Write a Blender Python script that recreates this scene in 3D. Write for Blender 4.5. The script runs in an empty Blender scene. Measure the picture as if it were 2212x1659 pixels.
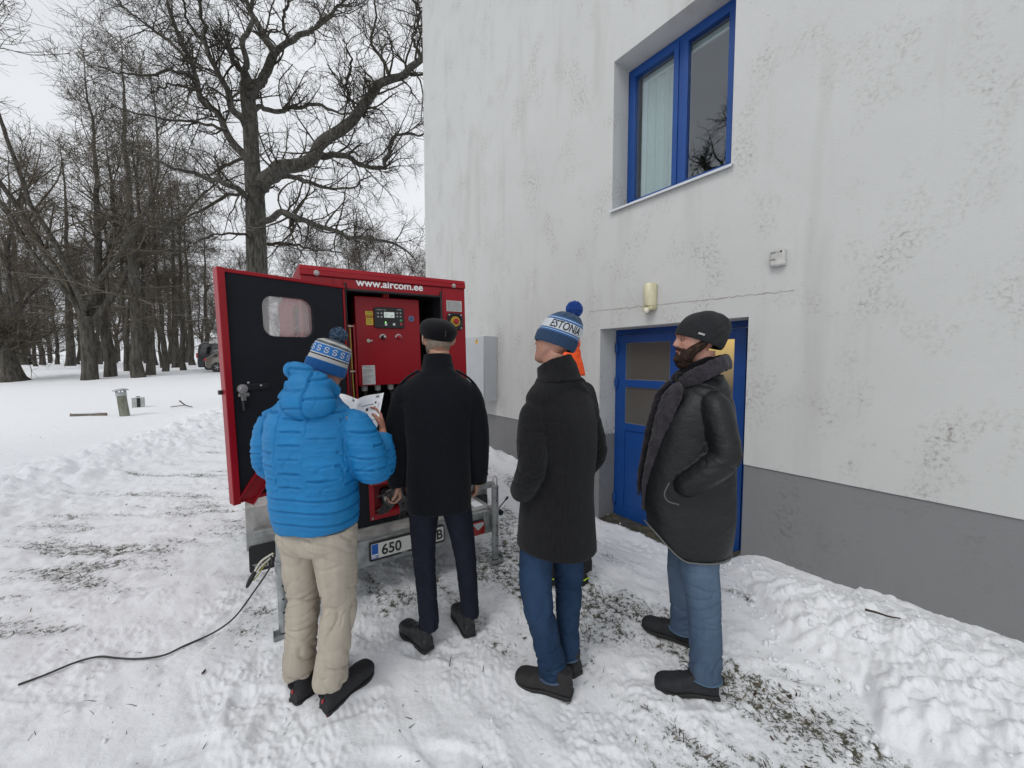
import bpy, math, random
import numpy as np
from mathutils import Vector, Matrix, Euler

random.seed(7); rng = np.random.default_rng(7)
S = bpy.context.scene
COL = S.collection
R = math.radians
pi = math.pi

# ---------------------------------------------------------------- camera
CAM_H, PITCH, FPX, IW, IH = 1.6, R(3.4), 831.0, 2212.0, 1659.0
cam = bpy.data.cameras.new('camera'); camo = bpy.data.objects.new('camera', cam); COL.objects.link(camo)
cam.sensor_width = 36; cam.lens = FPX/IW*36; cam.clip_start = .05; cam.clip_end = 1200
camo.location = (0, 0, CAM_H); camo.rotation_euler = (R(90)-PITCH, 0, 0)
S.camera = camo
# ---------------------------------------------------------------- world and light: a white overcast winter sky
W = bpy.data.worlds.new('World'); S.world = W; W.use_nodes = True
wn = W.node_tree.nodes; wl = W.node_tree.links; wn.clear()
sky = wn.new('ShaderNodeTexSky'); sky.sky_type = 'NISHITA'; sky.sun_disc = False
sky.sun_elevation = R(28); sky.sun_rotation = R(215); sky.dust_density = 6; sky.air_density = 1.2
hsv = wn.new('ShaderNodeHueSaturation'); hsv.inputs['Saturation'].default_value = .10
wl.new(sky.outputs[0], hsv.inputs['Color'])
tc = wn.new('ShaderNodeTexCoord'); ns = wn.new('ShaderNodeTexNoise'); ns.inputs['Scale'].default_value = 1.6; ns.inputs['Detail'].default_value = 5
mp = wn.new('ShaderNodeMapping'); mp.inputs['Scale'].default_value = (1, 1, 2.2)
wl.new(tc.outputs['Generated'], mp.inputs[0]); wl.new(mp.outputs[0], ns.inputs['Vector'])
cr = wn.new('ShaderNodeValToRGB'); cr.color_ramp.elements[0].position = .3; cr.color_ramp.elements[0].color = (6.6, 6.9, 7.3, 1)
cr.color_ramp.elements[1].position = .75; cr.color_ramp.elements[1].color = (8.6, 8.8, 9.1, 1)
wl.new(ns.outputs['Fac'], cr.inputs[0])
mx = wn.new('ShaderNodeMixRGB'); mx.inputs[0].default_value = .9       # the cloud layer hides nearly all of the clear sky
wl.new(hsv.outputs[0], mx.inputs[1]); wl.new(cr.outputs[0], mx.inputs[2])
bg = wn.new('ShaderNodeBackground'); bg.inputs['Strength'].default_value = .090
wo = wn.new('ShaderNodeOutputWorld'); wl.new(mx.outputs[0], bg.inputs[0]); wl.new(bg.outputs[0], wo.inputs[0])
sd = bpy.data.lights.new('sun', 'SUN'); sd.energy = .75; sd.angle = R(24); sd.color = (1, .97, .93)
so = bpy.data.objects.new('sun', sd); COL.objects.link(so); so.rotation_euler = (R(40), 0, R(-40))
S.view_settings.view_transform = 'Standard'; S.view_settings.look = 'None'
S.view_settings.exposure = 0.32; S.view_settings.gamma = 1

# ---------------------------------------------------------------- camera geometry used to lay the place out in metres
_c, _s = math.cos(PITCH), math.sin(PITCH)
def at(x, y, Y):
    dx = (x-1106)/FPX; dz = (829.5-y)/FPX
    r = np.array([dx, _c+_s*dz, -_s+_c*dz]); return r*(Y/r[1])+np.array([0, 0, CAM_H])

# ---------------------------------------------------------------- noise
_pr = np.random.default_rng(3); _perm = _pr.permutation(256); _perm = np.concatenate([_perm, _perm, _perm])
_g = _pr.normal(size=(256, 3)); _g /= np.linalg.norm(_g, axis=1)[:, None]
def noise(p):
    p = np.asarray(p, float); i = np.floor(p).astype(int); f = p-i; i &= 255
    u = f*f*f*(f*(f*6-15)+10); out = 0
    for a in (0, 1):
        wx = u[:, 0] if a else 1-u[:, 0]
        for b in (0, 1):
            wy = u[:, 1] if b else 1-u[:, 1]
            for c in (0, 1):
                wz = u[:, 2] if c else 1-u[:, 2]
                h = _perm[_perm[_perm[(i[:, 0]+a) & 255]+((i[:, 1]+b) & 255)]+((i[:, 2]+c) & 255)]
                g = _g[h]
                out = out + wx*wy*wz*(g[:, 0]*(f[:, 0]-a)+g[:, 1]*(f[:, 1]-b)+g[:, 2]*(f[:, 2]-c))
    return out*1.6
def n3(p, fr, off=0.):
    return noise(np.asarray(p)*np.asarray(fr)+off)
def sst(a, b, x):
    t = np.clip((x-a)/(b-a), 0, 1); return t*t*(3-2*t)

# ---------------------------------------------------------------- materials
def nn(t, kind, **kw):
    n = t.nodes.new(kind)
    for k, v in kw.items():
        if k in n.inputs: n.inputs[k].default_value = v
        else: setattr(n, k, v)
    return n
MATS = {}
def mat(name, col, rough=.6, metal=0., var=0., vs=6., bump=0., bs=60., bd=.004, stretch=(1, 1, 1), spec=.5, coat=0., col2=None, emit=None, sheen=0.):
    if name in MATS: return MATS[name]
    m = bpy.data.materials.new(name); m.use_nodes = True; t = m.node_tree; t.nodes.clear(); L = t.links.new
    b = nn(t, 'ShaderNodeBsdfPrincipled', Roughness=rough, Metallic=metal); o = nn(t, 'ShaderNodeOutputMaterial')
    L(b.outputs[0], o.inputs[0]); c = tuple(col)+(1,)
    b.inputs['Specular IOR Level'].default_value = spec
    b.inputs['Coat Weight'].default_value = coat
    if sheen: b.inputs['Sheen Weight'].default_value = sheen
    b.inputs['Base Color'].default_value = c
    tcn = nn(t, 'ShaderNodeTexCoord'); mpn = nn(t, 'ShaderNodeMapping'); mpn.inputs['Scale'].default_value = stretch
    L(tcn.outputs['Object'], mpn.inputs[0])
    if var > 0 or col2:
        n = nn(t, 'ShaderNodeTexNoise', Scale=vs, Detail=6., Roughness=.6); L(mpn.outputs[0], n.inputs['Vector'])
        r = nn(t, 'ShaderNodeValToRGB'); r.color_ramp.elements[0].position = .35; r.color_ramp.elements[1].position = .68
        r.color_ramp.elements[0].color = c if col2 else tuple(x*(1-var) for x in col)+(1,)
        r.color_ramp.elements[1].color = tuple(col2)+(1,) if col2 else tuple(min(1, x*(1+var)) for x in col)+(1,)
        L(n.outputs['Fac'], r.inputs[0]); L(r.outputs[0], b.inputs['Base Color'])
    if bump > 0:
        n = nn(t, 'ShaderNodeTexNoise', Scale=bs, Detail=4., Roughness=.6); L(mpn.outputs[0], n.inputs['Vector'])
        bp = nn(t, 'ShaderNodeBump', Strength=bump, Distance=bd); L(n.outputs['Fac'], bp.inputs['Height']); L(bp.outputs[0], b.inputs['Normal'])
    if emit:
        b.inputs['Emission Color'].default_value = tuple(emit[:3])+(1,); b.inputs['Emission Strength'].default_value = emit[3]
    MATS[name] = m; return m

# ---------------------------------------------------------------- mesh building
def cat(pts, n):
    """Catmull-Rom resampling of rows to n even samples"""
    P = np.asarray(pts, float)
    if len(P) == 1: return P
    Q = np.vstack([2*P[0]-P[1], P, 2*P[-1]-P[-2]])
    d = np.linalg.norm(np.diff(P[:, :3], axis=0), axis=1); d = np.maximum(d, 1e-5); s = np.concatenate([[0], np.cumsum(d)])
    t = np.linspace(0, s[-1], n); k = np.clip(np.searchsorted(s, t, 'right')-1, 0, len(P)-2)
    u = ((t-s[k])/d[k])[:, None]; a, b, c, e = Q[k], Q[k+1], Q[k+2], Q[k+3]
    return .5*((2*b)+(-a+c)*u+(2*a-5*b+4*c-e)*u*u+(-a+3*b-3*c+e)*u**3)
class MB:
    def __init__(s): s.v = []; s.f = []; s.m = []; s.n = 0; s.M = None
    def add(s, V, F, mi=0):
        V = np.asarray(V, float).reshape(-1, 3)
        if s.M is not None: V = V @ np.array(s.M.to_3x3()).T+np.array(s.M.translation)
        s.v.append(V); b = s.n
        s.f += [tuple(int(i)+b for i in f) for f in F]; s.m += [mi]*len(F); s.n += len(V); return s
    def box(s, x0, x1, y0, y1, z0, z1, mi=0, top=None):
        V = [(x, y, z) for z in (z0, z1) for y in (y0, y1) for x in (x0, x1)]
        return s.add(V, [(0, 2, 3, 1), (4, 5, 7, 6), (0, 1, 5, 4), (2, 6, 7, 3), (0, 4, 6, 2), (1, 3, 7, 5)], mi)
    def prism(s, poly, ax, a, b, mi=0):
        """poly in the plane of the two other axes, extruded from a to b along ax"""
        n = len(poly); V = []
        for d in (a, b):
            for p in poly:
                q = [0, 0, 0]; o = [i for i in range(3) if i != ax]; q[ax] = d; q[o[0]] = p[0]; q[o[1]] = p[1]; V.append(q)
        return s.add(V, [tuple(range(n))[::-1], tuple(range(n, 2*n))]+[(i, (i+1) % n, n+(i+1) % n, n+i) for i in range(n)], mi)
    def limb(s, path, rad, seg=24, step=.012, ref=(0, 1, 0), p=2., disp=None, mi=0, tip=0, n=None):
        path = np.asarray(path, float); rad = np.asarray(rad, float)
        if rad.ndim == 1: rad = np.stack([rad, rad], 1)
        Q = np.hstack([path, rad]); Ln = np.linalg.norm(np.diff(path, axis=0), axis=1).sum()
        k = n or max(3, int(Ln/step)+1); Q = cat(Q, k); C = Q[:, :3]; Rr = np.maximum(Q[:, 3:5], .0005)
        if tip:
            u = np.linspace(0, 1, k)*Ln; rr = Rr.mean(1)
            e = np.ones(k)
            if tip & 1: e = np.minimum(e, np.sqrt(np.clip(1-(1-np.clip(u/rr, 0, 1))**2, .02, 1)))
            if tip & 2: e = np.minimum(e, np.sqrt(np.clip(1-(1-np.clip((Ln-u)/rr, 0, 1))**2, .02, 1)))
            Rr = Rr*e[:, None]
        T = np.gradient(C, axis=0); T /= np.linalg.norm(T, axis=1)[:, None]+1e-9
        A = np.cross(T, np.asarray(ref, float)); A /= np.linalg.norm(A, axis=1)[:, None]+1e-9; B = np.cross(T, A)
        th = np.linspace(0, 2*pi, seg, endpoint=False); c, w = np.cos(th), np.sin(th)
        ca = np.sign(c)*np.abs(c)**(2/p); sa = np.sign(w)*np.abs(w)**(2/p)
        V = C[:, None]+A[:, None]*(Rr[:, 0, None]*ca)[:, :, None]+B[:, None]*(Rr[:, 1, None]*sa)[:, :, None]
        V = V.reshape(-1, 3); F = []
        for i in range(k-1):
            for j in range(seg):
                j2 = (j+1) % seg; F.append((i*seg+j, i*seg+j2, (i+1)*seg+j2, (i+1)*seg+j))
        F.append(tuple(range(seg))[::-1]); F.append(tuple(range((k-1)*seg, k*seg)))
        return s.add(V, F, mi)
    def tube(s, path, r, seg=8, mi=0, n=None, ref=(.13, .27, .95)):
        path = np.asarray(path, float); r = np.full(len(path), r) if np.isscalar(r) else r
        return s.limb(path, r, seg=seg, ref=ref, mi=mi, n=n or max(2, 6*(len(path)-1)+1 if len(path) > 2 else 2))
    def cyl(s, p0, p1, r, seg=20, mi=0, r1=None):
        return s.limb([p0, p1], [r, r if r1 is None else r1], seg=seg, n=2, mi=mi, ref=(.13, .27, .95))
    def ell(s, c, r, seg=24, rings=14, Mx=None, mi=0):
        V = [(0, 0, -1)]
        for i in range(1, rings):
            a = -pi/2+pi*i/rings
            V += [(math.cos(a)*math.cos(2*pi*j/seg), math.cos(a)*math.sin(2*pi*j/seg), math.sin(a)) for j in range(seg)]
        V.append((0, 0, 1)); V = np.array(V)*np.asarray(r); F = []
        if Mx is not None: V = V @ np.array(Mx.to_3x3()).T
        V = V+np.asarray(c)
        for j in range(seg): F.append((0, 1+(j+1) % seg, 1+j))
        for i in range(rings-2):
            for j in range(seg): a = 1+i*seg; F.append((a+j, a+(j+1) % seg, a+seg+(j+1) % seg, a+seg+j))
        a = 1+(rings-2)*seg; e = len(V)-1
        for j in range(seg): F.append((a+j, a+(j+1) % seg, e))
        return s.add(V, F, mi)
    def lathe(s, prof, seg=32, c=(0, 0, 0), mi=0, ax=2):
        V = []
        for r, z in prof:
            for j in range(seg):
                a = 2*pi*j/seg; q = [r*math.cos(a), r*math.sin(a), z]
                if ax == 1: q = [q[0], q[2], q[1]]
                if ax == 0: q = [q[2], q[0], q[1]]
                V.append(q)
        V = np.array(V)+np.asarray(c); k = len(prof); F = [(i*seg+j, i*seg+(j+1) % seg, (i+1)*seg+(j+1) % seg, (i+1)*seg+j) for i in range(k-1) for j in range(seg)]
        F += [tuple(range(seg))[::-1], tuple(range((k-1)*seg, k*seg))]
        return s.add(V, F, mi)
    def grid(s, P, mi=0, closed=False):
        P = np.asarray(P); a, b = P.shape[:2]; F = []
        for i in range(a-1):
            for j in range(b if closed else b-1):
                j2 = (j+1) % b; F.append((i*b+j, i*b+j2, (i+1)*b+j2, (i+1)*b+j))
        return s.add(P.reshape(-1, 3), F, mi)
    def mesh(s, name='m'):
        me = bpy.data.meshes.new(name); me.from_pydata(np.vstack(s.v).tolist(), [], s.f)
        if any(s.m): me.polygons.foreach_set('material_index', s.m)
        me.update(); return me
    def build(s, name, mats, parent=None, bevel=0, smooth=True, ang=35, sub=0, loc=None, rz=0, rot=None):
        return link(s.mesh(name), name, mats, parent, bevel, smooth, ang, sub, loc, rz, rot)
def link(me, name, mats, parent=None, bevel=0, smooth=True, ang=35, sub=0, loc=None, rz=0, rot=None):
    o = bpy.data.objects.new(name, me); COL.objects.link(o)
    for m in (mats if isinstance(mats, (list, tuple)) else [mats]): me.materials.append(m)
    if parent: o.parent = parent
    if loc is not None: o.location = loc
    if rz: o.rotation_euler.z = rz
    if rot: o.rotation_euler = rot
    if smooth:
        me.polygons.foreach_set('use_smooth', [True]*len(me.polygons))
        if ang < 179: me.set_sharp_from_angle(angle=R(ang))
    if bevel:
        b = o.modifiers.new('bevel', 'BEVEL'); b.width = bevel; b.segments = 2; b.limit_method = 'ANGLE'; b.angle_limit = R(40); b.use_clamp_overlap = True
    if sub:
        q = o.modifiers.new('sub', 'SUBSURF'); q.levels = q.render_levels = sub
    return o
def co(me):
    a = np.empty(len(me.vertices)*3, np.float32); me.vertices.foreach_get('co', a); return a.reshape(-1, 3).astype(float)
def nor(me):
    a = np.empty(len(me.vertices)*3, np.float32); me.vertex_normals.foreach_get('vector', a); return a.reshape(-1, 3).astype(float)
def setco(me, V): me.vertices.foreach_set('co', V.astype(np.float32).ravel()); me.update()
def vox(mb, size, smooth=2, post=None, fac=.5):
    """fuse overlapping pieces into one continuous skin, then displace it"""
    o = bpy.data.objects.new('tmp', mb.mesh()); COL.objects.link(o)
    r = o.modifiers.new('r', 'REMESH'); r.mode = 'VOXEL'; r.voxel_size = size
    if smooth: q = o.modifiers.new('s', 'SMOOTH'); q.iterations = smooth; q.factor = fac
    dg = bpy.context.evaluated_depsgraph_get(); me = bpy.data.meshes.new_from_object(o.evaluated_get(dg))
    bpy.data.objects.remove(o); me.materials.clear()
    if post:
        V = co(me); N = nor(me); setco(me, V+N*post(V, N)[:, None])
    return me
def text(s, size, extr=.001, bold=0., align='LEFT', sx=1.):
    cu = bpy.data.curves.new('t', 'FONT'); cu.body = s; cu.size = size; cu.extrude = extr; cu.offset = bold; cu.align_x = align
    o = bpy.data.objects.new('t', cu); COL.objects.link(o); dg = bpy.context.evaluated_depsgraph_get()
    me = bpy.data.meshes.new_from_object(o.evaluated_get(dg)); bpy.data.objects.remove(o)
    V = co(me); V[:, 0] *= sx; F = [tuple(p.vertices) for p in me.polygons]; return V, F
def thing(name, label, cat_, loc=(0, 0, 0), rz=0, group=None):
    o = bpy.data.objects.new(name, None); COL.objects.link(o); o.location = loc; o.rotation_euler = (0, 0, rz); o.empty_display_size = .2
    o['label'] = label; o['category'] = cat_
    if group: o['group'] = group
    return o
def tag(o, label, cat_, group=None):
    o['label'] = label; o['category'] = cat_
    if group: o['group'] = group
    return o
# ================================================================ the ground
def SQ(x, y): return -.6*x+.8*y, 3.44-(.8*x+.6*y)          # along the house wall, distance from it
def gauss(x, y, cx, cy, r): return np.exp(-((x-cx)**2+(y-cy)**2)/(2*r*r))
RX, RY = np.array([2.2, 3.9, 4.25, 6.55, 9.5, 14.]), np.array([-4.7, -5.6, -5.8, -6.4, -7.4, -9.4])   # ploughed ridge: x as a function of y
FOOT = []
def foot_in(x, y, a): FOOT.append((x, y, a))
_fr = np.random.default_rng(11)
for _ in range(110):
    yy = _fr.uniform(.9, 7); foot_in(_fr.uniform(-.95*yy-1.2, .55*yy+.4), yy, _fr.uniform(0, 2*pi))
def height(x, y, fine=True):
    x = np.asarray(x, float); y = np.asarray(y, float)
    h = np.interp(y, [8, 12, 16, 20, 25, 35, 60], [0, .05, .2, .42, .9, 1.2, 1.6])
    h = h+.0*x
    s, q = SQ(x, y); P = np.stack([x, y, x*0], 1)
    # dip and slab in front of the blue door
    h = h-.22*sst(1.15, 1.75, s)*sst(4.2, 3.2, s)*sst(1.25, .25, q)
    # banked snow along the wall past the door
    h = h+.17*sst(3.5, 5., s)*sst(9, 8, s)*sst(.9, .15, q)*(1+.4*n3(P, 3.))
    # the heap on the right
    qe = np.interp(s, [-9, -.2, .17, .30, .40, .72, 1.05, 1.42], [1.7, 1.42, 1.30, 1.25, 1.04, .97, .60, .28])
    qe = qe+.05*n3(P, 4.5)+.03*n3(P, 13.)
    wgt = sst(-.01, .13, qe-q)*sst(1.55, 1.2, s)
    cl = np.abs(n3(P, 4.2, 5.))*.32+np.abs(n3(P, 10., 9.))*.34+np.abs(n3(P, 22., 2.))*.20+np.abs(n3(P, 46., 6.))*.10
    hp = (.058+.10*sst(1.3, .5, s)*sst(0, .45, q)*sst(-.1, .5, qe-q+.1))*(.62+1.15*cl)
    hp = hp*np.where(s > .62, .25+.75*sst(.04, .4, q), 1)
    h = h+wgt*hp
    # windrow on the left and the untouched snow behind it
    rx = np.interp(y, RY[::-1]*0+RX, RY); d = (x-rx)
    near = sst(.5, 2.5, y)*sst(15, 11, y)
    lum = np.abs(n3(P, 2.6, 3.))*.8+np.abs(n3(P, 6.5, 8.))*.55+np.abs(n3(P, 15., 4.))*.25
    wr = np.exp(-(d/.8)**2)
    h = h+near*wr*(.08+.20*lum)
    h = h+.08*sst(.2, -.5, d)*near
    tram = sst(-.5, .3, d)*sst(13, 8, y)
    if fine:
        pk = sst(-.18, .32, n3(P, 1.5, 31.)+.5*n3(P, 4., 17.))          # 0 packed smooth, 1 broken up
        f = .020*n3(P, 1.7)+.014*n3(P, 4.5, 2.)+(.3+1.1*pk)*(.010*n3(P, 11., 7.)+.010*np.abs(n3(P, 22., 1.))+.005*n3(P, 48., 4.))
        rot = np.stack([.8*x+.6*y, (-.6*x+.8*y)*.35, x*0], 1)
        f = f+.012*np.abs(n3(rot, 6.5, 12.))
        h = h+f*(.25+.75*tram)*(1-wgt*.5)
        for fx, fy, fa in FOOT:
            c, w = math.cos(fa), math.sin(fa)
            k = (np.abs(x-fx) < .3) & (np.abs(y-fy) < .3)
            if not k.any(): continue
            u = ((x[k]-fx)*c+(y[k]-fy)*w)/.15; v = (-(x[k]-fx)*w+(y[k]-fy)*c)/.055
            rr = np.sqrt(u*u+v*v)
            g = -.012*sst(1.15, .6, rr)+.003*np.exp(-((rr-1.3)/.3)**2)+.0014*np.sin(u*30)*sst(1, .7, rr)
            h[k] += g*tram[k]*(1-wgt[k])
    return h
def gh(x, y): return float(height(np.array([x]), np.array([y]), False)[0])
def thin(x, y):
    """how thin the trodden snow is: 0 deep white .. 1 grass shows"""
    P = np.stack([x, y, x*0], 1); s, q = SQ(x, y)
    rx = np.interp(y, RX, RY); d = x-rx
    rot = np.stack([.8*x+.6*y, (-.6*x+.8*y)*.45, x*0], 1); rl = np.stack([x*.35, y*1.3, x*0], 1)
    a = n3(rot, 3.2, 1.)*.6+n3(rot, 8., 2.)*.35
    b = n3(rl, 3.0, 5.)*.6+n3(rl, 8., 6.)*.35
    left = sst(-.9, -1.6, x)
    base = np.where(left > .5, b, a)
    zone = .75*gauss(x, y, .95, 1.75, .42)+.62*gauss(x, y, .55, 2.3, .45)+.55*gauss(x, y, .25, 3.1, .6)+.6*gauss(x, y, -.4, 3.0, .6)+.6*gauss(x, y, 1.05, 1.35, .32)
    zone = zone+.34*gauss(x, y, -2.9, 2.6, .6)+.36*gauss(x, y, -4.3, 3.1, .8)+.35*gauss(x, y, -2.2, 2.9, .4)+.35*gauss(x, y, -3.6, 2.2, .5)+.35*gauss(x, y, -3.5, 4.3, .9)+.3*gauss(x, y, -2.3, 3.6, .5)+.4*gauss(x, y, .3, 4.3, .7)+.45*gauss(x, y, -6.3, 9.5, 1.0)
    zone = zone+.35*gauss(x, y, -3.2, 6.2, 1.2)-.5*gauss(x, y, -.6, 1.25, .5)-.4*gauss(x, y, .3, 1.5, .3)-.35*gauss(x, y, -1.6, 1.7, .4)
    t = np.clip(base*1.12+zone*.60-.07, 0, .62+.25*n3(P, 21., 3.))
    wg = sst(-.04, .03, np.interp(s, [-9, -.2, .17, .30, .40, .72, 1.05, 1.42], [1.7, 1.42, 1.30, 1.25, 1.04, .97, .60, .28])-q)*sst(1.55, 1.3, s)
    slab = sst(.06, -.10, q)*sst(1.3, 1.5, s)*sst(3.1, 2.9, s)
    t = t*(1-wg)*sst(.1, .8, d)*sst(12, 9, y)
    return np.clip(np.maximum(t, slab*1.5), 0, 1.5)
def make_ground():
    th = np.concatenate([np.linspace(-95, -64, 40, endpoint=False), np.linspace(-64, 64, 720, endpoint=False), np.linspace(64, 95, 40, endpoint=False), np.linspace(95, 265, 60, endpoint=False)])
    th = np.radians(th); r = np.exp(np.linspace(math.log(.35), math.log(500), 1250)); r[0] = .0
    Rg, Tg = np.meshgrid(r, th, indexing='ij'); x = (Rg*np.sin(Tg)).ravel(); y = (Rg*np.cos(Tg)).ravel()
    h = height(x, y); tn = thin(x, y); h = h-.012*np.clip(tn, 0, 1)
    a, b = Rg.shape; me = bpy.data.meshes.new('ground'); me.vertices.add(a*b)
    me.vertices.foreach_set('co', np.stack([x, y, h], 1).astype(np.float32).ravel())
    i, j = np.meshgrid(np.arange(a-1), np.arange(b), indexing='ij'); j2 = (j+1) % b
    F = np.stack([i*b+j, i*b+j2, (i+1)*b+j2, (i+1)*b+j], -1).reshape(-1)[:]
    F = F.reshape(-1, 4)[:, ::-1].ravel(); nf = len(F)//4
    me.loops.add(nf*4); me.loops.foreach_set('vertex_index', F.astype(np.int32)); me.polygons.add(nf)
    me.polygons.foreach_set('loop_start', (np.arange(nf)*4).astype(np.int32))
    me.update(calc_edges=True)
    at_ = me.attributes.new('thin', 'FLOAT', 'POINT'); at_.data.foreach_set('value', tn.astype(np.float32))
    return me
def snow_mat():
    m = bpy.data.materials.new('snow_and_grass'); m.use_nodes = True; t = m.node_tree; t.nodes.clear(); L = t.links.new
    b = nn(t, 'ShaderNodeBsdfPrincipled', Roughness=.75); o = nn(t, 'ShaderNodeOutputMaterial'); L(b.outputs[0], o.inputs[0])
    b.inputs['Specular IOR Level'].default_value = .25
    tcn = nn(t, 'ShaderNodeTexCoord')
    at_ = nn(t, 'ShaderNodeAttribute', attribute_name='thin')
    n1 = nn(t, 'ShaderNodeTexNoise', Scale=26., Detail=8., Roughness=.72); L(tcn.outputs['Object'], n1.inputs['Vector'])
    n2 = nn(t, 'ShaderNodeTexNoise', Scale=90., Detail=5., Roughness=.7); L(tcn.outputs['Object'], n2.inputs['Vector'])
    ad = nn(t, 'ShaderNodeMath', operation='MULTIPLY_ADD'); L(at_.outputs['Fac'], ad.inputs[0]); ad.inputs[1].default_value = .40; L(n1.outputs['Fac'], ad.inputs[2])
    ad2 = nn(t, 'ShaderNodeMath', operation='MULTIPLY_ADD'); L(n2.outputs['Fac'], ad2.inputs[0]); ad2.inputs[1].default_value = .6; L(ad.outputs[0], ad2.inputs[2])
    mr = nn(t, 'ShaderNodeMapRange'); mr.inputs['From Min'].default_value = 1.02; mr.inputs['From Max'].default_value = 1.13; L(ad2.outputs[0], mr.inputs['Value'])
    gr = nn(t, 'ShaderNodeValToRGB'); e = gr.color_ramp.elements
    e[0].position = .3; e[0].color = (.035, .034, .026, 1); e[1].position = .7; e[1].color = (.13, .105, .07, 1)
    ee = gr.color_ramp.elements.new(.5); ee.color = (.075, .075, .05, 1)
    n3_ = nn(t, 'ShaderNodeTexNoise', Scale=14., Detail=6.); L(tcn.outputs['Object'], n3_.inputs['Vector']); L(n3_.outputs['Fac'], gr.inputs[0])
    # snow: faintly dirty where it is trodden
    dirt = nn(t, 'ShaderNodeMixRGB'); dirt.inputs[1].default_value = (.86, .875, .90, 1); dirt.inputs[2].default_value = (.56, .57, .58, 1)
    dm = nn(t, 'ShaderNodeMapRange'); dm.inputs['From Min'].default_value = .55; dm.inputs['From Max'].default_value = .95; L(ad.outputs[0], dm.inputs['Value']); L(dm.outputs[0], dirt.inputs[0])
    mixc = nn(t, 'ShaderNodeMixRGB'); L(mr.outputs[0], mixc.inputs[0]); L(dirt.outputs[0], mixc.inputs[1]); L(gr.outputs[0], mixc.inputs[2])
    L(mixc.outputs[0], b.inputs['Base Color'])
    nb = nn(t, 'ShaderNodeTexNoise', Scale=70., Detail=8., Roughness=.75); L(tcn.outputs['Object'], nb.inputs['Vector'])
    bp = nn(t, 'ShaderNodeBump', Strength=.55, Distance=.010); L(nb.outputs['Fac'], bp.inputs['Height']); L(bp.outputs[0], b.inputs['Normal'])
    return m
g = link(make_ground(), 'snowy_ground', snow_mat(), ang=180); g['kind'] = 'structure'

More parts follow.
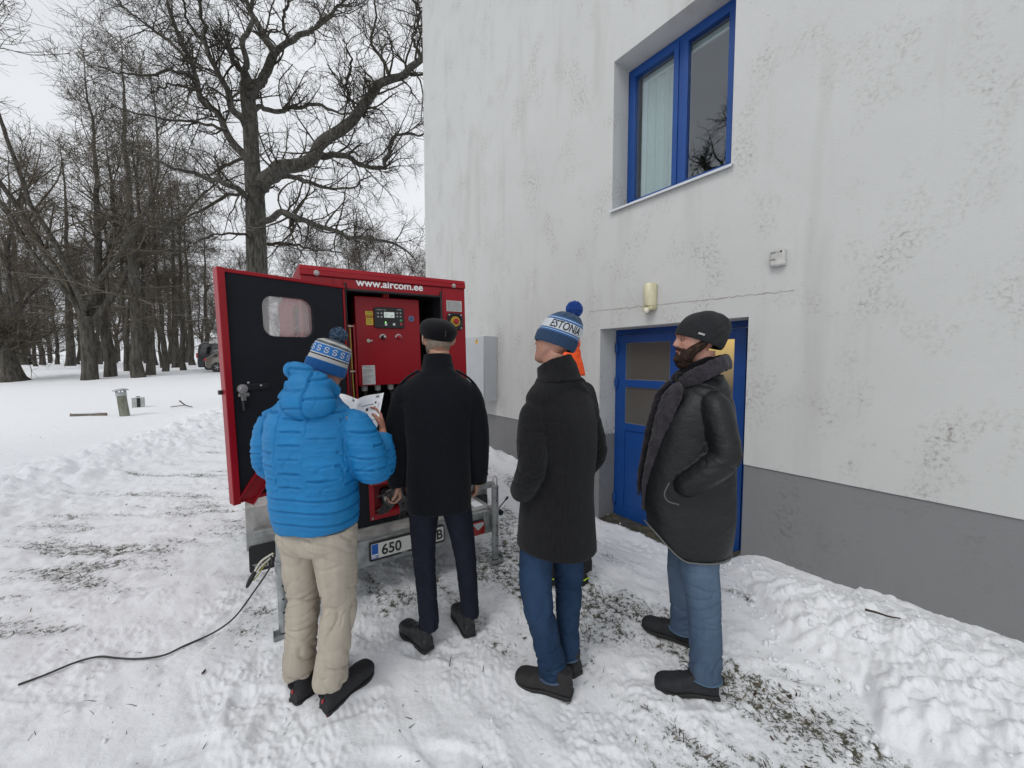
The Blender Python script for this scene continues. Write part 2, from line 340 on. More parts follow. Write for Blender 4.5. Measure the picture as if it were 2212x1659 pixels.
# ================================================================ the house
def wall_mat(name, base, dirtc, amt, scale):
    m = bpy.data.materials.new(name); m.use_nodes = True; t = m.node_tree; t.nodes.clear(); L = t.links.new
    b = nn(t, 'ShaderNodeBsdfPrincipled', Roughness=.9); o = nn(t, 'ShaderNodeOutputMaterial'); L(b.outputs[0], o.inputs[0]); b.inputs['Specular IOR Level'].default_value = .2
    tcn = nn(t, 'ShaderNodeTexCoord')
    big = nn(t, 'ShaderNodeTexNoise', Scale=1.1, Detail=5., Roughness=.6); L(tcn.outputs['Object'], big.inputs['Vector'])
    mps = nn(t, 'ShaderNodeMapping'); mps.inputs['Scale'].default_value = (1.1, 1, .8); L(tcn.outputs['Object'], mps.inputs[0])
    mid = nn(t, 'ShaderNodeTexNoise', Scale=2.3, Detail=6., Roughness=.62); L(mps.outputs[0], mid.inputs['Vector'])
    fine = nn(t, 'ShaderNodeTexNoise', Scale=scale, Detail=5., Roughness=.75); L(tcn.outputs['Object'], fine.inputs['Vector'])
    m1 = nn(t, 'ShaderNodeMapRange'); m1.inputs['From Min'].default_value = .50; m1.inputs['From Max'].default_value = .72; L(mid.outputs['Fac'], m1.inputs['Value'])
    m2 = nn(t, 'ShaderNodeMapRange'); m2.inputs['From Min'].default_value = .48; m2.inputs['From Max'].default_value = .66; L(fine.outputs['Fac'], m2.inputs['Value'])
    mu = nn(t, 'ShaderNodeMath', operation='MULTIPLY'); L(m1.outputs[0], mu.inputs[0]); L(m2.outputs[0], mu.inputs[1])
    # dirt gathers in a splash band above the plinth; its edge is ragged
    sz = nn(t, 'ShaderNodeSeparateXYZ'); L(tcn.outputs['Object'], sz.inputs[0]); za = nn(t, 'ShaderNodeMath', operation='MULTIPLY_ADD'); L(big.outputs['Fac'], za.inputs[0]); za.inputs[1].default_value = 1.5; L(sz.outputs['Z'], za.inputs[2])
    band = nn(t, 'ShaderNodeMapRange'); band.inputs['From Min'].default_value = 2.25; band.inputs['From Max'].default_value = 1.45; band.inputs['To Min'].default_value = 1.; band.inputs['To Max'].default_value = 1.9; L(za.outputs[0], band.inputs['Value'])
    mub = nn(t, 'ShaderNodeMath', operation='MULTIPLY'); L(mu.outputs[0], mub.inputs[0]); L(band.outputs[0], mub.inputs[1]); mu = mub
    mu2 = nn(t, 'ShaderNodeMath', operation='MULTIPLY', use_clamp=True); L(mu.outputs[0], mu2.inputs[0]); mu2.inputs[1].default_value = amt
    # sparse dark pits
    pit = nn(t, 'ShaderNodeTexNoise', Scale=scale*.8, Detail=3., Roughness=.6); L(tcn.outputs['Generated'], pit.inputs['Vector']); L(tcn.outputs['Object'], pit.inputs['Vector'])
    m3 = nn(t, 'ShaderNodeMapRange'); m3.inputs['From Min'].default_value = .685; m3.inputs['From Max'].default_value = .76; L(pit.outputs['Fac'], m3.inputs['Value'])
    mxx = nn(t, 'ShaderNodeMath', operation='MAXIMUM'); L(mu2.outputs[0], mxx.inputs[0]); mq = nn(t, 'ShaderNodeMath', operation='MULTIPLY'); L(m3.outputs[0], mq.inputs[0]); mq.inputs[1].default_value = amt*.6
    L(mq.outputs[0], mxx.inputs[1])
    c1 = nn(t, 'ShaderNodeMixRGB'); c1.inputs[1].default_value = tuple(base)+(1,); c1.inputs[2].default_value = tuple(x*.86 for x in base)+(1,); L(big.outputs['Fac'], c1.inputs[0])
    mpv = nn(t, 'ShaderNodeMapping'); mpv.inputs['Scale'].default_value = (1.3, 1, .16); L(tcn.outputs['Object'], mpv.inputs[0]); run = nn(t, 'ShaderNodeTexNoise', Scale=2.2, Detail=7., Roughness=.6); L(mpv.outputs[0], run.inputs['Vector'])
    mr4 = nn(t, 'ShaderNodeMapRange'); mr4.inputs['From Min'].default_value = .54; mr4.inputs['From Max'].default_value = .72; mr4.inputs['To Max'].default_value = .75; L(run.outputs['Fac'], mr4.inputs['Value'])
    c1b = nn(t, 'ShaderNodeMixRGB'); L(mr4.outputs[0], c1b.inputs[0]); L(c1.outputs[0], c1b.inputs[1]); c1b.inputs[2].default_value = tuple(a*.70+b_*.25 for a, b_ in zip(base, dirtc))+(1,); c1 = c1b
    c2 = nn(t, 'ShaderNodeMixRGB'); L(mxx.outputs[0], c2.inputs[0]); L(c1.outputs[0], c2.inputs[1]); c2.inputs[2].default_value = tuple(dirtc)+(1,)
    L(c2.outputs[0], b.inputs['Base Color'])
    nb = nn(t, 'ShaderNodeTexNoise', Scale=scale*2.2, Detail=6., Roughness=.7); L(tcn.outputs['Object'], nb.inputs['Vector'])
    bp = nn(t, 'ShaderNodeBump', Strength=.55, Distance=.006); L(nb.outputs['Fac'], bp.inputs['Height']); L(bp.outputs[0], b.inputs['Normal'])
    return m
WM = wall_mat('white_render', (.60, .61, .60), (.17, .14, .11), .95, 34)
PM = wall_mat('grey_render', (.235, .24, .245), (.15, .145, .135), .6, 30)
BLUE = mat('blue_paint', (.003, .056, .25), .45, var=.08, vs=3, bump=.05, bs=40)
WHITEP = mat('white_paint', (.75, .76, .76), .5)
METAL = mat('grey_sheet_metal', (.55, .57, .58), .4, metal=.6, var=.1)
BLACKP = mat('black_rubber', (.012, .012, .013), .6)
# wall frame: local x = along the wall away from the camera (s), local y = into the house, local z = up
hang = math.atan2(.8, -.6)
house = thing('house', 'tall white rendered house wall with blue door, blue window and grey plinth', 'house', (.8*3.44, .6*3.44, 0), hang-pi)
# local frame: x' = -s (so that the frame is right handed): x'=-s, y'=-(into house)?  measured below
bpy.context.view_layer.update()
def wl_(s, o, z):                      # s along wall, o into the house, z up -> house-local
    w = np.array([.8*3.44-.6*s+.8*o, .6*3.44+.8*s+.6*o, z])
    Mi = house.matrix_world.inverted(); v = Mi @ Vector(w); return np.array(v)
def wbox(mb, s0, s1, o0, o1, z0, z1, mi=0):
    a = wl_(s0, o0, z0); b = wl_(s1, o1, z1); lo = np.minimum(a, b); hi = np.maximum(a, b)
    mb.box(lo[0], hi[0], lo[1], hi[1], lo[2], hi[2], mi)
WS, DS = (1.55, 2.775, 3.222, 4.775), (1.372, 2.915, -.6, 1.962)
END = 7.58
mb = MB()   # white wall above the plinth, with the two openings
TOPZ = 9.5; PT = .742
sc = [-7, DS[0], WS[0], WS[1], DS[1], END]; zc = [PT, DS[3], WS[2], WS[3], TOPZ]
def hole(s0, s1, z0, z1):
    sm, zm = (s0+s1)/2, (z0+z1)/2
    return (WS[0] < sm < WS[1] and WS[2] < zm < WS[3]) or (DS[0] < sm < DS[1] and DS[2] < zm < DS[3])
for i in range(len(sc)-1):
    for j in range(len(zc)-1):
        if not hole(sc[i], sc[i+1], zc[j], zc[j+1]): wbox(mb, sc[i], sc[i+1], 0, .42, zc[j], zc[j+1])
wbox(mb, END-.4, END, .42, 9, PT, TOPZ)
mb.build('wall', WM, house, smooth=False)
mb = MB(); wbox(mb, -7, DS[0], .012, .42, -.7, PT); wbox(mb, DS[1], END-.012, .012, .42, -.7, PT); wbox(mb, END-.4, END-.012, .42, 9, -.7, PT)
mb.build('plinth', PM, house, smooth=False)
mb = MB(); wbox(mb, -7.3, END+.35, -.45, 9.4, TOPZ, TOPZ+.18); wbox(mb, -7.35, END+.4, -.52, -.45, TOPZ-.05, TOPZ+.16)
mb.build('roof', METAL, house, smooth=False)
mb = MB(); wbox(mb, DS[0]+.004, DS[1]-.004, -.10, .34, -.5, -.235)
mb.build('doorstep', mat('wet_concrete', (.075, .065, .05), .45, var=.5, vs=9, bump=.4, bs=50), house, bevel=.01)
# fine cracks in the render: one over the door, one down its right side
def crack(pts, w, seed):
    r = np.random.default_rng(seed); P = cat([(a, 0, b) for a, b in pts], 90); P[:, 2] += r.normal(0, .0045, 90); P[:, 0] += r.normal(0, .003, 90)
    mb = MB(); V = []
    ww = w*(.35+.9*np.abs(noise(P*9+seed)))
    V = np.array([[wl_(p[0], -.0035, p[2]-k) for k in (-a_, a_)] for p, a_ in zip(P, ww)])
    B = np.array([[wl_(p[0], .004, p[2]-k) for k in (-a_, a_)] for p, a_ in zip(P, ww)])
    mb.grid(V); mb.grid(B); return mb
mb = crack([(3.07, 2.175), (2.6, 2.165), (1.83, 2.145), (1.3, 2.135), (1.06, 2.128)], .0032, 1)
mb.build('wall_crack', mat('crack_dark', (.33, .26, .22), .9), house, smooth=False)
# window: frame, two sashes, panes, sill, curtain
fr = MB(); a0, a1, z0, z1 = 1.552, 2.773, 3.225, 4.773; F0, F1 = .25, .32
wbox(fr, a0, a1, F0, F1, z1-.05, z1); wbox(fr, a0, a1, F0, F1, 3.25, 3.335); wbox(fr, a1-.04, a1, F0, F1, 3.335, z1-.05); wbox(fr, a0, a0+.1, F0, F1, 3.335, z1-.05)
wbox(fr, 2.13, 2.18, F0-.004, F1, 3.335, z1-.05)
win = fr.build('window', BLUE, house, bevel=.004)
def sash(s0, s1):
    m = MB(); w = .052; o0, o1 = F0-.018, F1-.006; A, B = 3.34, z1-.052
    wbox(m, s0, s1, o0, o1, B-w, B); wbox(m, s0, s1, o0, o1, A, A+.03); wbox(m, s0, s0+w, o0, o1, A+.03, B-w); wbox(m, s1-w, s1, o0, o1, A+.03, B-w)
    m.build('window_sash', BLUE, win, bevel=.004)
sash(2.178, 2.73); sash(1.655, 2.132)
def glass(name, tint, refl, mixr=1.0):
    m = bpy.data.materials.new(name); m.use_nodes = True; t = m.node_tree; t.nodes.clear(); L = t.links.new; o = nn(t, 'ShaderNodeOutputMaterial')
    tr = nn(t, 'ShaderNodeBsdfTransparent'); tr.inputs[0].default_value = tuple(tint)+(1,)
    gl = nn(t, 'ShaderNodeBsdfGlossy', Roughness=.01); gl.inputs[0].default_value = (.9, .95, 1, 1); mxs = nn(t, 'ShaderNodeMixShader')
    f = nn(t, 'ShaderNodeFresnel', IOR=refl); gm = nn(t, 'ShaderNodeNewGeometry'); iv_ = nn(t, 'ShaderNodeMath', operation='SUBTRACT'); iv_.inputs[0].default_value = 1.; L(gm.outputs['Backfacing'], iv_.inputs[1]); pm = nn(t, 'ShaderNodeMath', operation='MULTIPLY'); L(f.outputs[0], pm.inputs[0]); L(iv_.outputs[0], pm.inputs[1]); L(pm.outputs[0], mxs.inputs[0]); L(tr.outputs[0], mxs.inputs[1]); L(gl.outputs[0], mxs.inputs[2]); L(mxs.outputs[0], o.inputs[0]); return m
GL = glass('window_glass', (.80, .86, .86), 2.3)
for s0, s1 in ((2.215, 2.695), (1.69, 2.095)):
    m = MB(); wbox(m, s0, s1, F0+.012, F0+.02, 3.36, 4.68); m.build('window_pane', GL, win, smooth=False)
m = MB()   # inner white reveal frame seen through the glass
for s0, s1, zz0, zz1 in ((2.60, 2.66, 3.3, 4.62), (1.6, 2.66, 4.62, 4.68)): wbox(m, s0, s1, .345, .37, zz0, zz1)
m.build('inner_frame', WHITEP, win)
m = MB(); ss = np.linspace(2.14, 2.60, 120); zz = np.linspace(3.2, 4.66, 12)
G = np.array([[wl_(s, .372+.016*math.sin((s-2.1)*62+.5*math.sin(s*40))*(1-.25*(z-3.2)), z) for s in ss] for z in zz]); m.grid(G)
cur = m.build('curtain', mat('sheer_curtain', (.62, .66, .64), .9, var=.05, vs=30), win, ang=180)
sol = cur.modifiers.new('s', 'SOLIDIFY'); sol.thickness = .002
m = MB(); wbox(m, 1.3, 3.0, 2.0, 2.05, 2.9, 5.0); wbox(m, 1.3, 1.35, .43, 2, 2.9, 5.0); wbox(m, 2.95, 3, .43, 2, 2.9, 5); wbox(m, 1.35, 2.95, .43, 2, 2.9, 2.95); wbox(m, 1.35, 2.95, .43, 2, 4.95, 5)
m.build('window_room', mat('room_dark', (.10, .11, .10), .9), house, smooth=False)
m = MB(); q = [wl_(1.528, -.035, 0), wl_(2.79, -.035, 0)]
def quadslab(m, s0, s1, o0, z0, o1, z1, t):
    V = [wl_(s, o, z) for s in (s0, s1) for o, z in ((o0, z0), (o1, z1), (o1, z1-t), (o0, z0-t))]
    m.add(V, [(0, 1, 2, 3), (7, 6, 5, 4), (0, 4, 5, 1), (1, 5, 6, 2), (2, 6, 7, 3), (3, 7, 4, 0)])
quadslab(m, 1.528, 2.79, -.035, 3.224, .26, 3.262, .004); quadslab(m, 1.528, 2.79, -.037, 3.226, -.033, 3.226, .022)
m.build('window_sill', mat('sill_metal', (.62, .65, .68), .35, metal=.3), house, smooth=False)
# door: frame, left leaf with two frosted panes and a panel, right leaf with a pane whose warm glow is painted in
D0 = .28
m = MB(); wbox(m, DS[0], DS[1], D0, D0+.07, 1.90, DS[3]); wbox(m, DS[1]-.045, DS[1], D0, D0+.07, -.24, 1.90); wbox(m, DS[0], DS[0]+.115, D0, D0+.07, -.24, 1.90)
door = m.build('door_frame', BLUE, house, bevel=.003)
FROST = mat('frosted_glass', (.10, .10, .092), .14, var=.12, vs=1.2)
def leaf(s0, s1, panes, panel):
    m = MB(); o0, o1 = D0-.012, D0+.05; zs = sorted(panes, key=lambda p: -p[0]); a, b = s1-.105, s0+.10
    wbox(m, s0, b, o0, o1, -.235, 1.895); wbox(m, a, s1, o0, o1, -.235, 1.895); prev = 1.895
    for zt, zb in zs: wbox(m, b, a, o0, o1, zt, prev); prev = zb
    wbox(m, b, a, o0, o1, panel, prev); wbox(m, b, a, o0+.012, o1, -.10, panel); wbox(m, b, a, o0, o1, -.235, -.10)
    lf = m.build('door_leaf', BLUE, house, bevel=.003); return lf, b, a
lf, b_, a_ = leaf(2.115, 2.868, [(1.808, 1.388), (1.303, .884)], .802)
for zt, zb in ((1.808, 1.388), (1.303, .884)):
    m = MB(); wbox(m, b_, a_, D0+.005, D0+.02, zb, zt); m.build('door_pane', FROST, lf, smooth=False)
    m = MB(); w = .008
    for bx in ((b_, a_, zt-w, zt), (b_, a_, zb, zb+w), (b_, b_+w, zb, zt), (a_-w, a_, zb, zt)): wbox(m, bx[0], bx[1], D0-.004, D0+.006, bx[2], bx[3])
    m.build('glazing_bead', mat('grey_seal', (.16, .16, .15), .6), lf, smooth=False)
for z in (1.75, 1.35, -.03):
    m = MB(); wbox(m, 2.862, 2.90, D0-.034, D0-.013, z-.045, z+.045); c = wl_(2.882, D0-.03, 0); m.cyl((c[0], c[1], z-.06), (c[0], c[1], z+.06), .011)
    m.build('hinge', BLUE, lf, bevel=.002)
rf, b2, a2 = leaf(1.49, 2.108, [(1.80, 1.10)], .98)
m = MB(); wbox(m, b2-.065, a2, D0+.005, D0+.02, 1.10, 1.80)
lit = bpy.data.materials.new('painted_glow_glass'); lit.use_nodes = True; t = lit.node_tree; bb = t.nodes['Principled BSDF']; bb.inputs['Base Color'].default_value = (.12, .10, .07, 1); bb.inputs['Roughness'].default_value = .2
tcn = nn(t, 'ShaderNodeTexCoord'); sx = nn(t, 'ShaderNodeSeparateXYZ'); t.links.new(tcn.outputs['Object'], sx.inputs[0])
rp = nn(t, 'ShaderNodeValToRGB'); e = rp.color_ramp.elements; e[0].position = .72; e[0].color = (.02, .017, .012, 1); e[1].position = .97; e[1].color = (.62, .43, .14, 1); x_ = e.new(.84); x_.color = (.22, .16, .08, 1)  # warm indoor glow painted as emission, bright above and fading downwards
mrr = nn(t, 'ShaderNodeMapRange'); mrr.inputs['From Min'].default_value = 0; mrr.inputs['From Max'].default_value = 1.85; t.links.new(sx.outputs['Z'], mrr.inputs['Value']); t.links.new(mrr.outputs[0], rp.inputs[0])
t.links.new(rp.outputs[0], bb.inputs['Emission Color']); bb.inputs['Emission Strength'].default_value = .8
m.build('door_pane', lit, rf, smooth=False)['label'] = 'frosted pane with a warm yellow glow painted into it'
m = MB(); c = wl_(2.17, D0-.05, .92); m.box(c[0]-.018, c[0]+.018, c[1]-.03, c[1]+.035, .82, 1.04); m.build('door_handle', METAL, lf, bevel=.004)

# things fixed to the wall
def wthing(name, label, c, s, o, z):
    e = thing(name, label, c, tuple(house.matrix_world @ Vector(wl_(s, o, z))), house.rotation_euler.z); return e
SGN = 1 if wl_(1, 0, 0)[0] > wl_(0, 0, 0)[0] else -1      # local x sign of s
OGN = 1 if wl_(0, 1, 0)[1] > 0 else -1                     # local y sign of o
cab = wthing('electrical_cabinet', 'pale grey steel electrical cabinet with hazard triangle mounted on the wall beside the red generator', 'electrical cabinet', 4.97, 0, .977)
def lb(m, s0, s1, o0, o1, z0, z1): 
    xs = sorted((SGN*s0, SGN*s1)); ys = sorted((OGN*o0, OGN*o1)); m.box(xs[0], xs[1], ys[0], ys[1], z0, z1)
CABM = mat('cabinet_grey', (.46, .49, .51), .45, var=.04, vs=4)
m = MB(); lb(m, 0, .82, -.235, -.002, 0, 1.01); m.build('cabinet_body', CABM, cab, bevel=.006)
m = MB(); lb(m, .004, .408, -.254, -.237, .008, 1.002); m.build('cabinet_door', CABM, cab, bevel=.004)
m = MB(); lb(m, .412, .816, -.254, -.237, .008, 1.002); m.build('cabinet_door', CABM, cab, bevel=.004)
m = MB(); m.prism([(SGN*.20-.05, .90), (SGN*.20+.05, .90), (SGN*.20, .985)], 1, OGN*-.2565, OGN*-.2545); m.build('hazard_sticker', mat('warning_yellow', (.75, .42, .03), .5), cab, smooth=False)
m = MB(); m.prism([(SGN*.20-.012, .915), (SGN*.20+.014, .942), (SGN*.20+.002, .944), (SGN*.20+.01, .968), (SGN*.20-.014, .94), (SGN*.20-.001, .938)], 1, OGN*-.2575, OGN*-.2566); m.build('hazard_bolt', BLACKP, cab, smooth=False)
CREAM = mat('yellowed_plastic', (.50, .47, .30), .4, var=.15, vs=8)
lamp = wthing('wall_lamp', 'yellowed plastic wall lamp with motion sensor over the blue door', 'wall lamp', 2.255, 0, 2.06)
m = MB(); lb(m, -.055, .07, -.035, -.002, .06, .30); m.build('lamp_base', CREAM, lamp, bevel=.01)
m = MB(); prof = [(.052, .085), (.058, .11), (.062, .2), (.060, .28), (.05, .305)]
V = [[(SGN*.008+r*math.cos(a), OGN*-.03+OGN*-1*r*1.25*math.sin(a), z) for a in np.linspace(0, pi, 20)] for r, z in prof]; m.grid(V)
V2 = V[-1]; m.add(V2, [tuple(range(len(V2)))]); m.add(V[0], [tuple(range(len(V2)))])
m.build('lamp_cover', mat('old_opal_plastic', (.62, .58, .40), .35, var=.2, vs=10, stretch=(1, 1, .3)), lamp, ang=60)
m = MB(); m.prism([(SGN*-.045, .045), (SGN*.06, .03), (SGN*.062, .082), (SGN*-.045, .082)][::SGN], 1, *sorted((OGN*-.085, OGN*-.005))); m.build('sensor_housing', CREAM, lamp, bevel=.006)
m = MB(); m.ell((SGN*.01, OGN*-.088, .035), (.026, .026, .032)); m.build('motion_sensor', mat('sensor_white', (.68, .66, .55), .3), lamp)
sen = wthing('junction_box', 'small weathered white plastic box fixed high on the wall right of the door', 'junction box', 1.172, 0, 2.322)
m = MB(); lb(m, -.052, .052, -.05, -.002, 0, .125); m.build('box_body', mat('grey_plastic', (.50, .50, .48), .5, var=.2, vs=12), sen, bevel=.014)
m = MB(); m.cyl((SGN*-.028, OGN*-.049, .105), (SGN*-.028, OGN*-.053, .105), .007); m.build('indicator', BLACKP, sen)
for k in (.048, .1):
    m = MB(); lb(m, .01, .04, -.0515, -.0495, k, k+.005); m.build('slot', BLACKP, sen)
# ================================================================ trailer and generator
TR_O = (-.939, 2.46, 0); TR_A = R(90-56)
RED = mat('red_gloss_paint', (.30, .004, .012), .34, var=.10, vs=2.5, bump=.03, bs=120, spec=.35)
REDIN = mat('red_paint_inner', (.30, .006, .014), .5, var=.12, vs=5)
DARK = mat('black_foam_lining', (.006, .008, .013), .92, var=.2, vs=5, bump=.2, bs=90)
BLK = mat('black_plastic', (.012, .012, .014), .45)
GALV = mat('galvanised_steel', (.34, .36, .36), .42, metal=.65, var=.28, vs=14, bump=.25, bs=35)
GALVD = mat('dirty_galvanised_plate', (.40, .41, .40), .6, metal=.3, var=.35, vs=9, bump=.6, bs=45, stretch=(1, 1, .6))
ZINC = mat('zinc_fitting', (.55, .53, .46), .3, metal=.9)
GREYP = mat('worn_bolt', (.42, .40, .40), .4, metal=.6)
WHT = mat('white_vinyl', (.82, .82, .82), .4)
LBL = mat('label_grey', (.50, .50, .49), .4, metal=.2)
YEL = mat('yellow_label', (.72, .55, .03), .45)
RUB = BLACKP
SNOWM = mat('fresh_snow', (.74, .77, .80), .8, bump=.5, bs=60)
def rbox(mb, x0, x1, y0, y1, z0, z1, r, k=6):
    """box with rounded corners seen along y"""
    P = []
    for cx, cz, a in ((x1-r, z1-r, 0), (x0+r, z1-r, 90), (x0+r, z0+r, 180), (x1-r, z0+r, 270)):
        for i in range(k+1): t_ = R(a+90*i/k); P.append((cx+r*math.cos(t_), cz+r*math.sin(t_)))
    mb.prism(P, 1, y0, y1); return P
def put_text(s, size, x, z, y, m, parent, name, bold=0., sx=1., extr=.0008, align='LEFT'):
    V, F = text(s, size, extr, bold, align, sx); V = np.stack([V[:, 0]+x, y-V[:, 2], V[:, 1]+z], 1)
    mb = MB(); mb.add(V, F); return mb.build(name, m, parent, smooth=False)
# ---- trailer
tr = thing('trailer', 'low galvanised steel trailer with licence plate, mudguards and support legs under the red generator', 'trailer', TR_O, TR_A)
m = MB(); m.box(-.475, .985, .012, .05, .245, .418); m.box(-.475, .985, .05, .40, .40, .4175); m.build('rear_beam', GALV, tr, bevel=.004)
m = MB()
for x in (-.46, .93): m.box(x, x+.055, .05, 2.9, .30, .417)
for y in (.9, 1.7, 2.85): m.box(-.405, .93, y, y+.05, .32, .40)
m.box(.20, .30, 2.9, 4.1, .32, .41); m.build('chassis', GALV, tr, bevel=.003)
m = MB(); m.box(-.40, .925, .055, 2.88, .4185, .428); m.build('deck', GALVD, tr)
m = MB(); m.box(.862, .985, -.012, .012, .25, .425); m.build('corner_plate', GALV, tr, bevel=.004)
m = MB(); m.cyl((.25, 4.1, .40), (.25, 4.22, .38), .03); m.ell((.25, 4.25, .37), (.045, .05, .045)); m.build('tow_hitch', BLK, tr)
# snow lying on the right deck edge
m = MB(); G = [[(x, y, .428+(.004+.011*max(0, 1-((x-.865)/.055)**2)*max(0, 1-((y-.42)/.30)**2))) for x in np.linspace(.842, .925, 8)] for y in np.linspace(.10, .74, 16)]; m.grid(G); m.build('snow_patch', SNOWM, tr, ang=180)
# licence plate
m = MB(); rbox(m, 0, .53, -.012, .010, .281, .403, .008); pl = m.build('plate_holder', BLK, tr, bevel=.002)
m = MB(); rbox(m, .010, .520, -.0145, -.0115, .297, .397, .006); m.build('plate', mat('plate_white', (.66, .67, .63), .4), pl, smooth=False)
m = MB(); rbox(m, .012, .054, -.0155, -.0138, .299, .395, .004); m.build('plate_band', mat('plate_blue', (.012, .10, .42), .4), pl, smooth=False)
put_text('EST', .031, .0140, .306, -.0168, WHT, pl, 'country_code', .0010, .78)
put_text('650', .098, .075, .3135, -.0155, BLK, pl, 'plate_number', .0018, .92)
put_text('B', .098, .462, .3135, -.0155, BLK, pl, 'plate_letter', .0018, .92)
put_text('TIKI-', .017, .205, .284, -.0130, mat('grey_print', (.35, .35, .35), .5), pl, 'holder_print', .0005, 1.5)
# tail light
for x0, side in ((.66, 1), (-.36, -1)):
    m = MB(); rbox(m, x0, x0+.20, -.028, .012, .262, .362, .012); tlq = m.build('tail_light', mat('red_lens', (.30, .004, .008), .15, coat=.5), tr, bevel=.004)
    m = MB(); rbox(m, x0-.004, x0+.204, -.015, .012, .257, .367, .014); m.build('light_base', BLK, tlq, bevel=.002)
    m = MB(); m.prism([(x0+.09, .358), (x0+.19, .358), (x0+.19, .335), (x0+.14, .300)], 1, -.0295, -.0275); m.build('clear_lens', mat('clear_lens', (.45, .50, .50), .15), tlq, smooth=False)
    m = MB(); m.cyl((x0+.07, -.0275, .285), (x0+.07, -.031, .285), .008); m.build('bolt', ZINC, tlq)
# wheels, mudguards and flaps
for sx in (-1, 1):
    cx = .262+sx*.83
    m = MB(); prof = [(.17, -.07), (.24, -.075), (.262, -.055), (.268, 0), (.262, .055), (.24, .075), (.17, .07)]; m.lathe(prof, 36, (cx, 1.45, .262), ax=0); wh = m.build('wheel', RUB, tr)
    m = MB(); m.lathe([(.02, -.03), (.08, -.02), (.14, -.05), (.172, -.06), (.172, .06), (.14, .04), (.02, .03)], 30, (cx, 1.45, .262), ax=0); m.build('rim', GALV, wh)
    # stepped sheet mudguard whose back drops as a flat plate
    x0, x1 = (cx-.10, cx+.095)
    P = [(.50, .33), (.50, .62), (.62, .70), (1.95, .70), (2.05, .62), (2.05, .40)]
    m = MB()
    for (a, b), (c_, d) in zip(P[:-1], P[1:]):
        V = [(x, y, z) for x in (x0, x1) for y, z in ((a, b), (c_, d))]; V += [(x, y+.003*(1 if y < 1 else -1), z-.003) for x, y, z in V]
        m.add(V, [(0, 1, 3, 2), (4, 6, 7, 5), (0, 4, 5, 1), (2, 3, 7, 6), (0, 2, 6, 4), (1, 5, 7, 3)])
    mg = m.build('mudguard', GALVD, tr, smooth=False)
    m = MB(); rbox(m, x0+.01, x1-.002, .485, .497, .18, .362, .016); fl = m.build('mud_flap', BLK, tr, bevel=.002)
    put_text('TIKI', .042, x0+.028, .205, .484, mat('flap_print', (.30, .31, .31), .5), fl, 'flap_print', .0012, 1.25)
    m = MB(); m.box(x0+.04, x1+.05, .44, .498, .455, .475); m.box(x0+.04, x1+.05, .44, .446, .43, .455); m.build('guard_bracket', GALV, tr, bevel=.003)
# support legs
for x, hz, top in ((.942, .04, .632), (-.494, .03, .60)):
    m = MB(); m.cyl((x, -.045, hz+.012), (x, -.045, top), .0275, 24); lg = m.build('support_leg', GALV, tr)
    m = MB(); m.box(x-.055, x+.055, -.08, -.01, hz-.02, hz+.004); m.prism([(x-.055, hz+.003), (x-.052, hz+.003), (x-.052, hz+.03), (x-.055, hz+.03)], 1, -.08, -.01); m.prism([(x+.052, hz+.003), (x+.055, hz+.003), (x+.055, hz+.03), (x+.052, hz+.03)], 1, -.08, -.01); m.build('leg_foot', GALV, lg, bevel=.002)
    m = MB(); m.tube([(x-.016, -.045, top), (x-.018, -.045, top+.035), (x-.012, -.045, top+.072), (x+.010, -.045, top+.066), (x+.018, -.045, top+.03), (x+.016, -.045, top)], .0045, 8, n=20); m.build('leg_grip', ZINC, lg)
    m = MB(); m.cyl((x, -.045, .40), (x, -.045, .46), .036, 24); m.box(x-.03, x+.03, -.02, .03, .405, .455); m.build('clamp', GALV, lg, bevel=.002)
    m = MB(); m.tube([(x+.03, -.05, .445), (x+.055, -.06, .475), (x+.09, -.07, .515)], .0045, 8, n=10); m.build('clamp_lever', BLK, lg)
    m = MB(); m.limb([(x+.078, -.068, .50), (x+.105, -.075, .535)], [.008, .010], seg=12, n=5, tip=3, ref=(0, 1, 0)); m.build('lever_knob', BLK, lg)
    m = MB(); m.cyl((x+.035, -.08, .418), (x+.035, -.03, .418), .022); m.build('clamp_screw', BLK, lg)
    for z in (.16, .24, .32, .52):
        m = MB(); m.cyl((x, -.0735, z), (x, -.0715, z), .006, 12); m.build('peg_hole', BLK, lg)
# ---- generator housing
gt = R(1.3)
gen = thing('generator', 'red enclosed generator with its control compartment door open, standing on the trailer', 'generator', TR_O, TR_A)
rot = Matrix.Translation(Vector(TR_O)) @ Matrix.Rotation(TR_A, 4, 'Z') @ Matrix.Translation((.262, 0, 1.3)) @ Matrix.Rotation(-gt, 4, 'Y') @ Matrix.Translation((-.262, 0, -1.3))
gen.matrix_world = rot
X0, X1, B0, GZ0, GZ1, GL_ = -.312, .834, .20, .432, 2.218, 2.5
OX0, OX1, OZ0, OZ1 = -.062, .637, .86, 2.088
m = MB()
e = .0
m.box(X0, OX0, B0, B0+.04, GZ0, GZ1-.06); m.box(OX1, X1, B0, B0+.04, GZ0, GZ1-.06); m.box(OX0, OX1, B0, B0+.04, OZ1, GZ1-.06)
m.box(X1-.03, X1, B0+.04, GL_, GZ0, GZ1-.06); m.box(X0+.03, X1-.03, GL_-.03, GL_, GZ0, GZ1-.06)
